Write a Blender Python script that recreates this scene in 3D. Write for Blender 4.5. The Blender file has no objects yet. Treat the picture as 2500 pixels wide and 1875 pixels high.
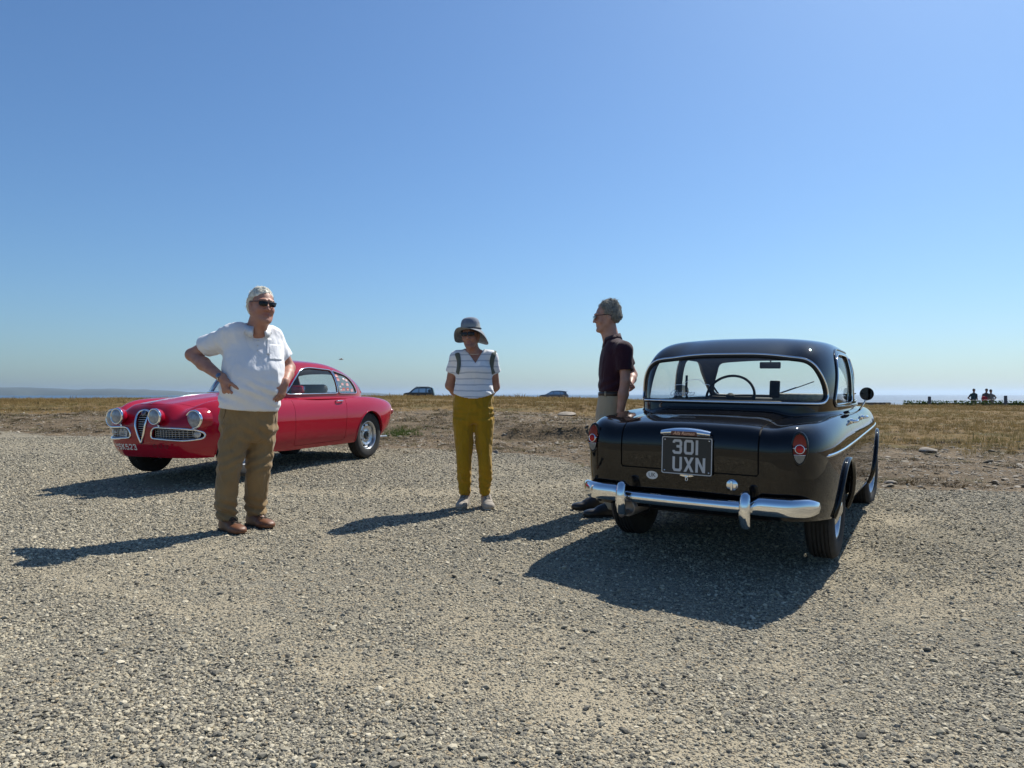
import bpy, bmesh, math, random
import numpy as np
from mathutils import Vector, Matrix
from mathutils.bvhtree import BVHTree

R = math.radians
sc = bpy.context.scene
COL = sc.collection

# ------------------------------------------------------------------ camera
cam_d = bpy.data.cameras.new('camera')
cam = bpy.data.objects.new('camera', cam_d)
COL.objects.link(cam)
cam.location = (0, 0, 1.0)
cam.rotation_euler = (R(90.81), 0, 0)
cam_d.sensor_width = 36.0
cam_d.lens = 24.96
cam_d.clip_start = 0.05
cam_d.clip_end = 60000
sc.camera = cam

# ------------------------------------------------------------------ sky and sun
SUN_AZ, SUN_EL = 40.5, 50.0          # degrees right of the view axis / above the horizon
w = bpy.data.worlds.new('World')
sc.world = w
w.use_nodes = True
nt = w.node_tree
bg = nt.nodes['Background']
sky = nt.nodes.new('ShaderNodeTexSky')
sky.sky_type = 'NISHITA'
sky.sun_disc = False
sky.sun_elevation = R(SUN_EL)
sky.sun_rotation = R(SUN_AZ)
sky.altitude = 0
sky.air_density = 1.1
sky.dust_density = 0.8
sky.ozone_density = 5.0
wb = nt.nodes.new('ShaderNodeMix')          # cool white balance of the photograph, over the whole sky alike
wb.data_type = 'RGBA'; wb.blend_type = 'MULTIPLY'; wb.inputs[0].default_value = 1.0
wb.inputs[7].default_value = (0.745, 0.955, 1.125, 1)
nt.links.new(sky.outputs[0], wb.inputs[6])
nt.links.new(wb.outputs[2], bg.inputs['Color'])
bg.inputs['Strength'].default_value = 0.08

sun_d = bpy.data.lights.new('sun', 'SUN')
sun_d.energy = 5.0
sun_d.angle = R(0.53)
sun_d.color = (1.0, 0.95, 0.86)
sun = bpy.data.objects.new('sun', sun_d)
COL.objects.link(sun)
_sd = Vector((math.sin(R(SUN_AZ)) * math.cos(R(SUN_EL)), math.cos(R(SUN_AZ)) * math.cos(R(SUN_EL)), math.sin(R(SUN_EL))))
sun.rotation_euler = _sd.to_track_quat('Z', 'Y').to_euler()
sun.location = (20, 24, 36)

sc.view_settings.view_transform = 'Standard'
sc.view_settings.look = 'None'
sc.view_settings.gamma = 1.0
sc.view_settings.use_curve_mapping = False
sc.view_settings.exposure = 0.39
sc.cycles.use_denoising = True
sc.cycles.max_bounces = 8
sc.cycles.transparent_max_bounces = 16
sc.cycles.volume_bounces = 0
sc.cycles.sample_clamp_indirect = 8.0
sc.cycles.caustics_reflective = False
sc.cycles.caustics_refractive = False

# ------------------------------------------------------------------ helpers: numbers
def ss(a, b, x):
    t = np.clip((np.asarray(x, float) - a) / (b - a), 0, 1)
    return t * t * (3 - 2 * t)

def pchip(xs, ys):
    """monotone cubic through (xs, ys); returns a vectorised function"""
    xs = np.asarray(xs, float); ys = np.asarray(ys, float)
    h = np.diff(xs); d = np.diff(ys) / h
    m = np.zeros_like(ys)
    for i in range(1, len(xs) - 1):
        if d[i - 1] * d[i] > 0:
            w1 = 2 * h[i] + h[i - 1]; w2 = h[i] + 2 * h[i - 1]
            m[i] = (w1 + w2) / (w1 / d[i - 1] + w2 / d[i])
    m[0] = d[0]; m[-1] = d[-1]
    def f(x):
        x = np.clip(np.asarray(x, float), xs[0], xs[-1])
        i = np.clip(np.searchsorted(xs, x) - 1, 0, len(xs) - 2)
        t = (x - xs[i]) / h[i]
        return ((1 + 2 * t) * (1 - t) ** 2 * ys[i] + t * (1 - t) ** 2 * h[i] * m[i]
                + t * t * (3 - 2 * t) * ys[i + 1] + t * t * (t - 1) * h[i] * m[i + 1])
    return f

def cspline(xs, ys):
    """natural cubic spline (C2)"""
    xs = np.asarray(xs, float); ys = np.asarray(ys, float); n = len(xs)
    h = np.diff(xs)
    A = np.eye(n); b = np.zeros(n)
    for i in range(1, n - 1):
        A[i, i - 1] = h[i - 1]; A[i, i] = 2 * (h[i - 1] + h[i]); A[i, i + 1] = h[i]
        b[i] = 6 * ((ys[i + 1] - ys[i]) / h[i] - (ys[i] - ys[i - 1]) / h[i - 1])
    M = np.linalg.solve(A, b)
    def f(x):
        x = np.clip(np.asarray(x, float), xs[0], xs[-1])
        i = np.clip(np.searchsorted(xs, x) - 1, 0, n - 2)
        a = xs[i + 1] - x; c = x - xs[i]; H = h[i]
        return (M[i] * a ** 3 + M[i + 1] * c ** 3) / (6 * H) + (ys[i] / H - M[i] * H / 6) * a + (ys[i + 1] / H - M[i + 1] * H / 6) * c
    return f

_rs = np.random.RandomState(7)
_LAT = _rs.rand(64, 64, 64).astype(np.float32)
def vnoise(p):
    """value noise on points (n,3) in -1..1"""
    p = np.asarray(p, float)
    i = np.floor(p).astype(int); f = p - i
    f = f * f * (3 - 2 * f)
    i &= 63; j = (i + 1) & 63
    g = lambda a, b, c: _LAT[a, b, c]
    x0, y0, z0 = i[..., 0], i[..., 1], i[..., 2]; x1, y1, z1 = j[..., 0], j[..., 1], j[..., 2]
    fx, fy, fz = f[..., 0], f[..., 1], f[..., 2]
    c00 = g(x0, y0, z0) * (1 - fx) + g(x1, y0, z0) * fx
    c10 = g(x0, y1, z0) * (1 - fx) + g(x1, y1, z0) * fx
    c01 = g(x0, y0, z1) * (1 - fx) + g(x1, y0, z1) * fx
    c11 = g(x0, y1, z1) * (1 - fx) + g(x1, y1, z1) * fx
    return ((c00 * (1 - fy) + c10 * fy) * (1 - fz) + (c01 * (1 - fy) + c11 * fy) * fz) * 2 - 1

def fbm(p, octv=4):
    p = np.asarray(p, float); s = 0; a = 1.0; t = 0
    for k in range(octv):
        s = s + a * vnoise(p * 2 ** k + 17.3 * k); t += a; a *= .5
    return s / t

def noise2(x, y, scale, seed=0, octv=3):
    x = np.asarray(x, float)
    return fbm(np.stack([x * scale, np.asarray(y, float) * scale, np.full(x.shape, seed * 3.7 + .5)], -1), octv)

# ------------------------------------------------------------------ helpers: objects
def obj(name, me, mat=None, parent=None, loc=None, rot=None):
    o = bpy.data.objects.new(name, me)
    COL.objects.link(o)
    if mat is not None and me is not None:
        for m in (mat if isinstance(mat, (list, tuple)) else [mat]):
            me.materials.append(m)
    if parent is not None:
        o.parent = parent
    if loc is not None: o.location = loc
    if rot is not None: o.rotation_euler = rot
    return o

def mk(name, v, f, mat=None, parent=None, smooth=True, normals=None, loc=None, rot=None, attrs=None):
    me = bpy.data.meshes.new(name)
    v = np.asarray(v, float)
    if isinstance(f, np.ndarray): f = f.tolist()
    me.from_pydata(v.tolist(), [], f)
    if smooth:
        me.polygons.foreach_set('use_smooth', np.ones(len(me.polygons), bool))
    if normals is not None:
        me.normals_split_custom_set_from_vertices(np.asarray(normals, float).tolist())
    if attrs:
        for k, a in attrs.items():
            a = np.asarray(a, np.float32)
            if a.ndim == 1:
                at = me.attributes.new(k, 'FLOAT', 'POINT'); at.data.foreach_set('value', a)
            else:
                at = me.attributes.new(k, 'FLOAT_COLOR', 'POINT')
                c = np.ones((len(v), 4), np.float32); c[:, :3] = a[:, :3]
                at.data.foreach_set('color', c.ravel())
    me.update()
    return obj(name, me, mat, parent, loc, rot)

def thing(name, label, cat, loc=(0, 0, 0), rot=0, group=None):
    o = bpy.data.objects.new(name, None)
    COL.objects.link(o)
    o.location = loc; o.rotation_euler = (0, 0, rot)
    o.empty_display_size = .2
    tag(o, label, cat, group)
    return o

def tag(o, label=None, cat=None, group=None, kind=None):
    if label: o['label'] = label
    if cat: o['category'] = cat
    if group: o['group'] = group
    if kind: o['kind'] = kind
    return o

class MB:
    """collects primitive shapes into one mesh"""
    def __init__(s): s.v = []; s.f = []
    def add(s, v, f):
        b = len(s.v)
        s.v += [tuple(map(float, p)) for p in v]
        s.f += [tuple(b + i for i in q) for q in f]
        return s
    def box(s, c, d, R3=None, bev=0.0):
        hx, hy, hz = d[0] / 2, d[1] / 2, d[2] / 2
        if bev <= 0:
            v = [(x, y, z) for x in (-hx, hx) for y in (-hy, hy) for z in (-hz, hz)]
            f = [(0, 1, 3, 2), (4, 6, 7, 5), (0, 4, 5, 1), (2, 3, 7, 6), (0, 2, 6, 4), (1, 5, 7, 3)]
        else:
            bm = bmesh.new(); bmesh.ops.create_cube(bm, size=1)
            bmesh.ops.scale(bm, vec=d, verts=bm.verts)
            bmesh.ops.bevel(bm, geom=bm.edges[:], offset=min(bev, min(d) * .49), segments=2, affect='EDGES', profile=.5)
            bm.verts.index_update()
            v = [tuple(p.co) for p in bm.verts]; f = [tuple(p.index for p in q.verts) for q in bm.faces]; bm.free()
        v = np.array(v)
        if R3 is not None: v = v @ np.array(R3).T
        return s.add(v + np.array(c), f)
    def lathe(s, prof, n=24, M=None, cap=True, a0=0, a1=2 * math.pi):
        """prof: list of (r, z); axis z; M: 4x4"""
        full = abs(a1 - a0 - 2 * math.pi) < 1e-6
        m = n if full else n + 1
        v = []; f = []
        for (r, z) in prof:
            for k in range(m):
                a = a0 + (a1 - a0) * k / n
                v.append((r * math.cos(a), r * math.sin(a), z))
        for i in range(len(prof) - 1):
            for k in range(n):
                k2 = (k + 1) % m
                f.append((i * m + k, i * m + k2, (i + 1) * m + k2, (i + 1) * m + k))
        if cap and full:
            if prof[0][0] > 1e-5: f.append(tuple(range(m - 1, -1, -1)))
            if prof[-1][0] > 1e-5: f.append(tuple((len(prof) - 1) * m + k for k in range(m)))
        v = np.array(v)
        if M is not None:
            M = np.array(M); v = v @ M[:3, :3].T + M[:3, 3]
        return s.add(v, f)
    def tube(s, pts, r, n=8, closed=False, cap=True, flat=1.0, up=None):
        """sweep a circle (or ellipse, flat = other radius factor) along pts; r scalar or list"""
        P = np.array(pts, float); m = len(P)
        rr = np.full(m, r) if np.isscalar(r) else np.array(r, float)
        if closed: T = np.roll(P, -1, 0) - np.roll(P, 1, 0)
        else:
            T = np.gradient(P, axis=0)
        T /= np.linalg.norm(T, axis=1)[:, None] + 1e-12
        u = np.array(up if up is not None else ((0, 0, 1) if abs(T[0][2]) < .9 else (1, 0, 0)), float)
        v = []
        for i in range(m):
            if up is not None: u = np.array(up[i] if np.ndim(up) == 2 else up, float)
            u = u - T[i] * (u @ T[i]); u /= np.linalg.norm(u) + 1e-12
            w_ = np.cross(T[i], u)
            for k in range(n):
                a = 2 * math.pi * k / n
                v.append(P[i] + rr[i] * (math.cos(a) * u * flat + math.sin(a) * w_))
        f = []
        for i in range(m if closed else m - 1):
            j = (i + 1) % m
            for k in range(n):
                k2 = (k + 1) % n
                f.append((i * n + k, i * n + k2, j * n + k2, j * n + k))
        if cap and not closed:
            f.append(tuple(range(n - 1, -1, -1))); f.append(tuple((m - 1) * n + k for k in range(n)))
        return s.add(v, f)
    def prism(s, poly, z0, z1, M=None):
        n = len(poly)
        v = np.array([(x, y, z0) for x, y in poly] + [(x, y, z1) for x, y in poly], float)
        f = [tuple(range(n - 1, -1, -1)), tuple(range(n, 2 * n))] + [(i, (i + 1) % n, n + (i + 1) % n, n + i) for i in range(n)]
        if M is not None:
            M = np.array(M); v = v @ M[:3, :3].T + M[:3, 3]
        return s.add(v, f)
    def build(s, name, mat, parent=None, smooth=True, **k):
        return mk(name, s.v, s.f, mat, parent, smooth, **k)

def sharp(o, deg=35):
    """shade smooth with sharp edges above an angle"""
    me = o.data
    me.polygons.foreach_set('use_smooth', np.ones(len(me.polygons), bool))
    bm = bmesh.new(); bm.from_mesh(me)
    for e in bm.edges:
        e.smooth = not (len(e.link_faces) == 2 and e.calc_face_angle(0) > R(deg))
    bm.to_mesh(me); bm.free()
    return o

def frame(o, zdir, xdir=None):
    """4x4 with +z along zdir at origin o"""
    z = np.array(zdir, float); z /= np.linalg.norm(z)
    x = np.array(xdir if xdir is not None else ((1, 0, 0) if abs(z[0]) < .9 else (0, 1, 0)), float)
    x = x - z * (x @ z); x /= np.linalg.norm(x)
    M = np.eye(4); M[:3, 0] = x; M[:3, 1] = np.cross(z, x); M[:3, 2] = z; M[:3, 3] = o
    return M

def bez(pts, n):
    """smooth open curve through 2D/3D points (Catmull-Rom), n samples per span"""
    P = np.array(pts, float)
    P = np.vstack([2 * P[0] - P[1], P, 2 * P[-1] - P[-2]])
    out = []
    for i in range(1, len(P) - 2):
        for k in range(n):
            t = k / n
            out.append(.5 * ((2 * P[i]) + (-P[i - 1] + P[i + 1]) * t + (2 * P[i - 1] - 5 * P[i] + 4 * P[i + 1] - P[i + 2]) * t * t
                             + (-P[i - 1] + 3 * P[i] - 3 * P[i + 1] + P[i + 2]) * t ** 3))
    out.append(P[-2])
    return np.array(out)

def round_poly(pts, r, n=6):
    """closed polygon with rounded corners; r scalar or per-corner list"""
    P = [np.array(p, float) for p in pts]; m = len(P); out = []
    for i in range(m):
        a, b, c = P[i - 1], P[i], P[(i + 1) % m]
        ri = r[i] if isinstance(r, (list, tuple)) else r
        u = (a - b); lu = np.linalg.norm(u); u /= lu
        v_ = (c - b); lv = np.linalg.norm(v_); v_ /= lv
        d = min(ri, lu * .49, lv * .49)
        if d < 1e-5: out.append(b); continue
        p0, p2 = b + u * d, b + v_ * d
        for k in range(n + 1):
            t = k / n
            out.append((1 - t) ** 2 * p0 + 2 * t * (1 - t) * b + t * t * p2)
    return np.array(out)

def poly_sdf(px, py, poly):
    """signed distance of points to a closed polygon, negative inside"""
    px = np.asarray(px, float); py = np.asarray(py, float)
    d = np.full(px.shape, 1e9); ins = np.zeros(px.shape, bool)
    P = np.asarray(poly, float); Q = np.roll(P, -1, 0)
    for (ax, ay), (bx, by) in zip(P, Q):
        ex, ey = bx - ax, by - ay
        t = np.clip(((px - ax) * ex + (py - ay) * ey) / (ex * ex + ey * ey + 1e-15), 0, 1)
        d = np.minimum(d, (px - ax - ex * t) ** 2 + (py - ay - ey * t) ** 2)
        c = ((ay > py) != (by > py)) & (px < (bx - ax) * (py - ay) / (by - ay + 1e-15) + ax)
        ins ^= c
    d = np.sqrt(d)
    return np.where(ins, -d, d)

# ------------------------------------------------------------------ helpers: materials
def newmat(name):
    m = bpy.data.materials.new(name); m.use_nodes = True
    nt = m.node_tree
    b = nt.nodes['Principled BSDF']
    return m, nt, b

def node(nt, kind, **kw):
    n = nt.nodes.new('ShaderNode' + kind)
    for k, v in kw.items():
        if k.startswith('i_'):
            key = k[2:]
            n.inputs[int(key) if key.isdigit() else key.replace('_', ' ')].default_value = v
        else: setattr(n, k, v)
    return n

def mat(name, col, rough=.6, metal=0., coat=0., spec=None, var=.12, vscale=8., bump=0., bscale=60., rvar=0., sheen=0., emis=None, bdist=.002):
    """plain procedural material with gentle colour and gloss variation"""
    m, nt, b = newmat(name)
    L = nt.links.new
    tc = node(nt, 'TexCoord')
    nz = node(nt, 'TexNoise', i_Scale=vscale, i_Detail=5.0, i_Roughness=.6)
    L(tc.outputs['Object'], nz.inputs['Vector'])
    mr = node(nt, 'MapRange'); mr.inputs[1].default_value = .3; mr.inputs[2].default_value = .7
    mr.inputs[3].default_value = 1 - var; mr.inputs[4].default_value = 1 + var
    L(nz.outputs[0], mr.inputs[0])
    hs = node(nt, 'Mix', data_type='RGBA', blend_type='MULTIPLY'); hs.inputs[0].default_value = 1
    hs.inputs[6].default_value = (*col, 1)
    L(mr.outputs[0], hs.inputs[7])
    L(hs.outputs[2], b.inputs['Base Color'])
    b.inputs['Roughness'].default_value = rough
    b.inputs['Metallic'].default_value = metal
    b.inputs['Coat Weight'].default_value = coat
    b.inputs['Coat Roughness'].default_value = .03
    if spec is not None: b.inputs['Specular IOR Level'].default_value = spec
    if sheen: b.inputs['Sheen Weight'].default_value = sheen
    if rvar:
        r = node(nt, 'MapRange'); r.inputs[1].default_value = .3; r.inputs[2].default_value = .7
        r.inputs[3].default_value = max(0, rough - rvar); r.inputs[4].default_value = rough + rvar
        L(nz.outputs[0], r.inputs[0]); L(r.outputs[0], b.inputs['Roughness'])
    if bump:
        bz = node(nt, 'TexNoise', i_Scale=bscale, i_Detail=4.0)
        L(tc.outputs['Object'], bz.inputs['Vector'])
        bp = node(nt, 'Bump'); bp.inputs['Strength'].default_value = bump; bp.inputs['Distance'].default_value = bdist
        L(bz.outputs[0], bp.inputs['Height']); L(bp.outputs[0], b.inputs['Normal'])
    return m

def glassmat(name, tint=(.9, .95, .93), ior=1.5, rough=0.0, dirt=.0):
    """thin sheet of glass: straight-through light with Fresnel reflection"""
    m = bpy.data.materials.new(name); m.use_nodes = True
    nt = m.node_tree; nt.nodes.clear(); L = nt.links.new
    out = node(nt, 'OutputMaterial')
    tr = node(nt, 'BsdfTransparent'); tr.inputs[0].default_value = (*tint, 1)
    gl = node(nt, 'BsdfGlossy'); gl.inputs['Roughness'].default_value = rough
    fr = node(nt, 'Fresnel', i_IOR=ior)
    ge = node(nt, 'NewGeometry')                     # the sheet is thin: both faces reflect alike
    io = node(nt, 'MapRange'); io.inputs[3].default_value = ior; io.inputs[4].default_value = 1 / ior
    L(ge.outputs['Backfacing'], io.inputs[0]); L(io.outputs[0], fr.inputs['IOR'])
    mx = node(nt, 'MixShader')
    L(fr.outputs[0], mx.inputs[0]); L(tr.outputs[0], mx.inputs[1]); L(gl.outputs[0], mx.inputs[2])
    last = mx
    if dirt:
        df = node(nt, 'BsdfDiffuse'); df.inputs[0].default_value = (.5, .5, .48, 1)
        tc = node(nt, 'TexCoord'); nz = node(nt, 'TexNoise', i_Scale=6.0, i_Detail=6.0)
        L(tc.outputs['Object'], nz.inputs[0])
        mr = node(nt, 'MapRange'); mr.inputs[1].default_value = .3; mr.inputs[2].default_value = .8
        mr.inputs[3].default_value = dirt * .3; mr.inputs[4].default_value = dirt
        L(nz.outputs[0], mr.inputs[0])
        m2 = node(nt, 'MixShader')
        L(mr.outputs[0], m2.inputs[0]); L(mx.outputs[0], m2.inputs[1]); L(df.outputs[0], m2.inputs[2])
        last = m2
    L(last.outputs[0], out.inputs[0])
    return m

# ------------------------------------------------------------------ terrain
SEA_Z = -16.0
_U = np.array([-1.4, -.72, -.5, -.375, -.17, -.08, 0, .1, .26, .5, .72, 1.4])
_D = np.array([-4000, 0, 3, 5, 7, 9, 11, 13, 15, 17, 20, 28, 38, 46, 56, 75, 100, 150, 260, 4000.])
def _col(*v): return list(v)
#         -4000  0  3   5    7    9    11   13   15   17   20   28   38   46   56   75    100   150   260  4000
_HT = np.array([
 _col(0, 0, 0, .005, .025, .08, .13, .17, .22, .40, .52, .66, .76, .80, .74, .3, -1.5, -7, -22, -30),
 _col(0, 0, 0, .005, .025, .08, .13, .17, .22, .42, .52, .65, .75, .79, .74, .3, -1.5, -7, -22, -30),
 _col(0, 0, 0, .005, .025, .09, .13, .18, .30, .47, .56, .70, .81, .85, .80, .4, -1., -6, -22, -30),
 _col(0, 0, 0, .005, .025, .11, .135, .22, .36, .50, .60, .75, .86, .90, .84, .5, -.3, -4, -22, -30),
 _col(0, 0, 0, .0, .015, .08, .12, .22, .38, .50, .62, .82, .93, .96, .90, .6, .10, -1, -20, -30),
 _col(0, 0, 0, .0, .015, .07, .12, .22, .36, .48, .60, .80, .91, .94, .86, .55, .05, -1, -20, -30),
 _col(0, 0, 0, .0, .012, .06, .11, .20, .34, .46, .58, .76, .86, .89, .82, .45, -.05, -1, -20, -30),
 _col(0, 0, 0, .0, .012, .05, .10, .18, .32, .43, .54, .71, .80, .83, .76, .35, -.10, -1.5, -20, -30),
 _col(0, 0, 0, .0, .01, .03, .06, .12, .20, .28, .36, .50, .58, .60, .50, .1, -.6, -3, -20, -30),
 _col(0, 0, 0, .0, .01, .02, .03, .07, .09, .11, .13, .19, .25, .27, -.2, -2, -5, -9, -22, -30),
 _col(0, 0, 0, .0, .01, .02, .03, .06, .08, .09, .11, .16, .21, .24, -.4, -3, -6, -10, -22, -30),
 _col(0, 0, 0, .0, .01, .02, .03, .06, .08, .09, .11, .16, .21, .24, -.4, -3, -6, -10, -22, -30)])
# grass stands up to 0.3 m above this surface on the skyline
_LOW = np.interp(_D, [17, 28, 38, 46, 56, 75, 100], [0, .10, .19, .23, .26, .2, 0])
_LOW[_D < 17] = 0; _LOW[_D > 100] = 0
_HT = _HT - np.interp(_U, [-.72, -.375, -.17, 0, .1, .26, .5], [.75, .8, .72, .75, .75, .6, .25])[:, None] * _LOW[None, :]
_HF = [pchip(_D, r) for r in _HT]
_EDGE = pchip([-1.4, -.72, -.5, -.375, -.17, 0, .1, .3, .5, .72, 1.4], [16.5, 14.6, 12.9, 11.9, 10.9, 10.0, 9.3, 8.3, 7.7, 7.4, 6.8])
_GRASS = pchip([-1.4, -.72, -.5, -.17, 0, .1, .3, .5, .72, 1.4], [19.5, 18.5, 18., 17.5, 18, 17, 14, 12.2, 11.8, 11.5])

def base_h(x, y):
    x = np.asarray(x, float); y = np.asarray(y, float)
    u = np.clip(x / np.maximum(np.abs(y), 1.5), -1.4, 1.4)
    i = np.clip(np.searchsorted(_U, u) - 1, 0, len(_U) - 2)
    t = ((u - _U[i]) / (_U[i + 1] - _U[i])); t = t * t * (3 - 2 * t)
    cols = np.stack([f(y) for f in _HF], 0)
    fl = cols.reshape(len(_U), -1); k = np.arange(fl.shape[1]).reshape(x.shape); 
    return fl[i, k] * (1 - t) + fl[i + 1, k] * t

def masks(x, y):
    """gravel 0..1, grass 0..1, bare bank 0..1"""
    x = np.asarray(x, float); y = np.asarray(y, float)
    u = x / np.maximum(y, .5)
    e = _EDGE(np.clip(u, -1.4, 1.4)) + .9 * noise2(x, y, .35, 1) + .35 * noise2(x, y, 1.6, 2)
    g = 1 - ss(-.7, .7, y - e)
    g = np.where(y < 3, 1, g)
    gs = _GRASS(np.clip(u, -1.4, 1.4)) + 2.6 * noise2(x, y, .22, 3) + 1.0 * noise2(x, y, .9, 4)
    gr = ss(-1.2, 2.2, y - gs)
    return g, gr

def worn(x, y):
    """driven-over bands where the chippings are pressed into pale dust"""
    x = np.asarray(x, float); y = np.asarray(y, float); w_ = np.zeros(x.shape)
    for pl, wd in (([(-4.2, 4.6), (-2.63, 3.96), (-1.71, 3.48), (-1.21, 3.22), (-.63, 2.72), (-.37, 2.56), (0, 2.52), (.21, 2.41), (.60, 2.05), (1.0, 1.5)], .20), ([(1.1, 2.9), (1.39, 3.22), (2.0, 3.55), (2.6, 3.8), (4.0, 4.3)], .17), ([(-5.5, 8.2), (-3.5, 7.6), (-1.6, 7.0), (-.2, 7.3), (1.0, 8.2)], .28)):
        d = np.full(x.shape, 9.)
        for (ax, ay), (bx, by) in zip(pl[:-1], pl[1:]):
            ex, ey = bx - ax, by - ay; t = np.clip(((x - ax) * ex + (y - ay) * ey) / (ex * ex + ey * ey), 0, 1)
            d = np.minimum(d, np.hypot(x - ax - ex * t, y - ay - ey * t))
        d = d + .16 * noise2(x, y, 1.7, 61, 3)
        w_ = np.maximum(w_, 1 - ss(wd * .35, wd * 1.5, d))
    return w_

def terrain_h(x, y):
    x = np.asarray(x, float); y = np.asarray(y, float)
    h = base_h(x, y)
    g, gr = masks(x, y)
    rough = (1 - g) * ss(6, 9, y) * (1 - ss(50, 70, y))
    h = h + rough * (.055 * noise2(x, y, .55, 5, 4) + .03 * noise2(x, y, 2.2, 6, 3))
    # eroded ledge behind the two cars
    cx = ss(-.6, .0, x) * (1 - ss(2.6, 4.6, x))
    led = 13.6 + .5 * noise2(x, y * 0, .9, 8) 
    h = h + cx * .16 * ss(-.18, .18, y - led) * (1 - ss(.6, 4.5, y - led)) - cx * .07 * ss(-1.4, -.3, y - led) * (1 - ss(-.3, .1, y - led))
    h = h - .062 * np.exp(-((x - 2.08) ** 2 + (y - 4.58) ** 2) / .5) - .012 * np.exp(-((x - 1.5) ** 2 + (y - 5.2) ** 2) / 3.)
    h = h - .10 * np.exp(-(x - 1.3) ** 2 / 2.0 - (y - 3.2) ** 2 / 1.0) + .035 * np.exp(-(x + 2.9) ** 2 / .8 - (y - 4.1) ** 2 / .5)
    # faint ruts and dips of the gravel yard
    near = 1 - ss(10, 16, y)
    h = h + near * .010 * noise2(x, y, .5, 9, 3) * ss(0, 2, np.abs(y))
    return h

def _axis(segs):
    out = []
    for a, b, d in segs:
        out += list(np.arange(a, b - 1e-6, d))
    out.append(segs[-1][1])
    return np.array(out)
_xs = _axis([(-4000, -600, 680), (-600, -120, 60), (-120, -40, 8), (-40, -16, 1.2), (-16, 16, .14), (16, 40, 1.2), (40, 120, 8), (120, 600, 60), (600, 4000, 680)])
_ys = _axis([(-4000, -400, 720), (-400, -40, 60), (-40, -2, 4), (-2, 1, .5), (1, 20, .12), (20, 50, .4), (50, 110, 2.5), (110, 300, 19), (300, 800, 100)])
_X, _Y = np.meshgrid(_xs, _ys)
_Z = terrain_h(_X.ravel(), _Y.ravel()).reshape(_X.shape)
_n, _m = _X.shape
_idx = np.arange(_n * _m).reshape(_n, _m)
_F = np.stack([_idx[:-1, :-1], _idx[:-1, 1:], _idx[1:, 1:], _idx[1:, :-1]], -1).reshape(-1, 4)
_g, _gr = masks(_X.ravel(), _Y.ravel())
_w = worn(_X.ravel(), _Y.ravel())

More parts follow.
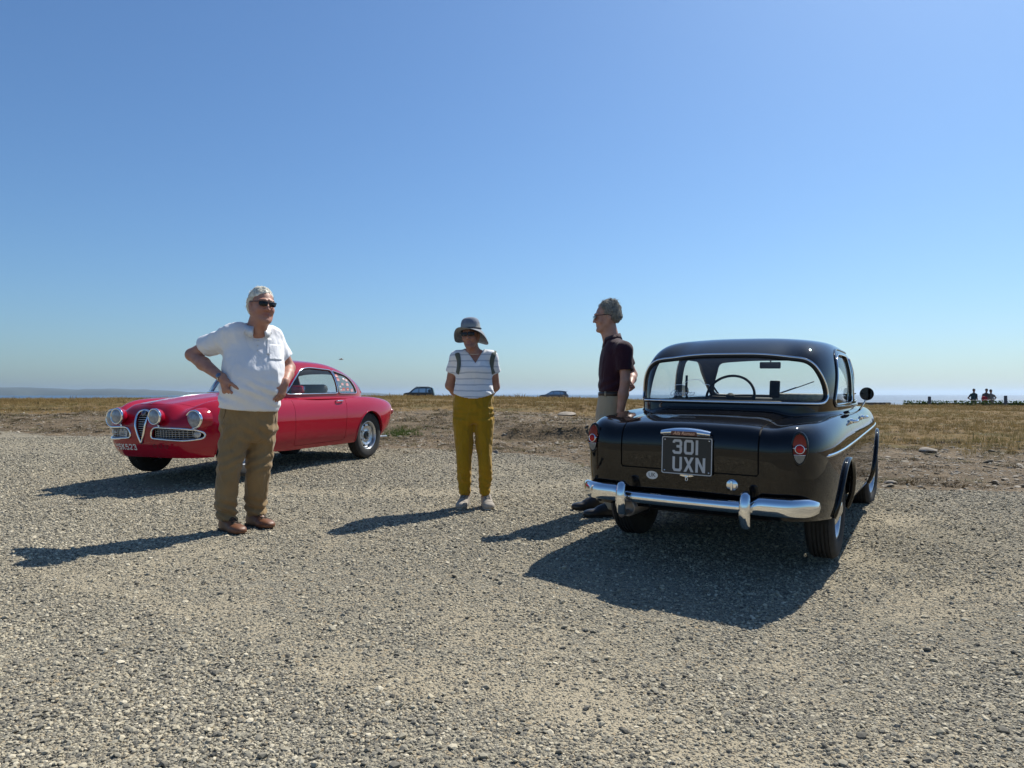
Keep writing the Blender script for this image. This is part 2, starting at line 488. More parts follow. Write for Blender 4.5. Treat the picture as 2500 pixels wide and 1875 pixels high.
def ground_material():
    m, nt, b = newmat('ground')
    L = nt.links.new
    tc = node(nt, 'TexCoord')
    P = tc.outputs['Object']
    A = lambda nm: node(nt, 'Attribute', attribute_name=nm)
    def noise(s, d=4., r=.55):
        n = node(nt, 'TexNoise', i_Scale=s, i_Detail=d, i_Roughness=r); L(P, n.inputs['Vector']); return n.outputs[0]
    def ramp(src, a, c0, bb, c1, extra=()):
        r = node(nt, 'ValToRGB'); r.color_ramp.elements[0].position = a; r.color_ramp.elements[0].color = (*c0, 1)
        r.color_ramp.elements[1].position = bb; r.color_ramp.elements[1].color = (*c1, 1)
        for p, c in extra:
            e = r.color_ramp.elements.new(p); e.color = (*c, 1)
        L(src, r.inputs[0]); return r.outputs[0]
    def mix(f, a, c, bt='MIX'):
        x = node(nt, 'Mix', data_type='RGBA', blend_type=bt)
        if isinstance(f, float): x.inputs[0].default_value = f
        else: L(f, x.inputs[0])
        for k, q in ((6, a), (7, c)):
            if isinstance(q, tuple): x.inputs[k].default_value = (*q, 1)
            else: L(q, x.inputs[k])
        return x.outputs[2]
    def math_(op, a, c=None):
        x = node(nt, 'Math', operation=op)
        for k, q in ((0, a), (1, c)):
            if q is None: continue
            if isinstance(q, (int, float)): x.inputs[k].default_value = q
            else: L(q, x.inputs[k])
        return x.outputs[0]
    def rng(src, a, bb, c, d):
        r = node(nt, 'MapRange'); [setattr(r.inputs[i + 1], 'default_value', q) for i, q in enumerate((a, bb, c, d))]
        L(src, r.inputs[0]); return r.outputs[0]
    # gravel chips bedded in pale dust
    def chips(s):
        v = node(nt, 'TexVoronoi', i_Scale=s, i_Randomness=1.0); L(P, v.inputs['Vector'])
        return v
    v1, v2 = chips(58.), chips(120.)
    sep = node(nt, 'SeparateColor'); L(v1.outputs['Color'], sep.inputs[0])
    chipcol = ramp(sep.outputs[0], 0.0, (0.112, 0.104, 0.086), 1.0, (0.410, 0.369, 0.281), [(.35, (0.226, 0.207, 0.163)), (.7, (0.313, 0.284, 0.213)), (.93, (0.338, 0.258, 0.155))])
    dust = ramp(noise(1.3, 6.), .3, (0.323, 0.276, 0.190), .75, (0.415, 0.354, 0.249))
    patch = math_('ADD', rng(noise(.55, 5., .6), .42, .66, -.25, .55), rng(noise(5., 4.), .3, .7, -.25, .25))
    patch = math_('ADD', patch, math_('MULTIPLY', A('worn').outputs['Fac'], .34))
    cover = math_('SUBTRACT', rng(v1.outputs['Distance'], .0, .95, 1.15, .0), patch)
    cover = rng(cover, .15, .55, 0., 1.)
    gravel = mix(cover, dust, chipcol)
    gravel = mix(rng(noise(.22, 4.), .35, .7, .0, .45), gravel, (0.281, 0.259, 0.191))
    gravel = mix(rng(noise(220., 2.), .3, .7, 0., .35), gravel, mix(.5, gravel, (.10, .10, .09)))
    # bare earth
    earth = ramp(noise(2.2, 7., .7), .28, (.075, .056, .034), .74, (.250, .188, .118), [(.5, (.148, .111, .069))])
    v3 = chips(26.); s3 = node(nt, 'SeparateColor'); L(v3.outputs['Color'], s3.inputs[0])
    speck = math_('MULTIPLY', rng(v3.outputs['Distance'], .1, .35, 1., 0.), rng(s3.outputs[1], .62, .7, 0., 1.))
    earth = mix(speck, earth, (0.324, 0.270, 0.189))
    # dry turf
    gold = ramp(noise(1.1, 6., .65), .28, (0.140, 0.090, 0.036), .74, (0.231, 0.152, 0.050), [(.5, (0.185, 0.122, 0.045))])
    green = mix(rng(noise(.6, 3.), .50, .68, 0., .75), gold, (0.089, 0.089, 0.033))
    turf = mix(rng(noise(9., 5., .7), .35, .7, 0., .55), green, (0.105, 0.068, 0.037))
    gm, gg = A('gravel').outputs['Fac'], A('grass').outputs['Fac']
    nn = noise(4., 5., .7)
    gmx = rng(math_('ADD', gm, rng(nn, .3, .7, -.35, .35)), .35, .65, 0., 1.)
    ggx = rng(math_('ADD', gg, rng(nn, .3, .7, -.35, .35)), .35, .65, 0., 1.)
    land = mix(ggx, earth, turf)
    allc = mix(gmx, land, gravel)
    L(allc, b.inputs['Base Color'])
    b.inputs['Roughness'].default_value = .95
    b.inputs['Specular IOR Level'].default_value = .15
    hg = math_('ADD', math_('MULTIPLY', rng(v1.outputs['Distance'], 0., .8, 1., 0.), cover), math_('MULTIPLY', rng(v2.outputs['Distance'], 0., .8, 1., 0.), .35))
    hg = math_('ADD', hg, math_('MULTIPLY', noise(16., 5., .6), .9))
    he = math_('ADD', math_('MULTIPLY', noise(7., 8., .72), 6.), math_('MULTIPLY', speck, .8))
    hh = math_('ADD', math_('MULTIPLY', hg, gmx), math_('MULTIPLY', he, math_('SUBTRACT', 1., gmx)))
    bp = node(nt, 'Bump'); bp.inputs['Strength'].default_value = 1.; bp.inputs['Distance'].default_value = .011
    L(hh, bp.inputs['Height']); L(bp.outputs[0], b.inputs['Normal'])
    return m

GROUND_MAT = ground_material()
ground = mk('ground', np.stack([_X.ravel(), _Y.ravel(), _Z.ravel()], 1), _F, GROUND_MAT, attrs={'gravel': _g, 'grass': _gr, 'worn': _w})
tag(ground, kind='structure')

# ------------------------------------------------------------------ scattering on the ground (stuff)
def scatter(name, pts, rot, scl, pick, protos, rnd=None):
    """one object: prototype meshes instanced on points by a small node group"""
    me = bpy.data.meshes.new(name)
    me.from_pydata(np.asarray(pts).tolist(), [], [])
    a = me.attributes.new('rot', 'FLOAT_VECTOR', 'POINT'); a.data.foreach_set('vector', np.asarray(rot, np.float32).ravel())
    a = me.attributes.new('scl', 'FLOAT_VECTOR', 'POINT'); a.data.foreach_set('vector', np.asarray(scl, np.float32).ravel())
    a = me.attributes.new('pick', 'INT', 'POINT'); a.data.foreach_set('value', np.asarray(pick, np.int32))
    a = me.attributes.new('rnd', 'FLOAT', 'POINT'); a.data.foreach_set('value', (np.random.RandomState(len(pts)).rand(len(pts)) if rnd is None else rnd).astype(np.float32))
    o = bpy.data.objects.new(name, me); COL.objects.link(o)
    c = bpy.data.collections.new(name + '_prototypes')
    for k, p in enumerate(protos):
        c.objects.link(p)
    ng = bpy.data.node_groups.new(name + '_scatter', 'GeometryNodeTree')
    ng.interface.new_socket('Geometry', in_out='INPUT', socket_type='NodeSocketGeometry')
    ng.interface.new_socket('Geometry', in_out='OUTPUT', socket_type='NodeSocketGeometry')
    N = ng.nodes.new; L = ng.links.new
    gi, go = N('NodeGroupInput'), N('NodeGroupOutput')
    ci = N('GeometryNodeCollectionInfo'); ci.inputs['Collection'].default_value = c
    ci.inputs['Separate Children'].default_value = True; ci.inputs['Reset Children'].default_value = True
    ip = N('GeometryNodeInstanceOnPoints'); ip.inputs['Pick Instance'].default_value = True
    def na(n, t):
        q = N('GeometryNodeInputNamedAttribute'); q.data_type = t; q.inputs['Name'].default_value = n; return q.outputs[0]
    L(gi.outputs[0], ip.inputs['Points']); L(ci.outputs[0], ip.inputs['Instance'])
    L(na('pick', 'INT'), ip.inputs['Instance Index'])
    e2r = N('FunctionNodeEulerToRotation'); L(na('rot', 'FLOAT_VECTOR'), e2r.inputs[0]); L(e2r.outputs[0], ip.inputs['Rotation'])
    L(na('scl', 'FLOAT_VECTOR'), ip.inputs['Scale'])
    L(ip.outputs[0], go.inputs[0])
    md = o.modifiers.new('scatter', 'NODES'); md.node_group = ng
    tag(o, kind='stuff')
    return o

def proto(name, v, f, m, smooth=False):
    me = bpy.data.meshes.new(name); me.from_pydata(np.asarray(v).tolist(), [], [tuple(q) for q in f])
    if smooth: me.polygons.foreach_set('use_smooth', np.ones(len(me.polygons), bool))
    me.materials.append(m)
    return bpy.data.objects.new(name, me)

def rock_shape(seed, sub=2, flat=.62, rough=.28):
    bm = bmesh.new(); bmesh.ops.create_icosphere(bm, subdivisions=sub, radius=1)
    bm.verts.index_update()
    v = np.array([p.co[:] for p in bm.verts]); f = [tuple(q.index for q in p.verts) for p in bm.faces]; bm.free()
    rs = np.random.RandomState(seed)
    for k in range(7):                       # chip flat facets off
        d = rs.normal(size=3); d /= np.linalg.norm(d); t = rs.uniform(.55, .85)
        s = v @ d; v = v - np.outer(np.maximum(s - t, 0), d)
    v = v * (1 + rough * .5 * fbm(v * 1.4 + seed * 5.1, 2))[:, None]
    v *= np.array([rs.uniform(.85, 1.2), rs.uniform(.75, 1.0), flat * rs.uniform(.8, 1.15)])
    return v, f

def varied(name, stops, rough=.9, attr='rnd', bump=0., scale=40., trans=0., vary=.25):
    """colour picked per scattered piece"""
    m, nt, b = newmat(name); L = nt.links.new
    at = node(nt, 'Attribute', attribute_name=attr, attribute_type='INSTANCER')
    r = node(nt, 'ValToRGB')
    r.color_ramp.elements[0].position, r.color_ramp.elements[0].color = stops[0][0], (*stops[0][1], 1)
    r.color_ramp.elements[1].position, r.color_ramp.elements[1].color = stops[-1][0], (*stops[-1][1], 1)
    for p, c in stops[1:-1]:
        e = r.color_ramp.elements.new(p); e.color = (*c, 1)
    L(at.outputs['Fac'], r.inputs[0])
    tc = node(nt, 'TexCoord'); nz = node(nt, 'TexNoise', i_Scale=scale, i_Detail=3.); L(tc.outputs['Object'], nz.inputs[0])
    mr = node(nt, 'MapRange'); mr.inputs[3].default_value = 1 - vary; mr.inputs[4].default_value = 1 + vary; L(nz.outputs[0], mr.inputs[0])
    mx = node(nt, 'Mix', data_type='RGBA', blend_type='MULTIPLY'); mx.inputs[0].default_value = 1
    L(r.outputs[0], mx.inputs[6]); L(mr.outputs[0], mx.inputs[7]); L(mx.outputs[2], b.inputs['Base Color'])
    b.inputs['Roughness'].default_value = rough; b.inputs['Specular IOR Level'].default_value = .2
    if trans:
        tl = node(nt, 'BsdfTranslucent'); L(mx.outputs[2], tl.inputs[0])
        ms = node(nt, 'MixShader'); ms.inputs[0].default_value = trans
        L(b.outputs[0], ms.inputs[1]); L(tl.outputs[0], ms.inputs[2]); L(ms.outputs[0], nt.nodes['Material Output'].inputs[0])
    return m

rs = np.random.RandomState(11)
STONE_MAT = varied('gravel_stone', [(0, (0.102, 0.096, 0.080)), (.3, (0.230, 0.212, 0.168)), (.6, (0.349, 0.315, 0.234)), (.85, (0.451, 0.396, 0.281)), (1, (0.573, 0.512, 0.384))])
pebbles = [proto('pebble', *rock_shape(100 + k, 1, .6), STONE_MAT) for k in range(6)]
def polar_pts(n, r0, r1, pw, umax=.80, wide=1.9):
    """random ground points in the field of view; density ~ r^(-pw) per square metre"""
    t = rs.rand(n)
    e = 2 - pw
    r = (r0 ** e + t * (r1 ** e - r0 ** e)) ** (1 / e) if abs(e) > 1e-6 else r0 * (r1 / r0) ** t
    u = rs.uniform(-umax, umax, n)
    return u * (r + wide), r
x, y = polar_pts(760000, 1.2, 13.5, 1.45)
g, gr = masks(x, y)
cl = noise2(x, y, .55, 21, 3) + .6 * noise2(x, y, 2.6, 22, 2)
keep = (g > .45) & (rs.rand(len(x)) < np.clip(.86 + 1.0 * cl, .25, 1) * (1 - .55 * worn(x, y)))
x, y = x[keep], y[keep]
sz = .0054 * np.exp(rs.normal(0, .40, len(x))) * (1 + .09 * np.clip(y - 3, 0, 9))
big = rs.rand(len(x)) < .006; sz[big] *= rs.uniform(1.4, 2.1, big.sum()); sz = np.minimum(sz, .019)
z = terrain_h(x, y) + sz * rs.uniform(-.10, .42, len(x))
scatter('gravel', np.stack([x, y, z], 1), np.stack([rs.normal(0, .25, len(x)), rs.normal(0, .25, len(x)), rs.uniform(0, 6.28, len(x))], 1),
        np.stack([sz, sz, sz], 1), rs.randint(0, 6, len(x)), pebbles)

x, y = polar_pts(330000, 1.2, 5.5, 1.0)
sz = .0026 * np.exp(rs.normal(0, .3, len(x)))
scatter('grit', np.stack([x, y, terrain_h(x, y) + sz * .2], 1), np.stack([0 * x, 0 * x, rs.uniform(0, 6.28, len(x))], 1), np.stack([sz, sz, sz], 1), rs.randint(0, 6, len(x)), [p.copy() for p in pebbles])

# loose stones on the bank and the dirt margin
SLAB_MAT = varied('bank_stone', [(0, (0.145, 0.123, 0.093)), (.5, (0.255, 0.221, 0.170)), (1, (0.391, 0.348, 0.281))])
slabs = [proto('stone', *rock_shape(300 + k, 2, .42), SLAB_MAT) for k in range(5)]
x, y = polar_pts(80000, 6.0, 26, 1.2, .95)
g, gr = masks(x, y)
keep = (rs.rand(len(x)) < (1 - g) * (1 - .93 * gr)) 
x, y = x[keep], y[keep]
sz = .0115 * np.exp(rs.normal(0, .58, len(x)))
scatter('scattered_stones', np.stack([x, y, terrain_h(x, y) + sz * .1], 1), np.stack([rs.normal(0, .2, len(x)), rs.normal(0, .2, len(x)), rs.uniform(0, 6.28, len(x))], 1),
        np.stack([sz * 1.2, sz, sz * .8], 1), rs.randint(0, 5, len(x)), slabs)

# dry grass
def tuft(seed, n, hgt, spread, wd, lean=.5):
    q = np.random.RandomState(seed); v = []; f = []
    for k in range(n):
        a = q.uniform(0, 6.28); r0 = spread * q.rand() ** .7
        bx, by = r0 * math.cos(a), r0 * math.sin(a)
        d = q.uniform(0, 6.28); ln = lean * q.rand() + .08; h = hgt * q.uniform(.45, 1.1)
        px, py = -math.sin(d), math.cos(d); w0 = wd * q.uniform(.6, 1.2)
        b0 = len(v)
        for t, ww in ((0, 1), (.55, .75), (1, .12)):
            ox = bx + math.cos(d) * ln * h * t * t; oy = by + math.sin(d) * ln * h * t * t; zz = h * t * (1 - .25 * ln * t)
            v += [(ox - px * w0 * ww, oy - py * w0 * ww, zz - .01), (ox + px * w0 * ww, oy + py * w0 * ww, zz - .01)]
        f += [(b0, b0 + 1, b0 + 3, b0 + 2), (b0 + 2, b0 + 3, b0 + 5, b0 + 4)]
    return v, f
DRY = varied('dry_grass', [(0, (0.156, 0.105, 0.042)), (.45, (0.235, 0.167, 0.063)), (.8, (0.286, 0.221, 0.099)), (1, (0.136, 0.129, 0.042))], trans=.25)
SCRUB = varied('scrub', [(0, (0.078, 0.062, 0.040)), (.5, (0.133, 0.101, 0.062)), (1, (0.120, 0.115, 0.051))], trans=.15)
GREEN = varied('green_grass', [(0, (.05, .09, .015)), (1, (.10, .14, .035))], trans=.25)
tufts = [proto('tuft', *tuft(k, 16, .16, .09, .0035), DRY) for k in range(5)]
x, y = polar_pts(74000, 10.5, 54, 1.15, 1.05)
g, gr = masks(x, y)
thin = np.clip(.62 + .9 * noise2(x, y, .16, 35, 3) + .25 * noise2(x, y, .8, 36, 2), .08, 1)
keep = rs.rand(len(x)) < (.08 * (1 - g) + .95 * gr * (1 - g) * thin * (.55 + .45 * ss(26, 40, y)))
x, y, gr = x[keep], y[keep], gr[keep]
hs = (.32 + .30 * gr) * np.exp(rs.normal(0, .3, len(x))) * (1 + .35 * ss(30, 46, y)) * (.8 + .5 * noise2(x, y, .25, 31))
ws = (1 + .045 * np.maximum(y - 12, 0))
scatter('dry_grass', np.stack([x, y, terrain_h(x, y)], 1), np.stack([rs.normal(0, .1, len(x)), rs.normal(0, .1, len(x)), rs.uniform(0, 6.28, len(x))], 1),
        np.stack([ws * hs * 1.3, ws * hs * 1.3, hs], 1), rs.randint(0, 5, len(x)), tufts, np.clip(.48 + .75 * noise2(x, y, .13, 37, 3) + .45 * (rs.rand(len(x)) - .5), 0, 1))
clumps = [proto('clump', *tuft(50 + k, 46, .07, .10, .0032, 1.3), SCRUB) for k in range(4)]
x, y = polar_pts(21000, 7.6, 24, 1.0, .95)
g, gr = masks(x, y)
cl = noise2(x, y, .8, 33, 3)
keep = (rs.rand(len(x)) < (1 - g) * (1 - .8 * gr) * np.clip(.22 + 1.5 * cl + .35 * np.exp(-(x / 3.5) ** 2 - ((y - 13.5) / 3.) ** 2), .02, 1))
x, y = x[keep], y[keep]
s_ = np.exp(rs.normal(0, .4, len(x))) * 1.0
scatter('low_scrub', np.stack([x, y, terrain_h(x, y)], 1), np.stack([rs.normal(0, .1, len(x)), rs.normal(0, .1, len(x)), rs.uniform(0, 6.28, len(x))], 1),
        np.stack([s_ * 1.2, s_ * 1.2, s_ * .40], 1), rs.randint(0, 4, len(x)), clumps)
# a few fresh green blades in the hollow by the red car's tail
n_ = 170
x = rs.normal(-2.12, .20, n_); y = rs.normal(13.7, .35, n_)
gt = [proto('green_tuft', *tuft(80 + k, 14, .10, .05, .003, .6), GREEN) for k in range(3)]
scatter('green_grass', np.stack([x, y, terrain_h(x, y)], 1), np.stack([0 * x, 0 * x, rs.uniform(0, 6.28, n_)], 1),
        np.stack([np.full(n_, .9)] * 3, 1) * rs.uniform(.5, 1.1, (n_, 1)), rs.randint(0, 3, n_), gt)

# ------------------------------------------------------------------ sea and far coast
def sea_mesh():
    rr = np.array([60, 200, 500, 1000, 2000, 4000, 8000, 14000, 20000, 24000.])
    aa = np.linspace(R(-100), R(100), 61)
    v = [(r * math.sin(a), r * math.cos(a), SEA_Z) for r in rr for a in aa]
    n = len(aa)
    f = [(i * n + k, (i + 1) * n + k, (i + 1) * n + k + 1, i * n + k + 1) for i in range(len(rr) - 1) for k in range(n - 1)]
    return v, [q[::-1] for q in f]
m, nt, b = newmat('sea_water')
b.inputs['Base Color'].default_value = (.018, .06, .11, 1)
b.inputs['Roughness'].default_value = .42
b.inputs['IOR'].default_value = 1.33
tc = node(nt, 'TexCoord'); nz = node(nt, 'TexNoise', i_Scale=.12, i_Detail=6., i_Roughness=.7); nt.links.new(tc.outputs['Object'], nz.inputs[0])
bp = node(nt, 'Bump'); bp.inputs['Strength'].default_value = .25; bp.inputs['Distance'].default_value = 1.
nt.links.new(nz.outputs[0], bp.inputs['Height']); nt.links.new(bp.outputs[0], b.inputs['Normal'])
sea = mk('sea', *sea_mesh(), m)
tag(sea, kind='structure')

def coast():
    """low headland across the bay, about 9 km off"""
    n = 90; v = []; f = []
    az = np.linspace(R(-48), R(-7), n)
    top = 62 + 22 * np.sin(az * 9 + 1) + 26 * noise2(az * 40, az * 0, 1., 41, 3)
    top = top * (1 - ss(R(-14), R(-7), az)) 
    d0 = 9000 + 400 * noise2(az * 10, az * 0, 1., 42)
    for k in range(n):
        for dd, hh in ((0, -.4), (60, .45), (260, .8), (700, 1.0), (1500, .9), (2200, -.3)):
            r = d0[k] + dd
            v.append((r * math.sin(az[k]), r * math.cos(az[k]), SEA_Z + (top[k] * hh if hh > 0 else -6)))
    for k in range(n - 1):
        for j in range(5):
            f.append((k * 6 + j, k * 6 + j + 1, (k + 1) * 6 + j + 1, (k + 1) * 6 + j))
    return v, f
COAST_MAT = mat('far_land', (.045, .06, .045), .95, var=.3, vscale=.004)
hills = mk('hills', *coast(), COAST_MAT)
tag(hills, kind='structure')

# ------------------------------------------------------------------ the air over the bay
hz = MB().box((0, 0, 0), (1, 1, 1))
hv = np.array(hz.v) * np.array([44000, 44000, 165]) + np.array([0, 12000, 50])
m = bpy.data.materials.new('haze_air'); m.use_nodes = True
nt = m.node_tree; nt.nodes.clear()
o_ = node(nt, 'OutputMaterial'); pv = node(nt, 'VolumePrincipled')
pv.inputs['Color'].default_value = (.66, .82, 1.0, 1); pv.inputs['Density'].default_value = 6.0e-5; pv.inputs['Anisotropy'].default_value = .55
nt.links.new(pv.outputs[0], o_.inputs['Volume'])
haze = mk('haze', hv, hz.f, m, smooth=False)
tag(haze, kind='stuff')

# ------------------------------------------------------------------ car bodies: lofted shells that are cut into panels
class Surf:
    def __init__(s, v, n, f): s.v = np.asarray(v, float); s.n = np.asarray(n, float); s.f = f
    def copy(s): return Surf(s.v.copy(), s.n.copy(), list(s.f))
    def compact(s):
        used = np.zeros(len(s.v), bool)
        for q in s.f:
            for i in q: used[i] = True
        m = np.cumsum(used) - 1
        return Surf(s.v[used], s.n[used], [tuple(int(m[i]) for i in q) for q in s.f])
    def offset(s, d): return Surf(s.v + s.n * d, s.n, s.f)
    def flip(s): return Surf(s.v, -s.n, [q[::-1] for q in s.f])

def clip(S, fld):
    """split along fld = 0 -> (part with fld < 0, part with fld > 0)"""
    f = np.array(fld(S.v) if callable(fld) else fld, float)
    f[np.abs(f) < 1e-6] = 1e-6
    neg = f < 0
    V = list(map(tuple, S.v)); N = list(map(tuple, S.n)); cache = {}
    def cut(a, b):
        k = (a, b) if a < b else (b, a)
        if k not in cache:
            t = f[a] / (f[a] - f[b])
            p = S.v[a] * (1 - t) + S.v[b] * t; q = S.n[a] * (1 - t) + S.n[b] * t
            q = q / (np.linalg.norm(q) + 1e-12)
            cache[k] = len(V); V.append(tuple(p)); N.append(tuple(q))
        return cache[k]
    A = []; B = []
    for q in S.f:
        c = [neg[i] for i in q]
        if all(c): A.append(q); continue
        if not any(c): B.append(q); continue
        pa = []; pb = []
        m = len(q)
        for i in range(m):
            a, b = q[i], q[(i + 1) % m]
            (pa if neg[a] else pb).append(a)
            if neg[a] != neg[b]:
                k = cut(a, b); pa.append(k); pb.append(k)
        if len(pa) > 2: A.append(tuple(pa))
        if len(pb) > 2: B.append(tuple(pb))
    V = np.array(V); N = np.array(N)
    return Surf(V, N, A).compact(), Surf(V, N, B).compact()

def border(S):
    """ordered boundary loops (vertex index lists)"""
    cnt = {}
    for q in S.f:
        for i in range(len(q)):
            e = (q[i], q[(i + 1) % len(q)])
            cnt[e] = 1
    nxt = {}
    for a, b in cnt:
        if (b, a) not in cnt: nxt.setdefault(a, []).append(b)
    loops = []
    while nxt:
        a = next(iter(nxt)); loop = [a]; cur = a
        while True:
            if cur not in nxt: break
            b = nxt[cur].pop()
            if not nxt[cur]: del nxt[cur]
            if b == a: break
            loop.append(b); cur = b
        loops.append(loop)
    return loops

def flange(S, depth, minlen=8):
    """inward return edges along every boundary of a panel -> extra verts, normals, faces"""
    v = []; n = []; f = []
    for lp in border(S):
        if len(lp) < minlen: continue
        m = len(lp)
        P = S.v[lp]; Nn = S.n[lp]; Q = P - Nn * depth
        T = np.roll(P, -1, 0) - np.roll(P, 1, 0)
        side = np.cross(Nn, T); side /= np.linalg.norm(side, axis=1)[:, None] + 1e-12
        b = len(v)
        v += list(P) + list(Q); n += list(-side) * 2
        for i in range(m):
            j = (i + 1) % m
            f.append((b + j, b + i, b + m + i, b + m + j))
    return v, n, f

def panel(name, S, mat_, parent, depth=.018, lip=True):
    """a sheet-metal panel with returned edges, shaded with the shell's own normals"""
    v = [*S.v]; n = [*S.n]; f = list(S.f)
    if lip:
        a, b, c = flange(S, depth)
        k = len(v); v += a; n += list(b); f += [tuple(k + i for i in q) for q in c]
    return mk(name, np.array(v), f, mat_, parent, normals=np.array(n))

def smooth_loop(P, it=2):
    for _ in range(it): P = .25 * np.roll(P, 1, 0) + .5 * P + .25 * np.roll(P, -1, 0)
    return P

def resample(P, step, closed=True):
    Q = np.vstack([P, P[:1]]) if closed else P
    d = np.r_[0, np.cumsum(np.linalg.norm(np.diff(Q, axis=0), axis=1))]
    n = max(8, int(d[-1] / step)); t = np.linspace(0, d[-1], n, endpoint=not closed)
    return np.stack([np.interp(t, d, Q[:, i]) for i in range(Q.shape[1])], 1)

def trim_loops(name, S, mat_, parent, r, out=0.0, minlen=24, sel=None, flat=1.0, step=.02):
    """bright trim round the openings / edges of S"""
    mb = MB(); k = 0
    for lp in border(S):
        if len(lp) < minlen: continue
        P = S.v[lp] + S.n[lp] * out; Nn = S.n[lp]
        if sel is not None and not sel(P.mean(0)): continue
        PN = resample(np.hstack([P, Nn]), step)
        Q = smooth_loop(PN[:, :3], 2); U = smooth_loop(PN[:, 3:], 2)
        mb.tube(Q, r, 6, closed=True, flat=flat, up=U); k += 1
    return mb.build(name, mat_, parent) if k else None

def superplan(xr, xf, W, nr, nf, m=2.6, N=420, xm=None):
    """closed plan outline, car length along x; W(x) half width. Uniform arc length, from tail centre counter-clockwise"""
    xm = .5 * (xr + xf) if xm is None else xm
    ph = np.linspace(0, 2 * math.pi, 6001)[:-1]
    c, s = np.cos(ph), np.sin(ph)
    e = np.where(c < 0, 2 / nr, 2 / nf)
    L = np.where(c < 0, xm - xr, xf - xm)
    ey = np.where(c < 0, 2 / nr, 2 / nf)
    x = xm + np.sign(c) * np.abs(c) ** e * L
    y = np.sign(s) * np.abs(s) ** ey * W(x)
    P = np.stack([x, y], 1); P = np.roll(P, -3000, 0)
    return resample(P, 1e9 if False else np.linalg.norm(np.diff(np.vstack([P, P[:1]]), axis=0), axis=1).sum() / N), xm

def shell(xr, xf, W, nr, nf, H, zs, low, shoulder, kmin, xm=None, N=420, rows=(14, 22, 30), Wref=.75):
    """one smooth shell: lower flank rows, shoulder rows, top rows.
    zs(x,y,wx) height of the widest ring; low: list of (z offset below zs, inward d side, d tail, d nose);
    shoulder: (D_side,n_side,D_tail,n_tail,D_nose,n_nose); H(x,y): top; kmin: how far in the top rows run"""
    P, xm = superplan(xr, xf, W, nr, nf, N=N, xm=xm)
    n = len(P)
    T = np.roll(P, -1, 0) - np.roll(P, 1, 0)
    nx = T[:, 1] / (np.linalg.norm(T, axis=1) + 1e-12)
    nx = smooth_loop(nx[:, None], 6)[:, 0]
    w = ss(.35, 1.0, np.abs(nx)); wt = np.where(P[:, 0] < xm, w, 0); wn = np.where(P[:, 0] >= xm, w, 0); ws = 1 - wt - wn
    Lx = np.where(P[:, 0] < xm, xm - xr, xf - xm)
    def inset(d):
        k = np.clip(1 - d / Lx, 0, 2); ky = np.clip(1 - d / Wref, 0, 2)
        return np.stack([xm + (P[:, 0] - xm) * k, P[:, 1] * ky], 1)
    def inset2(dside, dend):
        k = np.clip(1 - dend / Lx, 0, 2); ky = np.clip(1 - dside / Wref, 0, 2)
        return np.stack([xm + (P[:, 0] - xm) * k, P[:, 1] * ky], 1)
    rowsP = []
    Z0 = zs(P[:, 0], P[:, 1])
    lz = np.array([q[0] for q in low])
    order = np.argsort(-lz)
    lz = lz[order]; A = np.array(low)[order]
    fs, ft, fn = (pchip(-lz, A[:, i]) for i in (1, 2, 3))
    for t in np.linspace(0, 1, rows[0], endpoint=False):
        q = lz[0] * (1 - t)                                  # metres below the widest ring
        dz = np.full(n, q)
        ds = fs(-dz) ; dn = np.where(P[:, 0] < xm, ft(-dz), fn(-dz))
        p = inset2(ds, dn)
        rowsP.append(np.c_[p, Z0 - dz])
    Ds, ns_, Dt, nt_, Dn, nn_ = shoulder
    D = Ds * ws + Dt * wt + Dn * wn; ex = 2 / (ns_ * ws + nt_ * wt + nn_ * wn)
    Dsv = Ds * np.ones(n); Dev = np.where(P[:, 0] < xm, Dt, Dn)
    for th in np.linspace(0, math.pi / 2, rows[1], endpoint=False):
        c = np.cos(th) ** ex; s_ = np.sin(th) ** ex
        p = inset2(Dsv * (1 - c), Dev * (1 - c))
        rowsP.append(np.c_[p, Z0 + (H(p[:, 0], p[:, 1]) - Z0) * s_])
    for t in np.linspace(0, 1, rows[2]):
        k1x = 1 - Dev / Lx; k1y = 1 - Dsv / Wref
        kx = k1x * (1 - t) + min(kmin, k1x.min()) * t * 1.0; ky = k1y * (1 - t) + min(kmin, k1y.min()) * t
        p = np.stack([xm + (P[:, 0] - xm) * kx, P[:, 1] * ky], 1)
        rowsP.append(np.c_[p, H(p[:, 0], p[:, 1])])
    G = np.array(rowsP)                                      # [rows, n, 3]
    return grid_surf(G)

def grid_surf(G, wrap=True):
    m, n = G.shape[:2]
    du = (np.roll(G, -1, 1) - np.roll(G, 1, 1)) if wrap else np.gradient(G, axis=1)
    dv = np.gradient(G, axis=0)
    Nn = np.cross(du, dv)
    ln = np.linalg.norm(Nn, axis=2, keepdims=True)
    Nn = Nn / np.maximum(ln, 1e-12)
    idx = np.arange(m * n).reshape(m, n)
    f = []
    for i in range(m - 1):
        for j in range(n if wrap else n - 1):
            k = (j + 1) % n
            f.append((int(idx[i, j]), int(idx[i, k]), int(idx[i + 1, k]), int(idx[i + 1, j])))
    return Surf(G.reshape(-1, 3), Nn.reshape(-1, 3), f)

def bvh(S): return BVHTree.FromPolygons(S.v.tolist(), S.f)

def cast(B, o, d):
    h = B.ray_cast(Vector(o), Vector(d).normalized())
    return (np.array(h[0]), np.array(h[1])) if h[0] is not None else None

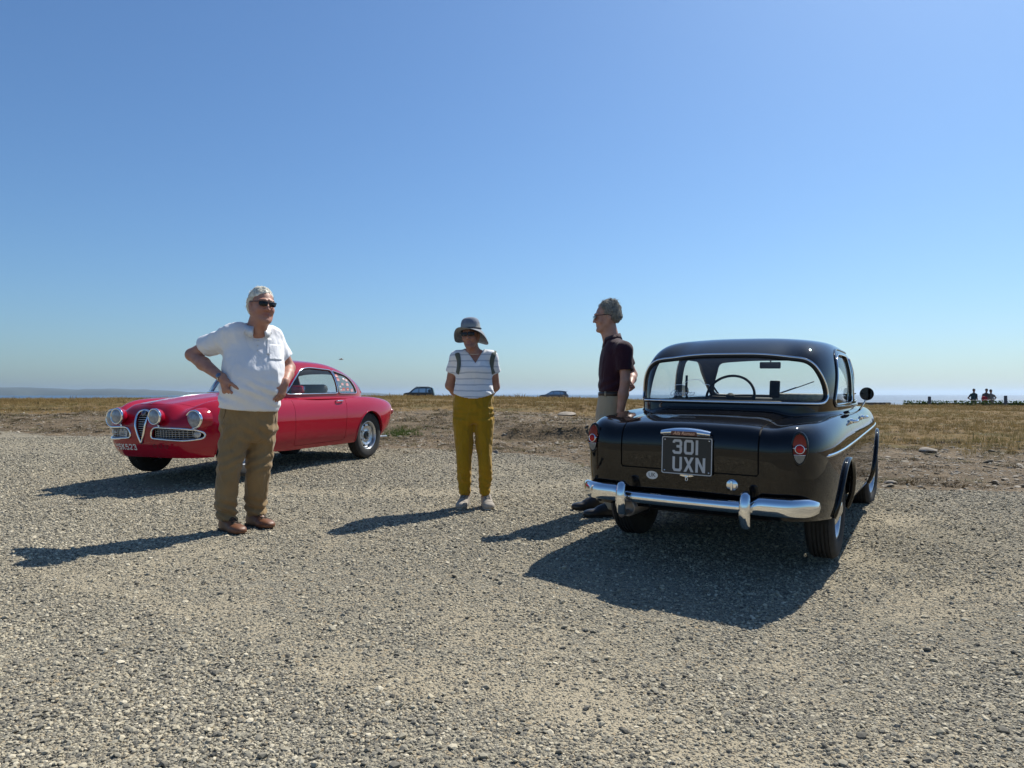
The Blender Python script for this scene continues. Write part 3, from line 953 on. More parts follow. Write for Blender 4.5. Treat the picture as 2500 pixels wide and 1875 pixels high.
def side_strip(name, B, pts, side, mat_, parent, r=.008, flat=1.0, out=.002):
    """trim laid on a flank: pts are (x, z)"""
    P = []; U = []
    for x, z in bez(pts, 10):
        h = cast(B, (x, side * 2, z), (0, -side, 0))
        if h is None: continue
        n = h[1] if h[1][1] * side > 0 else -h[1]
        P.append(h[0] + n * out); U.append(n)
    mb = MB(); rr = np.full(len(P), r); rr[0] *= .25; rr[-1] *= .25
    mb.tube(P, rr, 8, flat=flat, up=np.array(U))
    return mb.build(name, mat_, parent)

# painted letters, cut as flat strips from strokes (UK plate style); box 0..1 wide, 0..1 high
GLY = {
 '3': [[(0, .80), (0, .9), (.14, 1), (.86, 1), (1, .88), (1, .64), (.84, .53), (.38, .53)], [(.84, .53), (1, .42), (1, .12), (.86, 0), (.14, 0), (0, .10), (0, .20)]],
 '0': [[(.5, 1), (.14, 1), (0, .88), (0, .12), (.14, 0), (.86, 0), (1, .12), (1, .88), (.86, 1), (.5, 1)]],
 '1': [[(.5, 0), (.5, 1)]],
 'U': [[(0, 1), (0, .14), (.16, 0), (.84, 0), (1, .14), (1, 1)]],
 'X': [[(0, 0), (1, 1)], [(0, 1), (1, 0)]],
 'N': [[(0, 0), (0, 1)], [(0, 1), (1, 0)], [(1, 0), (1, 1)]],
 'S': [[(1, .82), (1, .9), (.86, 1), (.14, 1), (0, .88), (0, .64), (.16, .53), (.84, .5), (1, .38), (1, .12), (.86, 0), (.14, 0), (0, .10), (0, .2)]],
 'K': [[(0, 0), (0, 1)], [(0, .42), (1, 1)], [(.36, .60), (1, 0)]],
 '5': [[(.95, 1), (.08, 1), (.02, .55), (.2, .62), (.82, .62), (1, .5), (1, .12), (.86, 0), (.14, 0), (0, .10), (0, .18)]],
 '2': [[(0, .80), (0, .9), (.14, 1), (.86, 1), (1, .88), (1, .62), (.86, .5), (0, .12), (0, 0), (1, 0)]],
 'V': [[(0, 1), (.5, 0)], [(.5, 0), (1, 1)]],
}
def glyph_strips(text, h, wd, stroke, gap):
    """triangulated flat letters in the xy plane, centred; -> verts, faces"""
    adv = [stroke if c == '1' else wd for c in text]
    tot = sum(adv) + gap * (len(text) - 1)
    V = []; F = []; x0 = -tot / 2
    for c, a in zip(text, adv):
        hw = stroke / 2
        for k, pl in enumerate(GLY[c]):
            P = np.array([((x0 + a / 2) if c == '1' else x0 + hw + px * (wd - stroke), (hw if c in '' else 0) + py * h) for px, py in pl], float)
            # keep strokes inside the box top and bottom
            mn, mx = 0 + hw, h - hw
            horiz_safe = c not in '1XNUKV'
            if horiz_safe: P[:, 1] = mn + (P[:, 1] / h) * (mx - mn)
            if c == 'U': P[:, 1] = np.where(P[:, 1] < h * .5, mn + P[:, 1] * (h - mn) / h, P[:, 1])
            n = len(P); L = []; Rr = []
            closed = np.allclose(P[0], P[-1])
            for i in range(n):
                a_ = P[i] - P[i - 1] if i > 0 else (P[i] - P[-2] if closed else P[1] - P[0])
                b_ = P[i + 1] - P[i] if i < n - 1 else (P[1] - P[0] if closed else P[-1] - P[-2])
                a_ = a_ / np.linalg.norm(a_); b_ = b_ / np.linalg.norm(b_)
                na = np.array([-a_[1], a_[0]]); nb = np.array([-b_[1], b_[0]])
                m_ = na + nb; m_ /= np.linalg.norm(m_); s_ = hw / max(.5, m_ @ na)
                L.append(P[i] + m_ * s_); Rr.append(P[i] - m_ * s_)
            if c in 'XNKV' and n == 2 and abs(P[0][0] - P[1][0]) > 1e-6:          # slanted ends cut level
                d = P[1] - P[0]; hx = hw / abs(d[1] / np.linalg.norm(d)) * (1.0 if c != 'N' else .95)
                L = [P[0] + (-hx, 0), P[1] + (-hx, 0)]; Rr = [P[0] + (hx, 0), P[1] + (hx, 0)]
                if (P[1] - P[0])[1] < 0: L, Rr = Rr, L
            zo = .00015 * k
            b0 = len(V)
            for p in L: V.append((p[0], p[1] - h / 2, zo))
            for p in Rr: V.append((p[0], p[1] - h / 2, zo))
            for i in range(n - 1): F.append((b0 + i, b0 + n + i, b0 + n + i + 1, b0 + i + 1))
        x0 += a + gap
    return np.array(V), F

def text_mesh(s, size, shear=0.0, extrude=0.0):
    """verts, faces of a line of text in the built-in typeface, centred in xy"""
    cu = bpy.data.curves.new('t', 'FONT'); cu.body = s; cu.size = size; cu.align_x = 'CENTER'; cu.align_y = 'CENTER'
    cu.shear = shear; cu.extrude = extrude; cu.resolution_u = 3
    o = bpy.data.objects.new('t', cu); COL.objects.link(o)
    dg = bpy.context.evaluated_depsgraph_get(); me = bpy.data.meshes.new_from_object(o.evaluated_get(dg))
    v = np.array([q.co[:] for q in me.vertices]); f = [tuple(p.vertices) for p in me.polygons]
    bpy.data.objects.remove(o); bpy.data.curves.remove(cu); bpy.data.meshes.remove(me)
    return v, f

def decal(name, v, f, M, mat_, parent, B=None, lift=.0015, thick=0.0):
    """put flat xy art on a surface: M maps it near the body, then it is dropped along -z of M onto B"""
    v = np.asarray(v, float); M = np.array(M)
    w_ = v @ M[:3, :3].T + M[:3, 3]
    if B is not None:
        for i in range(len(w_)):
            h = cast(B, w_[i] + M[:3, 2] * .15, -M[:3, 2])
            if h is not None:
                n = h[1] if h[1] @ M[:3, 2] > 0 else -h[1]
                w_[i] = h[0] + n * (lift + v[i][2])
    return mk(name, w_, f, mat_, parent, smooth=False)

# ------------------------------------------------------------------ car materials
def paint(name, col, dust=.25, flake=0.):
    m, nt, b = newmat(name); L = nt.links.new
    tc = node(nt, 'TexCoord'); geo = node(nt, 'NewGeometry')
    nz = node(nt, 'TexNoise', i_Scale=3.0, i_Detail=8., i_Roughness=.7); L(tc.outputs['Object'], nz.inputs[0])
    sep = node(nt, 'SeparateXYZ'); L(geo.outputs['Normal'], sep.inputs[0])
    up = node(nt, 'MapRange'); up.inputs[1].default_value = .2; up.inputs[2].default_value = 1.; L(sep.outputs[2], up.inputs[0])
    a = node(nt, 'MapRange'); a.inputs[1].default_value = .35; a.inputs[2].default_value = .75; L(nz.outputs[0], a.inputs[0])
    mu = node(nt, 'Math', operation='MULTIPLY'); L(up.outputs[0], mu.inputs[0]); L(a.outputs[0], mu.inputs[1])
    m2 = node(nt, 'Math', operation='MULTIPLY_ADD'); L(mu.outputs[0], m2.inputs[0]); m2.inputs[1].default_value = dust; m2.inputs[2].default_value = dust * .06
    mx = node(nt, 'Mix', data_type='RGBA'); mx.inputs[6].default_value = (*col, 1); mx.inputs[7].default_value = (.22, .20, .17, 1)
    L(m2.outputs[0], mx.inputs[0]); L(mx.outputs[2], b.inputs['Base Color'])
    b.inputs['Roughness'].default_value = .5; b.inputs['Specular IOR Level'].default_value = 0.0
    b.inputs['Coat Weight'].default_value = 1.0; b.inputs['Coat IOR'].default_value = 1.47
    rr = node(nt, 'MapRange'); rr.inputs[3].default_value = .015; rr.inputs[4].default_value = .10; L(mu.outputs[0], rr.inputs[0]); L(rr.outputs[0], b.inputs['Coat Roughness'])
    bz = node(nt, 'TexNoise', i_Scale=9.0, i_Detail=2.); L(tc.outputs['Object'], bz.inputs[0])
    bp = node(nt, 'Bump'); bp.inputs['Strength'].default_value = .03; bp.inputs['Distance'].default_value = .01
    L(bz.outputs[0], bp.inputs['Height']); L(bp.outputs[0], b.inputs['Coat Normal'])
    return m
CHROME = mat('chrome', (.78, .79, .80), .06, 1.0, var=.05, vscale=5, rvar=.04)
RUBBER = mat('tyre_rubber', (.022, .021, .020), .85, var=.3, vscale=20, bump=.3, bscale=80)
GASKET = mat('black_rubber', (.012, .012, .012), .5, var=.1)
UNDER = mat('underbody', (.012, .012, .012), .9, var=.3)
SILVER = mat('wheel_silver', (.55, .56, .57), .32, .85, var=.08, vscale=14, rvar=.08)
GLASS = glassmat('window_glass', (.94, .97, .96), dirt=.025)
LENS = glassmat('lamp_glass', (.95, .97, .97), rough=.03)
CABIN = mat('cabin_trim', (.035, .034, .033), .8, var=.2)
LINING = mat('headlining', (.20, .195, .18), .95, var=.1)
WHITEP = mat('white_print', (.74, .74, .72), .5, var=.04)
BLACKP = mat('plate_black', (.012, .012, .013), .35, var=.1)

def wheel_parts(root, c, side, R_=.315, wid=.155, rim=.19, kind='dish', steer=0.0, rim_mat=None, cap_mat=None):
    """a wheel as its own group of meshes under root; axis along y; side +1 = outer face towards +y"""
    M = np.array(Matrix.Translation(c) @ Matrix.Rotation(steer, 4, 'Z') @ Matrix.Rotation(-side * math.pi / 2, 4, 'X'))
    hw = wid / 2
    prof = [(rim - .008, -hw * .75), (rim + .012, -hw * .92), (R_ - .045, -hw), (R_ - .02, -hw * .93), (R_ - .006, -hw * .72), (R_ - .001, -hw * .68)]
    tread = []
    ng = 5
    for k in range(ng):                                    # tread ribs
        a = -hw * .68 + 2 * hw * .68 * k / ng; b_ = a + 2 * hw * .68 / ng
        g = .012
        tread += [(R_, a + g * .3), (R_, b_ - g * .5), (R_ - .007, b_ - g * .45), (R_ - .007, b_ + g * .25)]
    tread[-1] = (R_ - .002, hw * .68)
    prof = prof + tread + [(R_ - .006, hw * .72), (R_ - .02, hw * .93), (R_ - .045, hw), (rim + .03, hw * .97), (rim + .012, hw * .9), (rim - .008, hw * .74)]
    tyre = MB().lathe(prof, 56, M, cap=False).build('tyre', RUBBER, root)
    sharp(tyre, 40)
    rm = rim_mat or SILVER
    if kind == 'dish':
        p2 = [(rim - .002, -hw * .8), (rim, hw * .70), (rim + .007, hw * .80), (rim - .002, hw * .84), (rim - .012, hw * .74), (rim - .022, hw * .40), (rim - .055, hw * .26), (.10, hw * .42), (.0, hw * .42)]
        r_ = MB().lathe(p2, 48, M, cap=False).build('rim', rm, tyre)
        q = MB()
        q.lathe([(.128, hw * .40), (.131, hw * .52), (.122, hw * .66), (.10, hw * .80), (.072, hw * .95), (.06, hw * .96), (.052, hw * 1.06), (.03, hw * 1.16), (0, hw * 1.2)], 40, M, cap=False)
        q.build('hubcap', cap_mat or CHROME, tyre)
        for k in range(10):
            a = 2 * math.pi * k / 10
            MB().lathe([(0, hw * .30), (.011, hw * .30), (.011, hw * .37), (0, hw * .37)], 10, M @ np.array(Matrix.Translation((.152 * math.cos(a), .152 * math.sin(a), 0))), cap=False).build('vent_hole', GASKET, tyre)
    else:                                                   # pierced steel wheel
        n = 96; holes = 8
        rr = np.linspace(.05, rim - .012, 14)
        v = []; f = []
        zf = pchip([.0, .05, .075, .105, .135, .158, .178, .19], [hw * .42, hw * .40, hw * .35, hw * .34, hw * .52, hw * .40, hw * .18, hw * .12])
        for r in rr:
            for k in range(n):
                a = 2 * math.pi * k / n
                v.append((r * math.cos(a), r * math.sin(a), zf(r)))
        for i in range(len(rr) - 1):
            for k in range(n):
                rm_ = .5 * (rr[i] + rr[i + 1]); ka = ((k + .5) / n * holes) % 1 - .5
                da = ka / holes * 2 * math.pi * rm_
                if (da / .024) ** 2 + ((rm_ - .150) / .017) ** 2 < 1: continue
                f.append((i * n + k, i * n + (k + 1) % n, (i + 1) * n + (k + 1) % n, (i + 1) * n + k))
        Mv = np.array(v) @ M[:3, :3].T + M[:3, 3]
        mb = MB().add(Mv, f)
        mb.lathe([(rim - .002, -hw * .8), (rim, hw * .66), (rim + .008, hw * .78), (rim - .001, hw * .86), (rim - .010, hw * .76), (rim - .014, hw * .10)], 48, M, cap=False)
        r_ = mb.build('rim', rm, tyre)
        MB().lathe([(.056, hw * .40), (.056, hw * .46), (.035, hw * .60), (.03, hw * .60), (.028, hw * .5), (0, hw * .5)], 24, M, cap=False).build('hub', GASKET, tyre)
        MB().lathe([(rim - .02, -hw * .4), (.0, -hw * .4)], 32, M, cap=False).build('brake_drum', UNDER, tyre)
        for k in range(4):
            a = 2 * math.pi * (k + .5) / 4
            MB().lathe([(.012, hw * .36), (.012, hw * .50), (.006, hw * .58), (0, hw * .58)], 6, M @ np.array(Matrix.Translation((.078 * math.cos(a), .078 * math.sin(a), 0))), cap=False).build('wheel_nut', CHROME, tyre)
    return tyre

def wheel_well(root, xw, side, r=.36, yin=.42, yout=.71, zc=.33):
    """dark half-drum behind a wheel opening"""
    M = np.array(Matrix.Translation((xw, 0, zc)) @ Matrix.Rotation(-math.pi / 2, 4, 'X'))
    mb = MB()
    mb.lathe([(.001, side * yin), (r, side * yin), (r, side * yout)], 28, M, cap=False, a0=math.pi - .12, a1=2 * math.pi + .12)
    return mb.build('wheel_well', UNDER, root)

# ------------------------------------------------------------------ the black saloon, seen from behind
BLACK = paint('black_paint', (.003, .003, .0036), dust=.035)
def black_saloon():
    root = thing('saloon_car', 'black vintage four-door saloon seen from behind, number plate 301 UXN', 'car', (1.462, 4.904, -.012), R(60))
    root.rotation_euler = (R(1.1), 0, R(58.5))
    hc = cspline([-.95, -.80, -.55, -.15, .4, 1.2, 1.75, 2.2, 2.65, 2.95, 3.1], [.795, .838, .880, .918, .935, .955, .97, .955, .90, .82, .74])
    hf = cspline([-.95, -.80, -.5, -.1, .4, 1.2, 1.75, 2.2, 2.65, 2.95, 3.1], [.782, .834, .863, .884, .898, .91, .92, .905, .87, .80, .72])
    def H(x, y):
        a = np.abs(y); b = ss(.30, .62, a)
        val = np.exp(-((a - .46) / .07) ** 2) * .012
        return hc(x) * (1 - b) + hf(x) * b - val - .02 * (a / .6) ** 2 * (1 - b)
    Wd = cspline([-.95, -.5, 0, .9, 1.8, 2.4, 3.1], [.735, .762, .772, .775, .772, .765, .735])
    low = [(0, 0, 0, 0), (.12, .002, .006, .01), (.26, .014, .020, .03), (.35, .036, .040, .06), (.46, .10, .085, .12)]
    zs = lambda x, y: np.full(np.shape(x), .645) + .03 * ss(-.3, -.9, x)
    S = shell(-.868, 3.06, Wd, 8.6, 5.0, H, zs, low, (.115, 2.25, .095, 2.7, .20, 2.2), .18, xm=1.08, N=480)
    Bb = bvh(S)
    # cabin
    Hr = lambda x, y: 1.432 - .040 * (np.abs(x - .85) / .85) ** 2.2 - .026 * (np.abs(y) / .5) ** 2.8
    Wc = cspline([-.35, .2, .9, 1.5, 2.1], [.64, .675, .685, .675, .64])
    zc = lambda x, y: H(x, y) + .02
    Cb = shell(-.26, 1.98, Wc, 4.2, 4.0, Hr, zc, [(0, 0, 0, 0), (.014, -.004, -.006, -.006), (.03, -.022, -.03, -.03)], (.185, 3.1, .74, 1.78, .88, 1.65), .02, xm=.9, N=420, rows=(5, 34, 18), Wref=.67)
    cabin_base = lambda v: np.where((v[:, 2] > .8), (np.abs((v[:, 0] - .86) / 1.04)) ** 4 + (np.abs(v[:, 1]) / .62) ** 4 - 1, 1.)
    _, S = clip(S, cabin_base)
    bot = cspline([-.95, -.5, -.2, .3, .8, 1.8, 2.2, 2.7, 3.1], [.325, .30, .27, .245, .225, .225, .25, .30, .33])
    _, S = clip(S, lambda v: v[:, 2] - bot(v[:, 0]))
    for xw, rr_, zz in ((0, .318, .285), (2.38, .36, .325)):
        S = clip(S, lambda v: np.where(np.abs(v[:, 1]) > .4, np.hypot(v[:, 0] - xw, (v[:, 2] - zz) * .97) - rr_, 1.))[1]
        for sd in (1, -1):
            wheel_well(root, xw, sd, rr_ + .006, .40, .70, zz)
    # boot lid
    lid = lambda v: np.maximum.reduce([np.abs(v[:, 1]) - (.408 + .04 * ss(-.8, -.2, v[:, 0])), v[:, 0] + .175, .562 - v[:, 2]])
    L_, S = clip(S, lambda v: lid(v) + 0.0)
    gap = .0028
    Lid, _ = clip(L_, lambda v: lid(v) + gap * 2)
    band = clip(clip(shell_band(L_, S), lambda v: lid(v) - .03)[0], lambda v: lid(v) + .03)[1]
    S = clip(S, lambda v: lid(v) - gap)[1]
    panel('boot_lid', Lid, BLACK, root, .012)
    mk('panel_gap', band.offset(-.012).v, band.f, UNDER, root)
    # doors
    doors = []
    rear = round_poly([(.30, .27), (1.015, .25), (1.015, .99), (.26, .99), (.26, .72), (.36, .60), (.385, .45)], .04)
    frnt = round_poly([(1.015, .25), (1.93, .25), (1.93, .99), (1.015, .99)], .03)
    for nm, pl in (('rear_door', rear), ('front_door', frnt)):
        for sd in (1, -1):
            fld = lambda v: np.where((v[:, 1] * sd > .3), poly_sdf(v[:, 0], v[:, 2], pl), .5)
            inn, S2 = clip(S, fld)
            band = clip(clip(shell_band(inn, S2), lambda v: fld(v) - .02)[0], lambda v: fld(v) + .02)[1]
            mk('panel_gap', band.offset(-.010).v, band.f, UNDER, root)
            d = panel(nm, clip(inn, lambda v: fld(v) + gap)[0], BLACK, root, .012)
            S = clip(S2, lambda v: fld(v) - gap)[1]
            doors.append((d, sd, nm))
    panel('body_shell', S, BLACK, root, .015)
    # wheel-arch lips
    for lp in border(S):
        P = S.v[lp]
    for xw, rr_, zz in ((0, .318, .285), (2.38, .36, .325)):
        for sd in (1, -1):
            P = []; U = []
            for a in np.linspace(R(-12), R(192), 50):
                x = xw + (rr_ + .004) * math.cos(a); z = zz + (rr_ + .004) * math.sin(a) / .97
                if z < bot(x) + .005: continue
                h = cast(Bb, (x, sd * 2, z), (0, -sd, 0))
                if h is None: continue
                P.append(h[0] + np.array((0, sd * .004, 0))); U.append((0, sd, 0))
            MB().tube(P, .013, 8, up=np.array(U), flat=1.35).build('arch_lip', BLACK, root)
    # cabin openings
    C = Cb
    rw = round_poly([(-.636, .960), (.636, .960), (.622, 1.10), (.548, 1.246), (.22, 1.288), (-.22, 1.288), (-.548, 1.246), (-.622, 1.10)], [.05, .05, .09, .12, .12, .12, .12, .09], 5)
    ws_ = round_poly([(-.60, .99), (.60, .99), (.585, 1.15), (.51, 1.305), (.17, 1.328), (-.17, 1.328), (-.51, 1.305), (-.585, 1.15)], [.05, .05, .08, .07, .1, .1, .07, .08], 5)
    sw1 = round_poly([(.215, .953), (.955, .968), (.955, 1.306), (.52, 1.306), (.385, 1.255)], [.02, .02, .03, .08, .06], 5)
    sw2 = round_poly([(1.065, .972), (1.74, .98), (1.60, 1.14), (1.40, 1.298), (1.065, 1.30)], [.03, .04, .06, .09, .04], 5)
    vis = []
    def opening(nm, fld, rtrim, tm, gmat=GLASS, inn_off=-.012):
        nonlocal C
        g_, C = clip(C, fld)
        go = panel(nm, g_.offset(inn_off), gmat, root, lip=False)
        vis.append((nm, g_, rtrim, tm))
        return go
    rear_glass = opening('rear_window', lambda v: np.where(v[:, 0] < .35, poly_sdf(v[:, 1], v[:, 2], rw), .5), .0085, CHROME)
    opening('windscreen', lambda v: np.where(v[:, 0] > 1.2, poly_sdf(v[:, 1], v[:, 2], ws_), .5), .0085, CHROME)
    for sd in (1, -1):
        opening('door_window', lambda v: np.where(v[:, 1] * sd > .25, poly_sdf(v[:, 0], v[:, 2], sw1), .5), .005, CHROME)
        opening('door_window', lambda v: np.where(v[:, 1] * sd > .25, poly_sdf(v[:, 0], v[:, 2], sw2), .5), .005, CHROME)
    for nm, g_, r_, tm in vis:
        trim_loops('window_trim', g_, tm, root, r_, .002)
        if nm in ('rear_window', 'windscreen'):
            trim_loops('window_seal', g_.offset(-.010), GASKET, root, .018, .0)
    # outer door-frame line
    for sd in (1, -1):
        fr = round_poly([(.175, .94), (1.86, .95), (1.66, 1.17), (1.44, 1.345), (.54, 1.345), (.36, 1.28)], [.02, .03, .06, .1, .10, .08], 6)
        g_, _ = clip(Cb, lambda v: np.where(v[:, 1] * sd > .22, poly_sdf(v[:, 0], v[:, 2], fr), .5))
        trim_loops('door_frame_edge', g_, BLACK, root, .009, .0)
        side_strip('pillar_gap', bvh(C), [(1.01, .98), (1.01, 1.15), (1.008, 1.31)], sd, GASKET, root, .0035, 1.0, 0)
    panel('roof', C, BLACK, root, .02)
    I_ = C.offset(-.022).flip()
    mk('headlining', I_.v, I_.f, CABIN, root, normals=I_.n)
    Bc = bvh(Cb)
    # floor pan, tail inner, bulkheads
    fl = MB()
    pl_ = [(-.60, -.42), (-.60, .42), (-.40, .42), (.40, .42), (.42, .66), (1.95, .66), (1.97, .42), (2.9, .45), (2.9, -.45), (1.97, -.42), (1.95, -.66), (.42, -.66), (.40, -.42), (-.40, -.42)]
    fl.prism(pl_, .27, .30); fl.build('floor_pan', UNDER, root, smooth=False)
    fl = MB().box((-.22, 0, .58), (.02, .90, .50)); fl.build('seat_bulkhead', UNDER, root, smooth=False)
    MB().box((-.72, 0, .38), (.05, 1.0, .14), bev=.01).build('rear_valance', UNDER, root)
    MB().box((-.45, 0, .37), (.55, .40, .16), bev=.04).build('fuel_tank', UNDER, root)
    MB().tube([(.0, .62, .315), (0, -.62, .315)], .035, 10).build('rear_axle', UNDER, root)
    MB().lathe([(.0, -.25), (.05, -.25), (.052, -.24), (.052, .25), (.045, .256), (.04, .25), (0, .25)], 18, frame((-.62, .36, .31), (-1, 0, 0)), cap=False).build('silencer', mat('silencer_steel', (.30, .27, .24), .5, .8, var=.3), root)
    MB().tube(bez([(-.86, .36, .29), (-.93, .36, .285), (-.965, .36, .28)], 6), .016, 10).build('exhaust_pipe', mat('exhaust_steel', (.25, .22, .2), .5, .8), root)
    # wheels
    for xw, st in ((0, 0), (2.38, R(-4))):
        for sd in (1, -1):
            wheel_parts(root, (xw, sd * .640, .305 if xw == 0 else .313), sd, .325 if xw == 0 else .318, .170, .195, 'dish', st)
    # rear bumper: slim middle blade with taller wrapped ends
    def bumper(xc, sgn, zc_):
        rowp = []
        ys = np.r_[np.linspace(-.725, -.42, 16), np.linspace(-.38, .38, 14), np.linspace(.42, .725, 16)]
        def xplan(y):
            a = abs(y)
            return xc + sgn * (-.05 * (a / .7) ** 2 - .16 * max(0, (a - .53) / .20) ** 2.2)
        G = []
        for y in ys:
            yy = np.clip(y, -.71, .71); a = abs(y)
            hh = .031 + (.017 * ss(.395, .415, a)) - .010 * ss(.64, .725, a)
            hh *= max(.12, math.sqrt(max(0, 1 - (max(0, a - .655) / .070) ** 2))); x = xplan(y); dz = zc_ + .014 * ss(.395, .415, a)
            ring = []
            for k in range(13):
                t = -math.pi / 2 + math.pi * k / 12
                ring.append((x - sgn * .030 + sgn * .034 * math.cos(t) ** .8, yy, dz + hh * math.sin(t)))
            G.append(ring)
        G = np.array(G)
        v = G.reshape(-1, 3); n = G.shape[1]
        f = [(i * n + k, i * n + k + 1, (i + 1) * n + k + 1, (i + 1) * n + k) for i in range(len(G) - 1) for k in range(n - 1)]
        f += [tuple(range(n)), tuple((len(G) - 1) * n + k for k in range(n))[::-1]]
        if sgn < 0: f = [q[::-1] for q in f]
        o = sharp(MB().add(v, f).build('bumper', CHROME, root), 50)
        md = o.modifiers.new('thick', 'SOLIDIFY'); md.thickness = .004
        for s_ in (-1, 1):
            pts = []
            xx = xc + sgn * .0
            prof = bez([(xx - sgn * .01, zc_ - .105), (xx + sgn * .022, zc_ - .085), (xx + sgn * .040, zc_ - .03), (xx + sgn * .040, zc_ + .03), (xx + sgn * .022, zc_ + .075), (xx - sgn * .008, zc_ + .092)], 5)
            rr_ = np.interp(np.linspace(0, 1, len(prof)), [0, .1, .4, .8, 1], [.016, .026, .032, .028, .010])
            MB().tube([(p[0], s_ * .362, p[1]) for p in prof], rr_, 12, flat=.7, up=(1, 0, 0)).build('overrider', CHROME, root)
        for s_ in (-1, 1):
            MB().box((xc - sgn * .08, s_ * .33, zc_), (.12, .03, .04)).build('bumper_iron', UNDER, root)
    bumper(-.938, -1, .388)
    bumper(3.13, 1, .42)
    # tail lamps
    ORANGE = mat('lamp_orange', (.26, .035, .008), .2, spec=.3, var=.1)
    RED = mat('lamp_red', (.48, .010, .008), .15, spec=.4, var=.1)
    DRED = mat('lamp_dark_red', (.12, .006, .006), .2, spec=.3, var=.1)
    CLEAR = mat('lamp_clear', (.20, .20, .19), .2, spec=.4, var=.2, vscale=60)
    def tail_lamp(sd):
        yc, zc_ = sd * .612, .722
        h = cast(Bb, (-2, yc, zc_), (1, 0, 0)); x0 = h[0][0]
        nrm = h[1] if h[1][0] < 0 else -h[1]
        nrm = np.array([-1, sd * .22, .06]); nrm /= np.linalg.norm(nrm)
        M = frame((x0 + .004, yc, zc_), nrm, (0, 0, 1))      # local x = up, z = out
        egg = lambda r, e=1.0: np.array([(r * 1.95 * math.cos(a) + (.004 if math.cos(a) > 0 else 0), r * math.sin(a) * (.86 + .10 * math.cos(a))) for a in np.linspace(0, 2 * math.pi, 41)[:-1]])
        def dome(outline, z0, z1, name, m_, par, zsel=None):
            n = len(outline); v = []; f = []
            for t in np.linspace(0, 1, 6):
                s_ = math.cos(t * math.pi / 2); zz = z0 + (z1 - z0) * math.sin(t * math.pi / 2)
                v += [(p[0] * s_, p[1] * s_, zz) for p in outline] if t < 1 else [(outline[:, 0].mean() , outline[:, 1].mean(), z1)]
            for i in range(4):
                for k in range(n): f.append((i * n + k, i * n + (k + 1) % n, (i + 1) * n + (k + 1) % n, (i + 1) * n + k))
            for k in range(n): f.append((4 * n + k, 4 * n + (k + 1) % n, 5 * n))
            v = np.array(v) @ M[:3, :3].T + M[:3, 3]
            return mk(name, v, f, m_, par)
        e1 = egg(.048)
        sur = MB().tube([np.array(M) @ np.array([p[0], p[1], .006, 1]) for p in egg(.047)] and [(M @ np.array([p[0], p[1], .004, 1]))[:3] for p in egg(.043)], .009, 8, closed=True).build('tail_lamp', BLACK, root)
        # lens in bands
        n = 44; L = egg(.040)
        for nm, m_, lo, hi in (('upper_lens', ORANGE, .018, .2), ('middle_lens', DRED, -.030, .018), ('lower_lens', CLEAR, -.2, -.034)):
            rows = []
            zz = np.linspace(max(lo, L[:, 0].min()), min(hi, L[:, 0].max()), 9)
            v = []; f = []
            for q in zz:
                wv = max(np.interp(q, np.sort(L[:21, 0]), np.abs(L[:21, 1])[np.argsort(L[:21, 0])]), .001)
                for t in np.linspace(-1, 1, 9):
                    r2 = max(0, 1 - (q / .086) ** 2 - (t * wv / .046) ** 2 * .8)
                    v.append((q, t * wv, .006 + .022 * math.sqrt(r2)))
            for i in range(8):
                for k in range(8): f.append((i * 9 + k, i * 9 + k + 1, (i + 1) * 9 + k + 1, (i + 1) * 9 + k))
            v = np.array(v) @ M[:3, :3].T + M[:3, 3]
            mk(nm, v, f, m_, sur)
        MB().lathe([(.021, .018), (.021, .030), (.014, .036), (0, .038)], 24, M, cap=False).build('reflector', RED, sur)
        MB().lathe([(.021, .026), (.0235, .031), (.026, .026)], 24, M, cap=False).build('reflector_ring', CHROME, sur)
        MB().box((M @ np.array([-.032, 0, .022, 1]))[:3], (.003, .060, .008), M[:3, :3]).build('lens_strip', CHROME, sur)
        for s_ in (-1, 1):
            MB().box((M @ np.array([.004, s_ * .029, .023, 1]))[:3], (.003, .012, .006), M[:3, :3]).build('lens_strip', CHROME, sur)
    tail_lamp(1); tail_lamp(-1)
    # rear plate
    h = cast(Bb, (-2, 0, .65), (1, 0, 0)); px = h[0][0] - .016
    Mp = frame((px, -.006, .652), (-1, 0, .02), (0, -1, 0))
    rp = round_poly([(-.151, -.110), (.151, -.110), (.151, .110), (-.151, .110)], .012, 4)
    plate = MB().prism(rp, -.006, 0, Mp).build('number_plate', BLACKP, root, smooth=False)
    inner = round_poly([(-.144, -.103), (.144, -.103), (.144, .103), (-.144, .103)], .010, 4)
    mb = MB(); n = len(rp); v = [(*p, .0008) for p in round_poly([(-.1492, -.1082), (.1492, -.1082), (.1492, .1082), (-.1492, .1082)], .012, 4)] + [(*p, .0008) for p in inner]
    mb.add(np.array(v) @ Mp[:3, :3].T + Mp[:3, 3], [(i, (i + 1) % n, n + (i + 1) % n, n + i) for i in range(n)])
    SILV = mat('plate_silver', (.52, .53, .54), .45, var=.04)
    mb.build('plate_border', SILV, plate, smooth=False)
    for txt, yy, xo in (('301', .051, -.008), ('UXN', -.050, .014)):
        v, f = glyph_strips(txt, .085, .057, .0148, .0115)
        v = v + np.array([xo, yy, .0012])
        mk('plate_lettering', v @ Mp[:3, :3].T + Mp[:3, 3], f, SILV, plate, smooth=False)
    for sx in (-1, 1):
        for sy in (-1, 1):
            MB().lathe([(.005, 0), (.005, .002), (0, .0035)], 10, Mp @ np.array(Matrix.Translation((sx * .131, sy * .091, .001))), cap=False).build('plate_screw', CHROME, plate)
    # bright lamp bar over the plate
    G = []
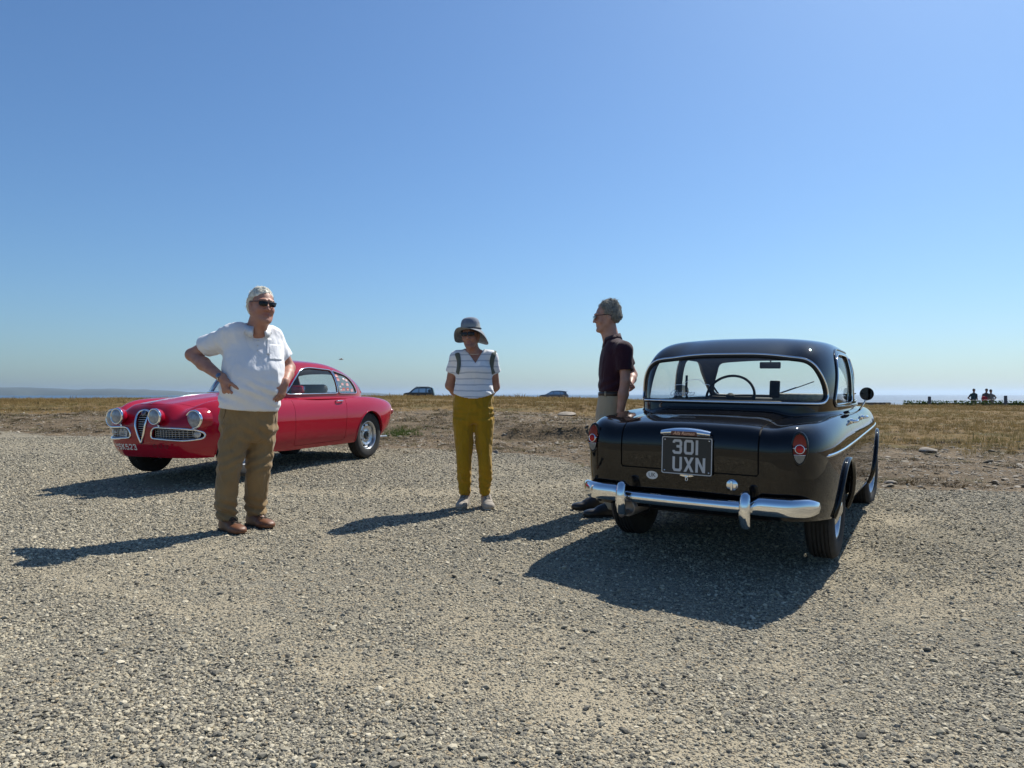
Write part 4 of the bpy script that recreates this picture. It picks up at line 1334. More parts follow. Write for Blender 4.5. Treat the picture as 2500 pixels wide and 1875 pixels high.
    for y in np.linspace(-.146, .146, 25):
        a = abs(y) / .146; hh = .024 - .008 * a ** 2; dep = .050 - .018 * a ** 2.5
        G.append([(px + .012 - dep * math.sin(t) ** .8, y, .792 - .010 * a ** 2 + hh * math.cos(t)) for t in np.linspace(0.05, math.pi - .05, 11)])
    G = np.array(G); n = G.shape[1]; v = G.reshape(-1, 3)
    f = [(i * n + k, (i + 1) * n + k, (i + 1) * n + k + 1, i * n + k + 1) for i in range(24) for k in range(n - 1)] + [tuple(range(n))[::-1], tuple(24 * n + k for k in range(n))]
    bar = sharp(MB().add(v, f).build('plate_lamp', CHROME, root), 45)
    Ml = frame((px - .040, 0, .784), (-1, 0, -.12), (0, -1, 0))
    MB().prism(round_poly([(-.078, -.012), (.078, -.012), (.074, .012), (-.074, .012)], .003, 3), -.004, .0, Ml).build('badge', mat('badge_maroon', (.06, .005, .012), .3, coat=.6), bar, smooth=False)
    v, f = text_mesh('Alfa Romeo', .026, .35)
    v[:, 2] += .0012; mk('badge_script', v @ Ml[:3, :3].T + Ml[:3, 3], f, mat('badge_gold', (.6, .42, .36), .35, .6), bar, smooth=False)
    # winged handle, fuel cap, country oval
    Mh = frame((px + .010, 0, .540), (-1, 0, 0), (0, -1, 0))
    h = cast(Bb, (-2, -.005, .535), (1, 0, 0)); Mh[:3, 3] = h[0] + np.array((-.004, 0, .0))
    hd = MB()
    for s_ in (-1, 1):
        w_ = np.array([(0, .009), (s_ * .012, .012), (s_ * .03, .008), (s_ * .043, .001), (s_ * .03, -.003), (s_ * .012, -.007), (0, -.008)])
        if s_ > 0: w_ = w_[::-1]
        hd.prism(w_, -.004, .008 , Mh)
    hd = hd.build('boot_handle', CHROME, root, smooth=False)
    MB().lathe([(.013, .004), (.013, .014), (.010, .018), (.006, .015), (0, .015)], 18, Mh, cap=False).build('lock', CHROME, hd)
    MB().tube([(Mh @ np.array([.007 * math.cos(a), -.02 + .009 * math.sin(a), .008, 1]))[:3] for a in np.linspace(0, 6.28, 17)[:-1]], .0025, 6, closed=True).build('lock_ring', CHROME, hd)
    h = cast(Bb, (-2, -.265, .502), (1, 0, 0)); Mf = frame(h[0], (-1, 0, -.05), (0, -1, 0))
    cap = MB().lathe([(.034, -.004), (.034, .006), (.030, .010), (0, .011)], 28, Mf, cap=False).build('fuel_cap', CHROME, root)
    MB().box((Mf @ np.array([0, 0, .018, 1]))[:3], (.013, .058, .016), Mf[:3, :3], bev=.004).build('cap_grip', CHROME, cap)
    h = cast(Bb, (-2, .21, .522), (1, 0, 0)); nn = h[1] if h[1][0] < 0 else -h[1]
    Mu = frame(h[0], nn, (0, -1, 0))
    ov = [(.036 * math.cos(a), .0245 * math.sin(a)) for a in np.linspace(0, 6.283, 33)[:-1]]
    stk = decal('country_sticker', [(*p, 0) for p in ov], [tuple(range(32))], Mu, WHITEP, root, Bb, .0015)
    v, f = text_mesh('UK', .036, 0); v[:, 0] *= .92
    decal('sticker_letters', v, f, Mu, BLACKP, stk, Bb, .0022)
    # flank trims, handles, mirrors
    for sd in (1, -1):
        side_strip('side_moulding', Bb, [(-.62, .675), (-.2, .690), (.5, .712), (1.2, .733), (1.9, .752), (2.32, .762)], sd, CHROME, root, .0095, .55, .0)
        side_strip('belt_moulding', Bb, [(.20, .915), (.7, .925), (1.3, .932), (1.85, .935)], sd, CHROME, root, .006, .7, .002)
    for d, sd, nm in doors:
        xh, zh = (.43, .842) if nm == 'rear_door' else (1.13, .850)
        h = cast(Bb, (xh, sd * 2, zh), (0, -sd, 0)); y0 = h[0][1]
        hb = MB().tube(bez([(xh - .055, y0 + sd * .004, zh - .004), (xh - .05, y0 + sd * .032, zh), (xh, y0 + sd * .038, zh + .003), (xh + .075, y0 + sd * .030, zh + .004), (xh + .085, y0 + sd * .018, zh + .003)], 5), np.r_[np.full(8, .011), np.full(8, .0105), np.linspace(.010, .006, 5)], 8).build('door_handle', CHROME, d)
        MB().lathe([(.018, 0), (.017, .016), (0, .018)], 14, frame((xh - .05, y0, zh), (0, sd, 0)), cap=False).build('handle_rose', CHROME, hb)
    for sd, xm_ in ((-1, 1.36), (1, 1.36)):
        h = cast(Bb, (xm_, sd * 2, .90), (0, -sd, 0)); b0 = h[0]
        arm = MB().tube(bez([b0, b0 + (.0, sd * .025, .04), b0 + (.01, sd * .045, .085)], 5), .0075, 8).build('wing_mirror', CHROME, root)
        c = b0 + np.array((.012, sd * .05, .128))
        Mm = frame(c, (-1, -sd * .12, 0))
        MB().lathe([(.0, -.032), (.03, -.028), (.047, -.010), (.052, .004), (.052, .010), (.048, .012)], 28, Mm, cap=False).build('mirror_shell', CHROME if sd > 0 else BLACK, arm)
        MB().lathe([(.048, .0115), (0, .0115)], 28, Mm, cap=False).build('mirror_glass', mat('mirror', (.35, .36, .37) if sd > 0 else (.05, .05, .055), .05, 1., var=.02), arm)
    # nose
    for sd in (1, -1):
        h = cast(Bb, (4, sd * .56, .66), (-1, 0, 0)); Mn = frame(h[0] + np.array((-.03, 0, 0)), (1, 0, 0))
        hl = MB().lathe([(.075, -.01), (.097, .02), (.1, .05), (.088, .062)], 32, Mn, cap=False).build('headlamp', CHROME, root)
        MB().lathe([(.088, .055), (.07, .075), (.04, .088), (0, .092)], 28, Mn, cap=False).build('headlamp_glass', mat('headlamp_lens', (.55, .57, .58), .1, coat=1.), hl)
    # cabin furniture
    LEATH = mat('seat_cloth', (.085, .083, .08), .8, var=.2)
    sb = MB().box((.12, 0, .62), (.16, 1.10, .52), np.array(Matrix.Rotation(R(-14), 3, 'Y')), bev=.05); sb.box((.42, 0, .44), (.5, 1.10, .20), bev=.05); sb.build('rear_seat', LEATH, root)
    MB().box((.10, 0, .880), (.26, .92, .02)).build('parcel_shelf', CABIN, root, smooth=False)
    for sd in (1, -1):
        fs = MB().box((1.0, sd * .32, .62), (.12, .50, .46), np.array(Matrix.Rotation(R(-12), 3, 'Y')), bev=.05); fs.box((1.28, sd * .32, .44), (.48, .50, .18), bev=.05)
        fs.build('front_seat', LEATH, root)
    FLEECE = mat('sheepskin', (.55, .53, .47), .95, var=.25, vscale=40, bump=.8, bscale=70, bdist=.01)
    fp = MB().box((1.62, -.27, .975), (.26, .56, .06), np.array(Matrix.Rotation(R(10), 3, 'Y')), bev=.028).build('dash_fleece', FLEECE, root)
    MB().box((1.72, 0, .90), (.36, 1.18, .16), bev=.05).build('dashboard', CABIN, root)
    # steering wheel on the left
    Ms = frame((1.32, .315, .985), (-1, 0, .52), (0, 1, 0))
    sw = MB().tube([(Ms @ np.array([.205 * math.cos(a), .205 * math.sin(a), 0, 1]))[:3] for a in np.linspace(0, 2 * math.pi, 49)[:-1]], .0115, 8, closed=True).build('steering_wheel', CABIN, root)
    MB().tube([(Ms @ np.array([.128 * math.cos(a), .128 * math.sin(a), .008, 1]))[:3] for a in np.linspace(R(20), R(160), 22)], .0045, 6).build('horn_ring', CHROME, sw)
    for a in (R(178), R(2)):
        MB().tube([(Ms @ np.array([.03 * math.cos(a), .03 * math.sin(a), -.02, 1]))[:3], (Ms @ np.array([.2 * math.cos(a), .2 * math.sin(a), 0, 1]))[:3]], .010, 6).build('spoke', CABIN, sw)
    MB().lathe([(.04, -.03), (.036, .0), (0, .008)], 18, Ms, cap=False).build('wheel_boss', CABIN, sw)
    MB().tube([(1.33, .315, .97), (1.75, .315, .80)], .026, 10).build('steering_column', CABIN, root)
    # interior mirror, phone in its cradle, wipers
    ic = MB().box((1.30, -.02, 1.255), (.02, .17, .055), bev=.008).build('rear_view_mirror', GASKET, root)
    MB().tube([(1.31, -.02, 1.28), (1.36, -.02, 1.335)], .006, 6).build('mirror_stem', CHROME, ic)
    ph = MB().box((1.50, -.02, 1.055), (.03, .085, .15), np.array(Matrix.Rotation(R(8), 3, 'Y')), bev=.01).build('phone_holder', GASKET, root)
    MB().tube([(1.52, -.02, 1.0), (1.62, -.02, .95)], .012, 8).build('holder_arm', GASKET, ph)
    for yy in (.10, -.34):
        pts = []
        for t in np.linspace(0, 1, 10):
            y = yy - .02 - .36 * t; z = .995 + .13 * t if yy > 0 else .995 + .035 * t
            h = cast(Bc, (3.0, y, z), (-1, 0, 0))
            if h is not None: pts.append(h[0] + np.array((.014, 0, .004)))
        if len(pts) > 3:
            wp = MB().tube(pts, .0045, 6).build('wiper', GASKET, root)
            MB().tube([np.array(p) + np.array((.006, 0, .008)) for p in pts[:6]], .003, 6).build('wiper_arm', CHROME, wp)
    # seat belt hanging by the left pillar, club sticker on the rear glass
    MB().tube([(1.0, .60, 1.16), (.99, .60, 1.05), (1.0, .595, .96)], .012, 6, flat=.25).build('seat_belt', GASKET, root)
    Br = bvh(Surf(rear_glass.data and np.array([q.co[:] for q in rear_glass.data.vertices]), np.zeros((len(rear_glass.data.vertices), 3)), [tuple(p.vertices) for p in rear_glass.data.polygons]))
    v, f = text_mesh('Giulietta', .052, .4)
    Mg = frame((-.35, .245, 1.012), (-1, 0, 0), (0, -1, 0))
    decal('window_script', v, f, Mg, WHITEP, rear_glass, Br, .002)
    car_line = bez([(-.12, 0), (-.115, .025), (-.06, .032), (-.02, .06), (.05, .062), (.09, .035), (.125, .028), (.13, .0)], 5)
    mb = MB()
    vv = []; ff = []
    for i, p in enumerate(car_line):
        vv += [(p[0], p[1], 0), (p[0], p[1] + .0035, 0)]
        if i: ff.append((2 * i - 2, 2 * i, 2 * i + 1, 2 * i - 1))
    Mg = frame((-.35, .19, 1.040), (-1, 0, 0), (0, -1, 0))
    decal('window_drawing', vv, ff, Mg, WHITEP, rear_glass, Br, .002)
    return root

def shell_band(A, B):
    """put two neighbouring pieces of a shell together again (for the strip behind a panel gap)"""
    k = len(A.v)
    return Surf(np.vstack([A.v, B.v]), np.vstack([A.n, B.n]), list(A.f) + [tuple(i + k for i in q) for q in B.f])

black_car = black_saloon()

# ------------------------------------------------------------------ the red coupe, three-quarter front
REDP = paint('red_paint', (.33, .005, .022), dust=.04)
REDP.node_tree.nodes['Principled BSDF'].inputs['Coat IOR'].default_value = 1.5
def red_coupe():
    root = thing('coupe_car', 'glossy red vintage coupe with two extra round lamps beside its shield grille', 'car', (-2.653, 10.124, .118), R(248.3))
    hc = cspline([-1.0, -.85, -.5, -.2, .3, 1.2, 1.7, 2.1, 2.5, 2.8, 3.0, 3.12], [.735, .765, .815, .855, .87, .89, .895, .88, .845, .805, .765, .72])
    hf = cspline([-1.0, -.85, -.5, -.2, .3, 1.0, 1.6, 2.0, 2.4, 2.75, 2.95, 3.12], [.755, .780, .820, .842, .845, .84, .835, .828, .815, .788, .755, .71])
    def H(x, y):
        a = np.abs(y); fr = ss(1.6, 2.4, x)
        b = ss(.26, .56, a)
        val = np.exp(-((a - .40) / .09) ** 2) * (.004 + .050 * fr * (1 - ss(3.0, 3.15, x)))
        rid = np.exp(-((a - .57) / .11) ** 2) * .022 * fr
        cr = np.exp(-(a / .10) ** 2) * .016 * fr
        return hc(x) * (1 - b) + hf(x) * b - val + rid + cr - .03 * (a / .6) ** 2 * (1 - b)
    Wd = cspline([-1.0, -.5, 0, .8, 1.6, 2.3, 2.8, 3.12], [.70, .745, .768, .758, .755, .765, .75, .70])
    low = [(0, 0, 0, 0), (.10, .003, .030, .008), (.20, .016, .065, .035), (.28, .042, .11, .085), (.36, .095, .17, .17)]
    zs = lambda x, y: .555 + .10 * ss(-.2, -.85, x) - .02 * ss(2.2, 3.0, x)
    S = shell(-.955, 3.085, Wd, 5.4, 5.2, H, zs, low, (.15, 2.0, .085, 2.2, .17, 2.0), .18, xm=1.0, N=460)
    Bb = bvh(S)
    Hr = lambda x, y: 1.322 - .060 * (np.abs(x - .95) / .8) ** 2.1 - .050 * (np.abs(y) / .5) ** 2.2
    Wc = cspline([-.45, .0, .6, 1.3, 1.9], [.56, .63, .655, .65, .60])
    zc = lambda x, y: H(x, y) + .012
    Cb = shell(-.38, 1.86, Wc, 3.2, 3.6, Hr, zc, [(0, 0, 0, 0), (.014, -.004, -.006, -.006), (.03, -.022, -.03, -.03)], (.255, 2.35, 1.10, 1.62, .84, 1.62), .02, xm=.85, N=420, rows=(5, 34, 18), Wref=.645)
    base = lambda v: np.where(v[:, 2] > .74, (np.abs((v[:, 0] - .74) / 1.04)) ** 3.4 + (np.abs(v[:, 1]) / .605) ** 3.4 - 1, 1.)
    _, S = clip(S, base)
    bot = cspline([-1.0, -.6, -.2, .4, 1.0, 1.9, 2.4, 2.8, 3.1], [.36, .31, .27, .235, .225, .225, .24, .225, .235])
    _, S = clip(S, lambda v: v[:, 2] - bot(v[:, 0]))
    arches = ((0, .335, .315), (2.38, .345, .320))
    for xw, rr_, zz in arches:
        S = clip(S, lambda v: np.where(np.abs(v[:, 1]) > .4, np.hypot(v[:, 0] - xw, v[:, 2] - zz) - rr_, 1.))[1]
        for sd in (1, -1): wheel_well(root, xw, sd, rr_ + .006, .40, .69, zz)
    gap = .0028
    def cutpanel(S, nm, fld, g=gap, bw=.02, par=root):
        inn, S2 = clip(S, fld)
        band = clip(clip(shell_band(inn, S2), lambda v: fld(v) - bw)[0], lambda v: fld(v) + bw)[1]
        mk('panel_gap', band.offset(-.010).v, band.f, UNDER, root)
        o = panel(nm, clip(inn, lambda v: fld(v) + g)[0], REDP, par, .012)
        return o, clip(S2, lambda v: fld(v) - g)[1]
    doors = []
    dp = round_poly([(.60, .285), (1.585, .265), (1.60, .60), (1.56, .99), (.47, .99), (.52, .80), (.585, .62)], [.03, .03, .05, .02, .02, .1, .1], 5)
    for sd in (1, -1):
        d, S = cutpanel(S, 'door', lambda v: np.where(v[:, 1] * sd > .3, poly_sdf(v[:, 0], v[:, 2], dp), .5))
        doors.append((d, sd))
    hood = round_poly([(1.55, -.52), (2.2, -.475), (2.72, -.40), (2.93, -.22), (2.985, 0), (2.93, .22), (2.72, .40), (2.2, .475), (1.55, .52)], [.02, .2, .15, .1, .1, .1, .15, .2, .02], 5)
    _, S = cutpanel(S, 'bonnet', lambda v: np.where(v[:, 2] > .60, poly_sdf(v[:, 0], v[:, 1], hood), .5))
    # openings in the nose: shield and side grilles (front projection y,z)
    shield = round_poly([(0, .372), (.062, .52), (.083, .66), (.070, .702), (0, .716), (-.070, .702), (-.083, .66), (-.062, .52)], [.012, .1, .03, .03, .05, .03, .03, .1], 5)
    gr = round_poly([(.135, .432), (.52, .410), (.625, .43), (.640, .475), (.60, .515), (.50, .532), (.20, .545), (.150, .515)], [.03, .05, .05, .04, .05, .05, .05, .03], 5)
    nose = []
    for nm, pl in (('shield', shield), ('grille', gr), ('grille', gr * np.array([-1, 1]))):
        fld = lambda v: np.where(v[:, 0] > 2.6, poly_sdf(v[:, 1], v[:, 2], pl), .5)
        inn, S = clip(S, fld)
        nose.append((nm, inn, pl))
    body = panel('body_shell', S, REDP, root, .03)
    for xw, rr_, zz in arches:
        for sd in (1, -1):
            P = []; U = []
            for a in np.linspace(R(-10), R(190), 50):
                x = xw + (rr_ + .003) * math.cos(a); z = zz + (rr_ + .003) * math.sin(a)
                if z < bot(x) + .005: continue
                h = cast(Bb, (x, sd * 2, z), (0, -sd, 0))
                if h is None: continue
                P.append(h[0] + np.array((0, sd * .001, 0))); U.append((0, sd, 0))
            MB().tube(P, .008, 8, up=np.array(U), flat=1.2).build('arch_lip', REDP, root)
    GRILLM = mat('grille_metal', (.50, .51, .52), .22, .9, var=.06)
    for nm, inn, pl in nose:
        back = inn.offset(-.055)
        if nm == 'shield':
            g = panel('shield_grille', back, GASKET, root, lip=False)
            trim_loops('grille_surround', inn, CHROME, g, .0125, .006, flat=1.0)
            for k in range(11):
                z = .44 + .0225 * k
                yy = np.interp(z, [.372, .44, .52, .66, .70], [.0, .030, .058, .078, .066]) - .004
                P = []
                for y in np.linspace(-yy, yy, 7):
                    h = cast(Bb, (4, y, z), (-1, 0, 0)); P.append(h[0] - np.array((.012, 0, 0)))
                MB().tube(P, .0042, 6, flat=1.6, up=(1, 0, 0)).build('grille_bar', GRILLM, g)
            h = cast(Bb, (4, 0, .686), (-1, 0, 0)); Mb = frame(h[0] + np.array((.004, 0, 0)), (1, 0, .25))
            bd = MB().lathe([(.030, -.01), (.030, .006), (.026, .009), (0, .009)], 24, Mb, cap=False).build('badge', mat('badge_grey', (.25, .25, .26), .3, .8), g)
            MB().lathe([(.019, .0095), (.019, .0105), (0, .0105)], 20, Mb, cap=False).build('badge_centre', mat('badge_blue', (.05, .08, .16), .3, .4), bd)
        else:
            g = panel('side_grille', back, GASKET, root, lip=False)
            trim_loops('grille_surround', inn, CHROME, g, .011, .004)
            sg = 1 if inn.v[:, 1].mean() > 0 else -1
            for k in range(5):
                P = []
                for y in np.linspace(.165, .565, 16):
                    z = .440 + .0205 * k - .010 * (y - .165) / .4
                    h = cast(Bb, (4, sg * y, z), (-1, 0, 0)); P.append(h[0] - np.array((.020, 0, 0)))
                MB().tube(P, .0028, 6).build('grille_bar', GRILLM, g)
            for k in range(12):
                y = .175 + .0345 * k; P = []
                for z in np.linspace(.425, .528, 5):
                    h = cast(Bb, (4, sg * y, z), (-1, 0, 0)); P.append(h[0] - np.array((.024, 0, 0)))
                MB().tube(P, .0024, 6).build('grille_rod', GRILLM, g)
            h = cast(Bb, (4, sg * .585, .472), (-1, 0, 0)); nn = np.array((1, sg * .45, 0))
            Mi = frame(h[0] - nn * .03, nn)
            il = MB().lathe([(.040, -.02), (.040, .016), (.036, .020)], 22, Mi, cap=False).build('indicator', CHROME, g)
            MB().lathe([(.037, .018), (.028, .030), (0, .036)], 22, Mi, cap=False).build('indicator_lens', mat('indicator_glass', (.45, .45, .43), .15, coat=1., var=.2, vscale=50), il)
    # cabin
    C = Cb
    ws_ = round_poly([(-.585, .905), (.585, .905), (.56, 1.06), (.475, 1.19), (.16, 1.222), (-.16, 1.222), (-.475, 1.19), (-.56, 1.06)], [.05, .05, .08, .1, .1, .1, .1, .08], 5)
    rw = round_poly([(-.52, .90), (.52, .90), (.48, 1.04), (.40, 1.15), (.14, 1.178), (-.14, 1.178), (-.40, 1.15), (-.48, 1.04)], [.05, .05, .08, .1, .1, .1, .1, .08], 5)
    dw = round_poly([(.635, .893), (1.575, .878), (1.42, 1.06), (1.25, 1.185), (1.10, 1.214), (.665, 1.195)], [.02, .02, .10, .06, .08, .02], 5)
    qw = round_poly([(.605, .893), (.13, .892), (.19, 1.02), (.30, 1.125), (.64, 1.192)], [.02, .04, .08, .10, .02], 5)
    TG = glassmat('tinted_glass', (.60, .64, .63), dirt=.04)
    wins = []
    def opening(nm, fld, rt, gm):
        nonlocal C
        g_, C = clip(C, fld)
        o = panel(nm, g_.offset(-.010), gm, root, lip=False)
        trim_loops('window_trim', g_, CHROME, o, rt, .002)
        return o, g_
    opening('windscreen', lambda v: np.where(v[:, 0] > 1.05, poly_sdf(v[:, 1], v[:, 2], ws_), .5), .010, GLASS)
    opening('rear_window', lambda v: np.where(v[:, 0] < .45, poly_sdf(v[:, 1], v[:, 2], rw), .5), .008, GLASS)
    qwin = {}
    for sd in (1, -1):
        opening('door_window', lambda v: np.where(v[:, 1] * sd > .3, poly_sdf(v[:, 0], v[:, 2], dw), .5), .0075, GLASS)
        qwin[sd] = opening('quarter_window', lambda v: np.where(v[:, 1] * sd > .3, poly_sdf(v[:, 0], v[:, 2], qw), .5), .0075, TG)
    panel('roof', C, REDP, root, .02)
    I_ = C.offset(-.022).flip()
    mk('headlining', I_.v, I_.f, CABIN, root, normals=I_.n)
    Bc = bvh(Cb)
    # rally stickers on the quarter window
    SR = [mat('sticker_red', (.55, .13, .10), .5, var=.3, vscale=90), mat('sticker_pink', (.62, .28, .26), .5, var=.3, vscale=90), mat('sticker_white', (.66, .62, .60), .5, var=.2, vscale=90)]
    spots = [(.585, 1.125, 0, .034), (.578, 1.075, 0, .034), (.43, 1.085, 2, .026), (.365, 1.070, 1, .03), (.50, 1.015, 1, .028), (.375, 1.012, 1, .034), (.545, .935, 2, .024), (.485, .945, 0, .036), (.385, .948, 0, .034), (.27, .935, 1, .036), (.56, .98, 2, .02)]
    for x, z, k, s_ in spots:
        h = cast(Bc, (x, 2, z), (0, -1, 0))
        nn = h[1] if h[1][1] > 0 else -h[1]
        Mst = frame(h[0] + nn * -.004, nn, (-1, 0, 0))
        pl = [(-s_, -s_ * .62), (s_, -s_ * .62), (s_ * .95, s_ * .35), (s_ * .3, s_ * .62), (-s_ * .5, s_ * .55), (-s_, s_ * .2)]
        MB().prism(pl, 0, .0012, Mst).build('window_sticker', SR[k], qwin[1][0], smooth=False)
        MB().prism([(-s_ * .7, -s_ * .38), (s_ * .7, -s_ * .38), (s_ * .7, -s_ * .14), (-s_ * .7, -s_ * .14)], .0016, .0022, Mst).build('sticker_band', SR[2 if k != 2 else 0], qwin[1][0], smooth=False)
    # lamps
    LM = mat('reflector', (.62, .64, .66), .18, .9, var=.15, vscale=30)
    LG = mat('fluted_glass', (.24, .27, .30), .10, coat=1., var=.35, vscale=24)
    for sd in (1, -1):
        h = cast(Bb, (4, sd * .565, .625), (-1, 0, 0))
        c = h[0] + np.array((-.055, 0, 0)); Mn = frame(c, (1, sd * .10, .0))
        pod = MB().lathe([(.122, -.07), (.112, .0), (.101, .040), (.096, .052)], 40, Mn, cap=False).build('headlamp_pod', REDP, root)
        hl = MB().lathe([(.095, .048), (.098, .058), (.096, .072), (.088, .080), (.082, .074)], 40, Mn, cap=False).build('headlamp', CHROME, root)
        MB().lathe([(.083, .070), (.070, .084), (.042, .094), (0, .098)], 32, Mn, cap=False).build('headlamp_glass', LG, hl)
        # auxiliary driving lamps
        y0 = .25 * sd if sd > 0 else -.27
        c = np.array((3.115, y0, .655)); Ma = frame(c, (1, 0, -.02))
        al = MB().lathe([(0, -.070), (.038, -.067), (.070, -.042), (.080, -.005), (.081, .012)], 36, Ma, cap=False).build('driving_lamp', REDP, root)
        MB().lathe([(.081, .010), (.085, .016), (.084, .032), (.074, .039), (.070, .033)], 36, Ma, cap=False).build('lamp_rim', CHROME, al)
        MB().lathe([(.071, .031), (.055, .041), (.028, .047), (0, .049)], 32, Ma, cap=False).build('lamp_glass', LG, al)
        MB().tube([c + np.array((-.02, 0, -.08)), c + np.array((-.045, 0, -.125))], .010, 8).build('lamp_bracket', CHROME, al)
    # registration painted on the nose
    v, f = glyph_strips('VSK523', .062, .044, .0115, .011)
    Mr = frame((3.2, -.265, .335), (.93, -.34, -.12), (-.34, -.93, 0))
    Mr = frame((3.2, -.255, .335), (1, 0, 0), (0, -1, 0))
    Mr[:3, 0] = (0, 1, 0); Mr[:3, 1] = (0, 0, 1); Mr[:3, 2] = (1, 0, 0)
    decal('registration', v, f, Mr, WHITEP, root, Bb, .002)
    for k in range(3):
        h = cast(Bb, (4, .165 + .075 * k, .352), (-1, 0, 0)); nn = h[1] if h[1][0] > 0 else -h[1]
        MB().lathe([(.021, -.004), (.021, .002), (.018, .003), (.016, -.003), (0, -.003)], 20, frame(h[0], nn), cap=False).build('cooling_hole', GASKET, root)
    # rally plaque hung on the far grille
    Mq = frame((3.035, -.30, .485), (.96, -.28, 0.02), (0.28, .96, 0))
    rp = MB().prism([(-.085, -.06), (.085, -.06), (.085, .012), (.055, .04), (.02, .052), (.0, .07), (-.04, .058), (-.075, .03)], 0, .004, Mq).build('rally_plaque', WHITEP, root, smooth=False)
    INK = mat('plaque_ink', (.12, .14, .2), .6)
    for yy, w_, hh in ((-.045, .07, .006), (-.022, .06, .014)):
        MB().prism([(-w_, yy - hh / 2), (w_, yy - hh / 2), (w_, yy + hh / 2), (-w_, yy + hh / 2)], .0045, .005, Mq).build('plaque_line', INK, rp, smooth=False)
    MB().lathe([(.014, .0045), (.014, .0052), (0, .0052)], 16, Mq @ np.array(Matrix.Translation((-.01, .022, 0))), cap=False).build('plaque_crest', INK, rp)
    # doors: handle, mirror
    for d, sd in doors:
        xh, zh = .665, .790
        h = cast(Bb, (xh, sd * 2, zh), (0, -sd, 0)); y0 = h[0][1]
        MB().tube(bez([(xh + .075, y0 + sd * .002, zh), (xh + .07, y0 + sd * .028, zh + .002), (xh, y0 + sd * .032, zh + .004), (xh - .05, y0 + sd * .024, zh + .002), (xh - .055, y0, zh)], 4), .009, 8).build('door_handle', CHROME, d)
        MB().lathe([(.012, -.004), (.012, .004), (0, .006)], 14, frame((xh - .045, y0, zh - .022), (0, sd, 0)), cap=False).build('door_lock', GASKET, d)
    xm_, sd = 1.25, 1
    for sd in (1, -1):
        h = cast(Bb, (1.32, sd * 2, .850), (0, -sd, 0)); b0 = h[0]
        mm = MB().tube([b0 - np.array((0, sd * .02, 0)), b0 + np.array((-.02, sd * .055, .035))], [.016, .014], 10).build('door_mirror', REDP, root)
        MB().box(b0 + np.array((-.035, sd * .095, .085)), (.075, .145, .10), np.array(Matrix.Rotation(R(sd * 14), 3, 'Z')), bev=.022).build('mirror_housing', REDP, mm)
        MB().box(b0 + np.array((-.074, sd * .105, .085)), (.004, .125, .082), np.array(Matrix.Rotation(R(sd * 14), 3, 'Z'))).build('mirror_glass', mat('mirror_silver', (.5, .51, .52), .05, 1.), mm)
    # sill shine, side repeater, bonnet strip, exhaust, bumper stubs
    for sd in (1, -1):
        h = cast(Bb, (1.86, sd * 2, .745), (0, -sd, 0))
        MB().lathe([(.010, -.004), (.010, .006), (.004, .014), (0, .016)], 12, frame(h[0], (0, sd, 0)), cap=False).build('side_repeater', mat('amber', (.45, .12, .01), .2, coat=1.), root)
    P = []
    for x in np.linspace(1.62, 2.96, 40):
        h = cast(Bb, (x, 0, 2), (0, 0, -1)); P.append(h[0] + np.array((0, 0, .001)))
    MB().tube(P, .006, 6, flat=.6, up=(0, 0, 1)).build('bonnet_strip', CHROME, root)
    MB().tube([(-.55, .42, .245), (-.93, .42, .238)], .020, 12).build('exhaust_pipe', mat('exhaust_chrome', (.55, .5, .45), .3, 1.), root)
    for sd in (1, -1):
        h = cast(Bb, (-2, sd * .56, .62), (1, 0, 0)); nn = h[1] if h[1][0] < 0 else -h[1]
        MB().lathe([(.042, -.01), (.042, .012), (.030, .028), (0, .034)], 22, frame(h[0], nn), cap=False).build('tail_lamp', mat('tail_red', (.35, .01, .008), .2, coat=1.), root)
    # underside, wheels
    MB().prism([(-.62, -.42), (-.62, .42), (.38, .42), (.40, .62), (1.95, .62), (1.98, .42), (2.85, .42), (2.85, -.42), (1.98, -.42), (1.95, -.62), (.40, -.62), (.38, -.42)], .24, .27).build('floor_pan', UNDER, root, smooth=False)
    MB().box((.9, .35, .22), (1.7, .10, .06), bev=.02).build('exhaust_box', UNDER, root)
    MB().tube([(0, .62, .31), (0, -.62, .31)], .035, 10).build('rear_axle', UNDER, root)
    MB().box((2.38, 0, .26), (.10, 1.2, .05)).build('front_axle', UNDER, root)
    for xw, st in ((0, 0), (2.38, R(5))):
        for sd in (1, -1):
            wheel_parts(root, (xw, sd * .640, .312), sd, .315, .165, .193, 'steel', st, SILVER)
    # interior
    LE = mat('coupe_seat', (.10, .098, .095), .7, var=.2)
    for sd in (1, -1):
        st = MB().box((.78, sd * .30, .72), (.12, .46, .60), np.array(Matrix.Rotation(R(-18), 3, 'Y')), bev=.05); st.box((1.08, sd * .30, .42), (.50, .46, .16), bev=.05)
        st.build('seat', LE, root)
    MB().box((.18, 0, .62), (.30, 1.05, .42), bev=.06).build('rear_shelf', CABIN, root)
    MB().box((1.50, 0, .77), (.26, 1.02, .16), bev=.05).build('dashboard', CABIN, root)
    Ms = frame((1.28, .31, .90), (-1, 0, .45), (0, 1, 0))
    sw = MB().tube([(Ms @ np.array([.19 * math.cos(a), .19 * math.sin(a), 0, 1]))[:3] for a in np.linspace(0, 2 * math.pi, 41)[:-1]], .011, 8, closed=True).build('steering_wheel', CABIN, root)
    for a in (R(90), R(210), R(330)):
        MB().tube([Ms[:3, 3], (Ms @ np.array([.185 * math.cos(a), .185 * math.sin(a), 0, 1]))[:3]], .009, 6).build('spoke', CABIN, sw)
    MB().tube([(1.28, .31, .90), (1.62, .31, .75)], .024, 10).build('steering_column', CABIN, root)
    return root
red_car = red_coupe()

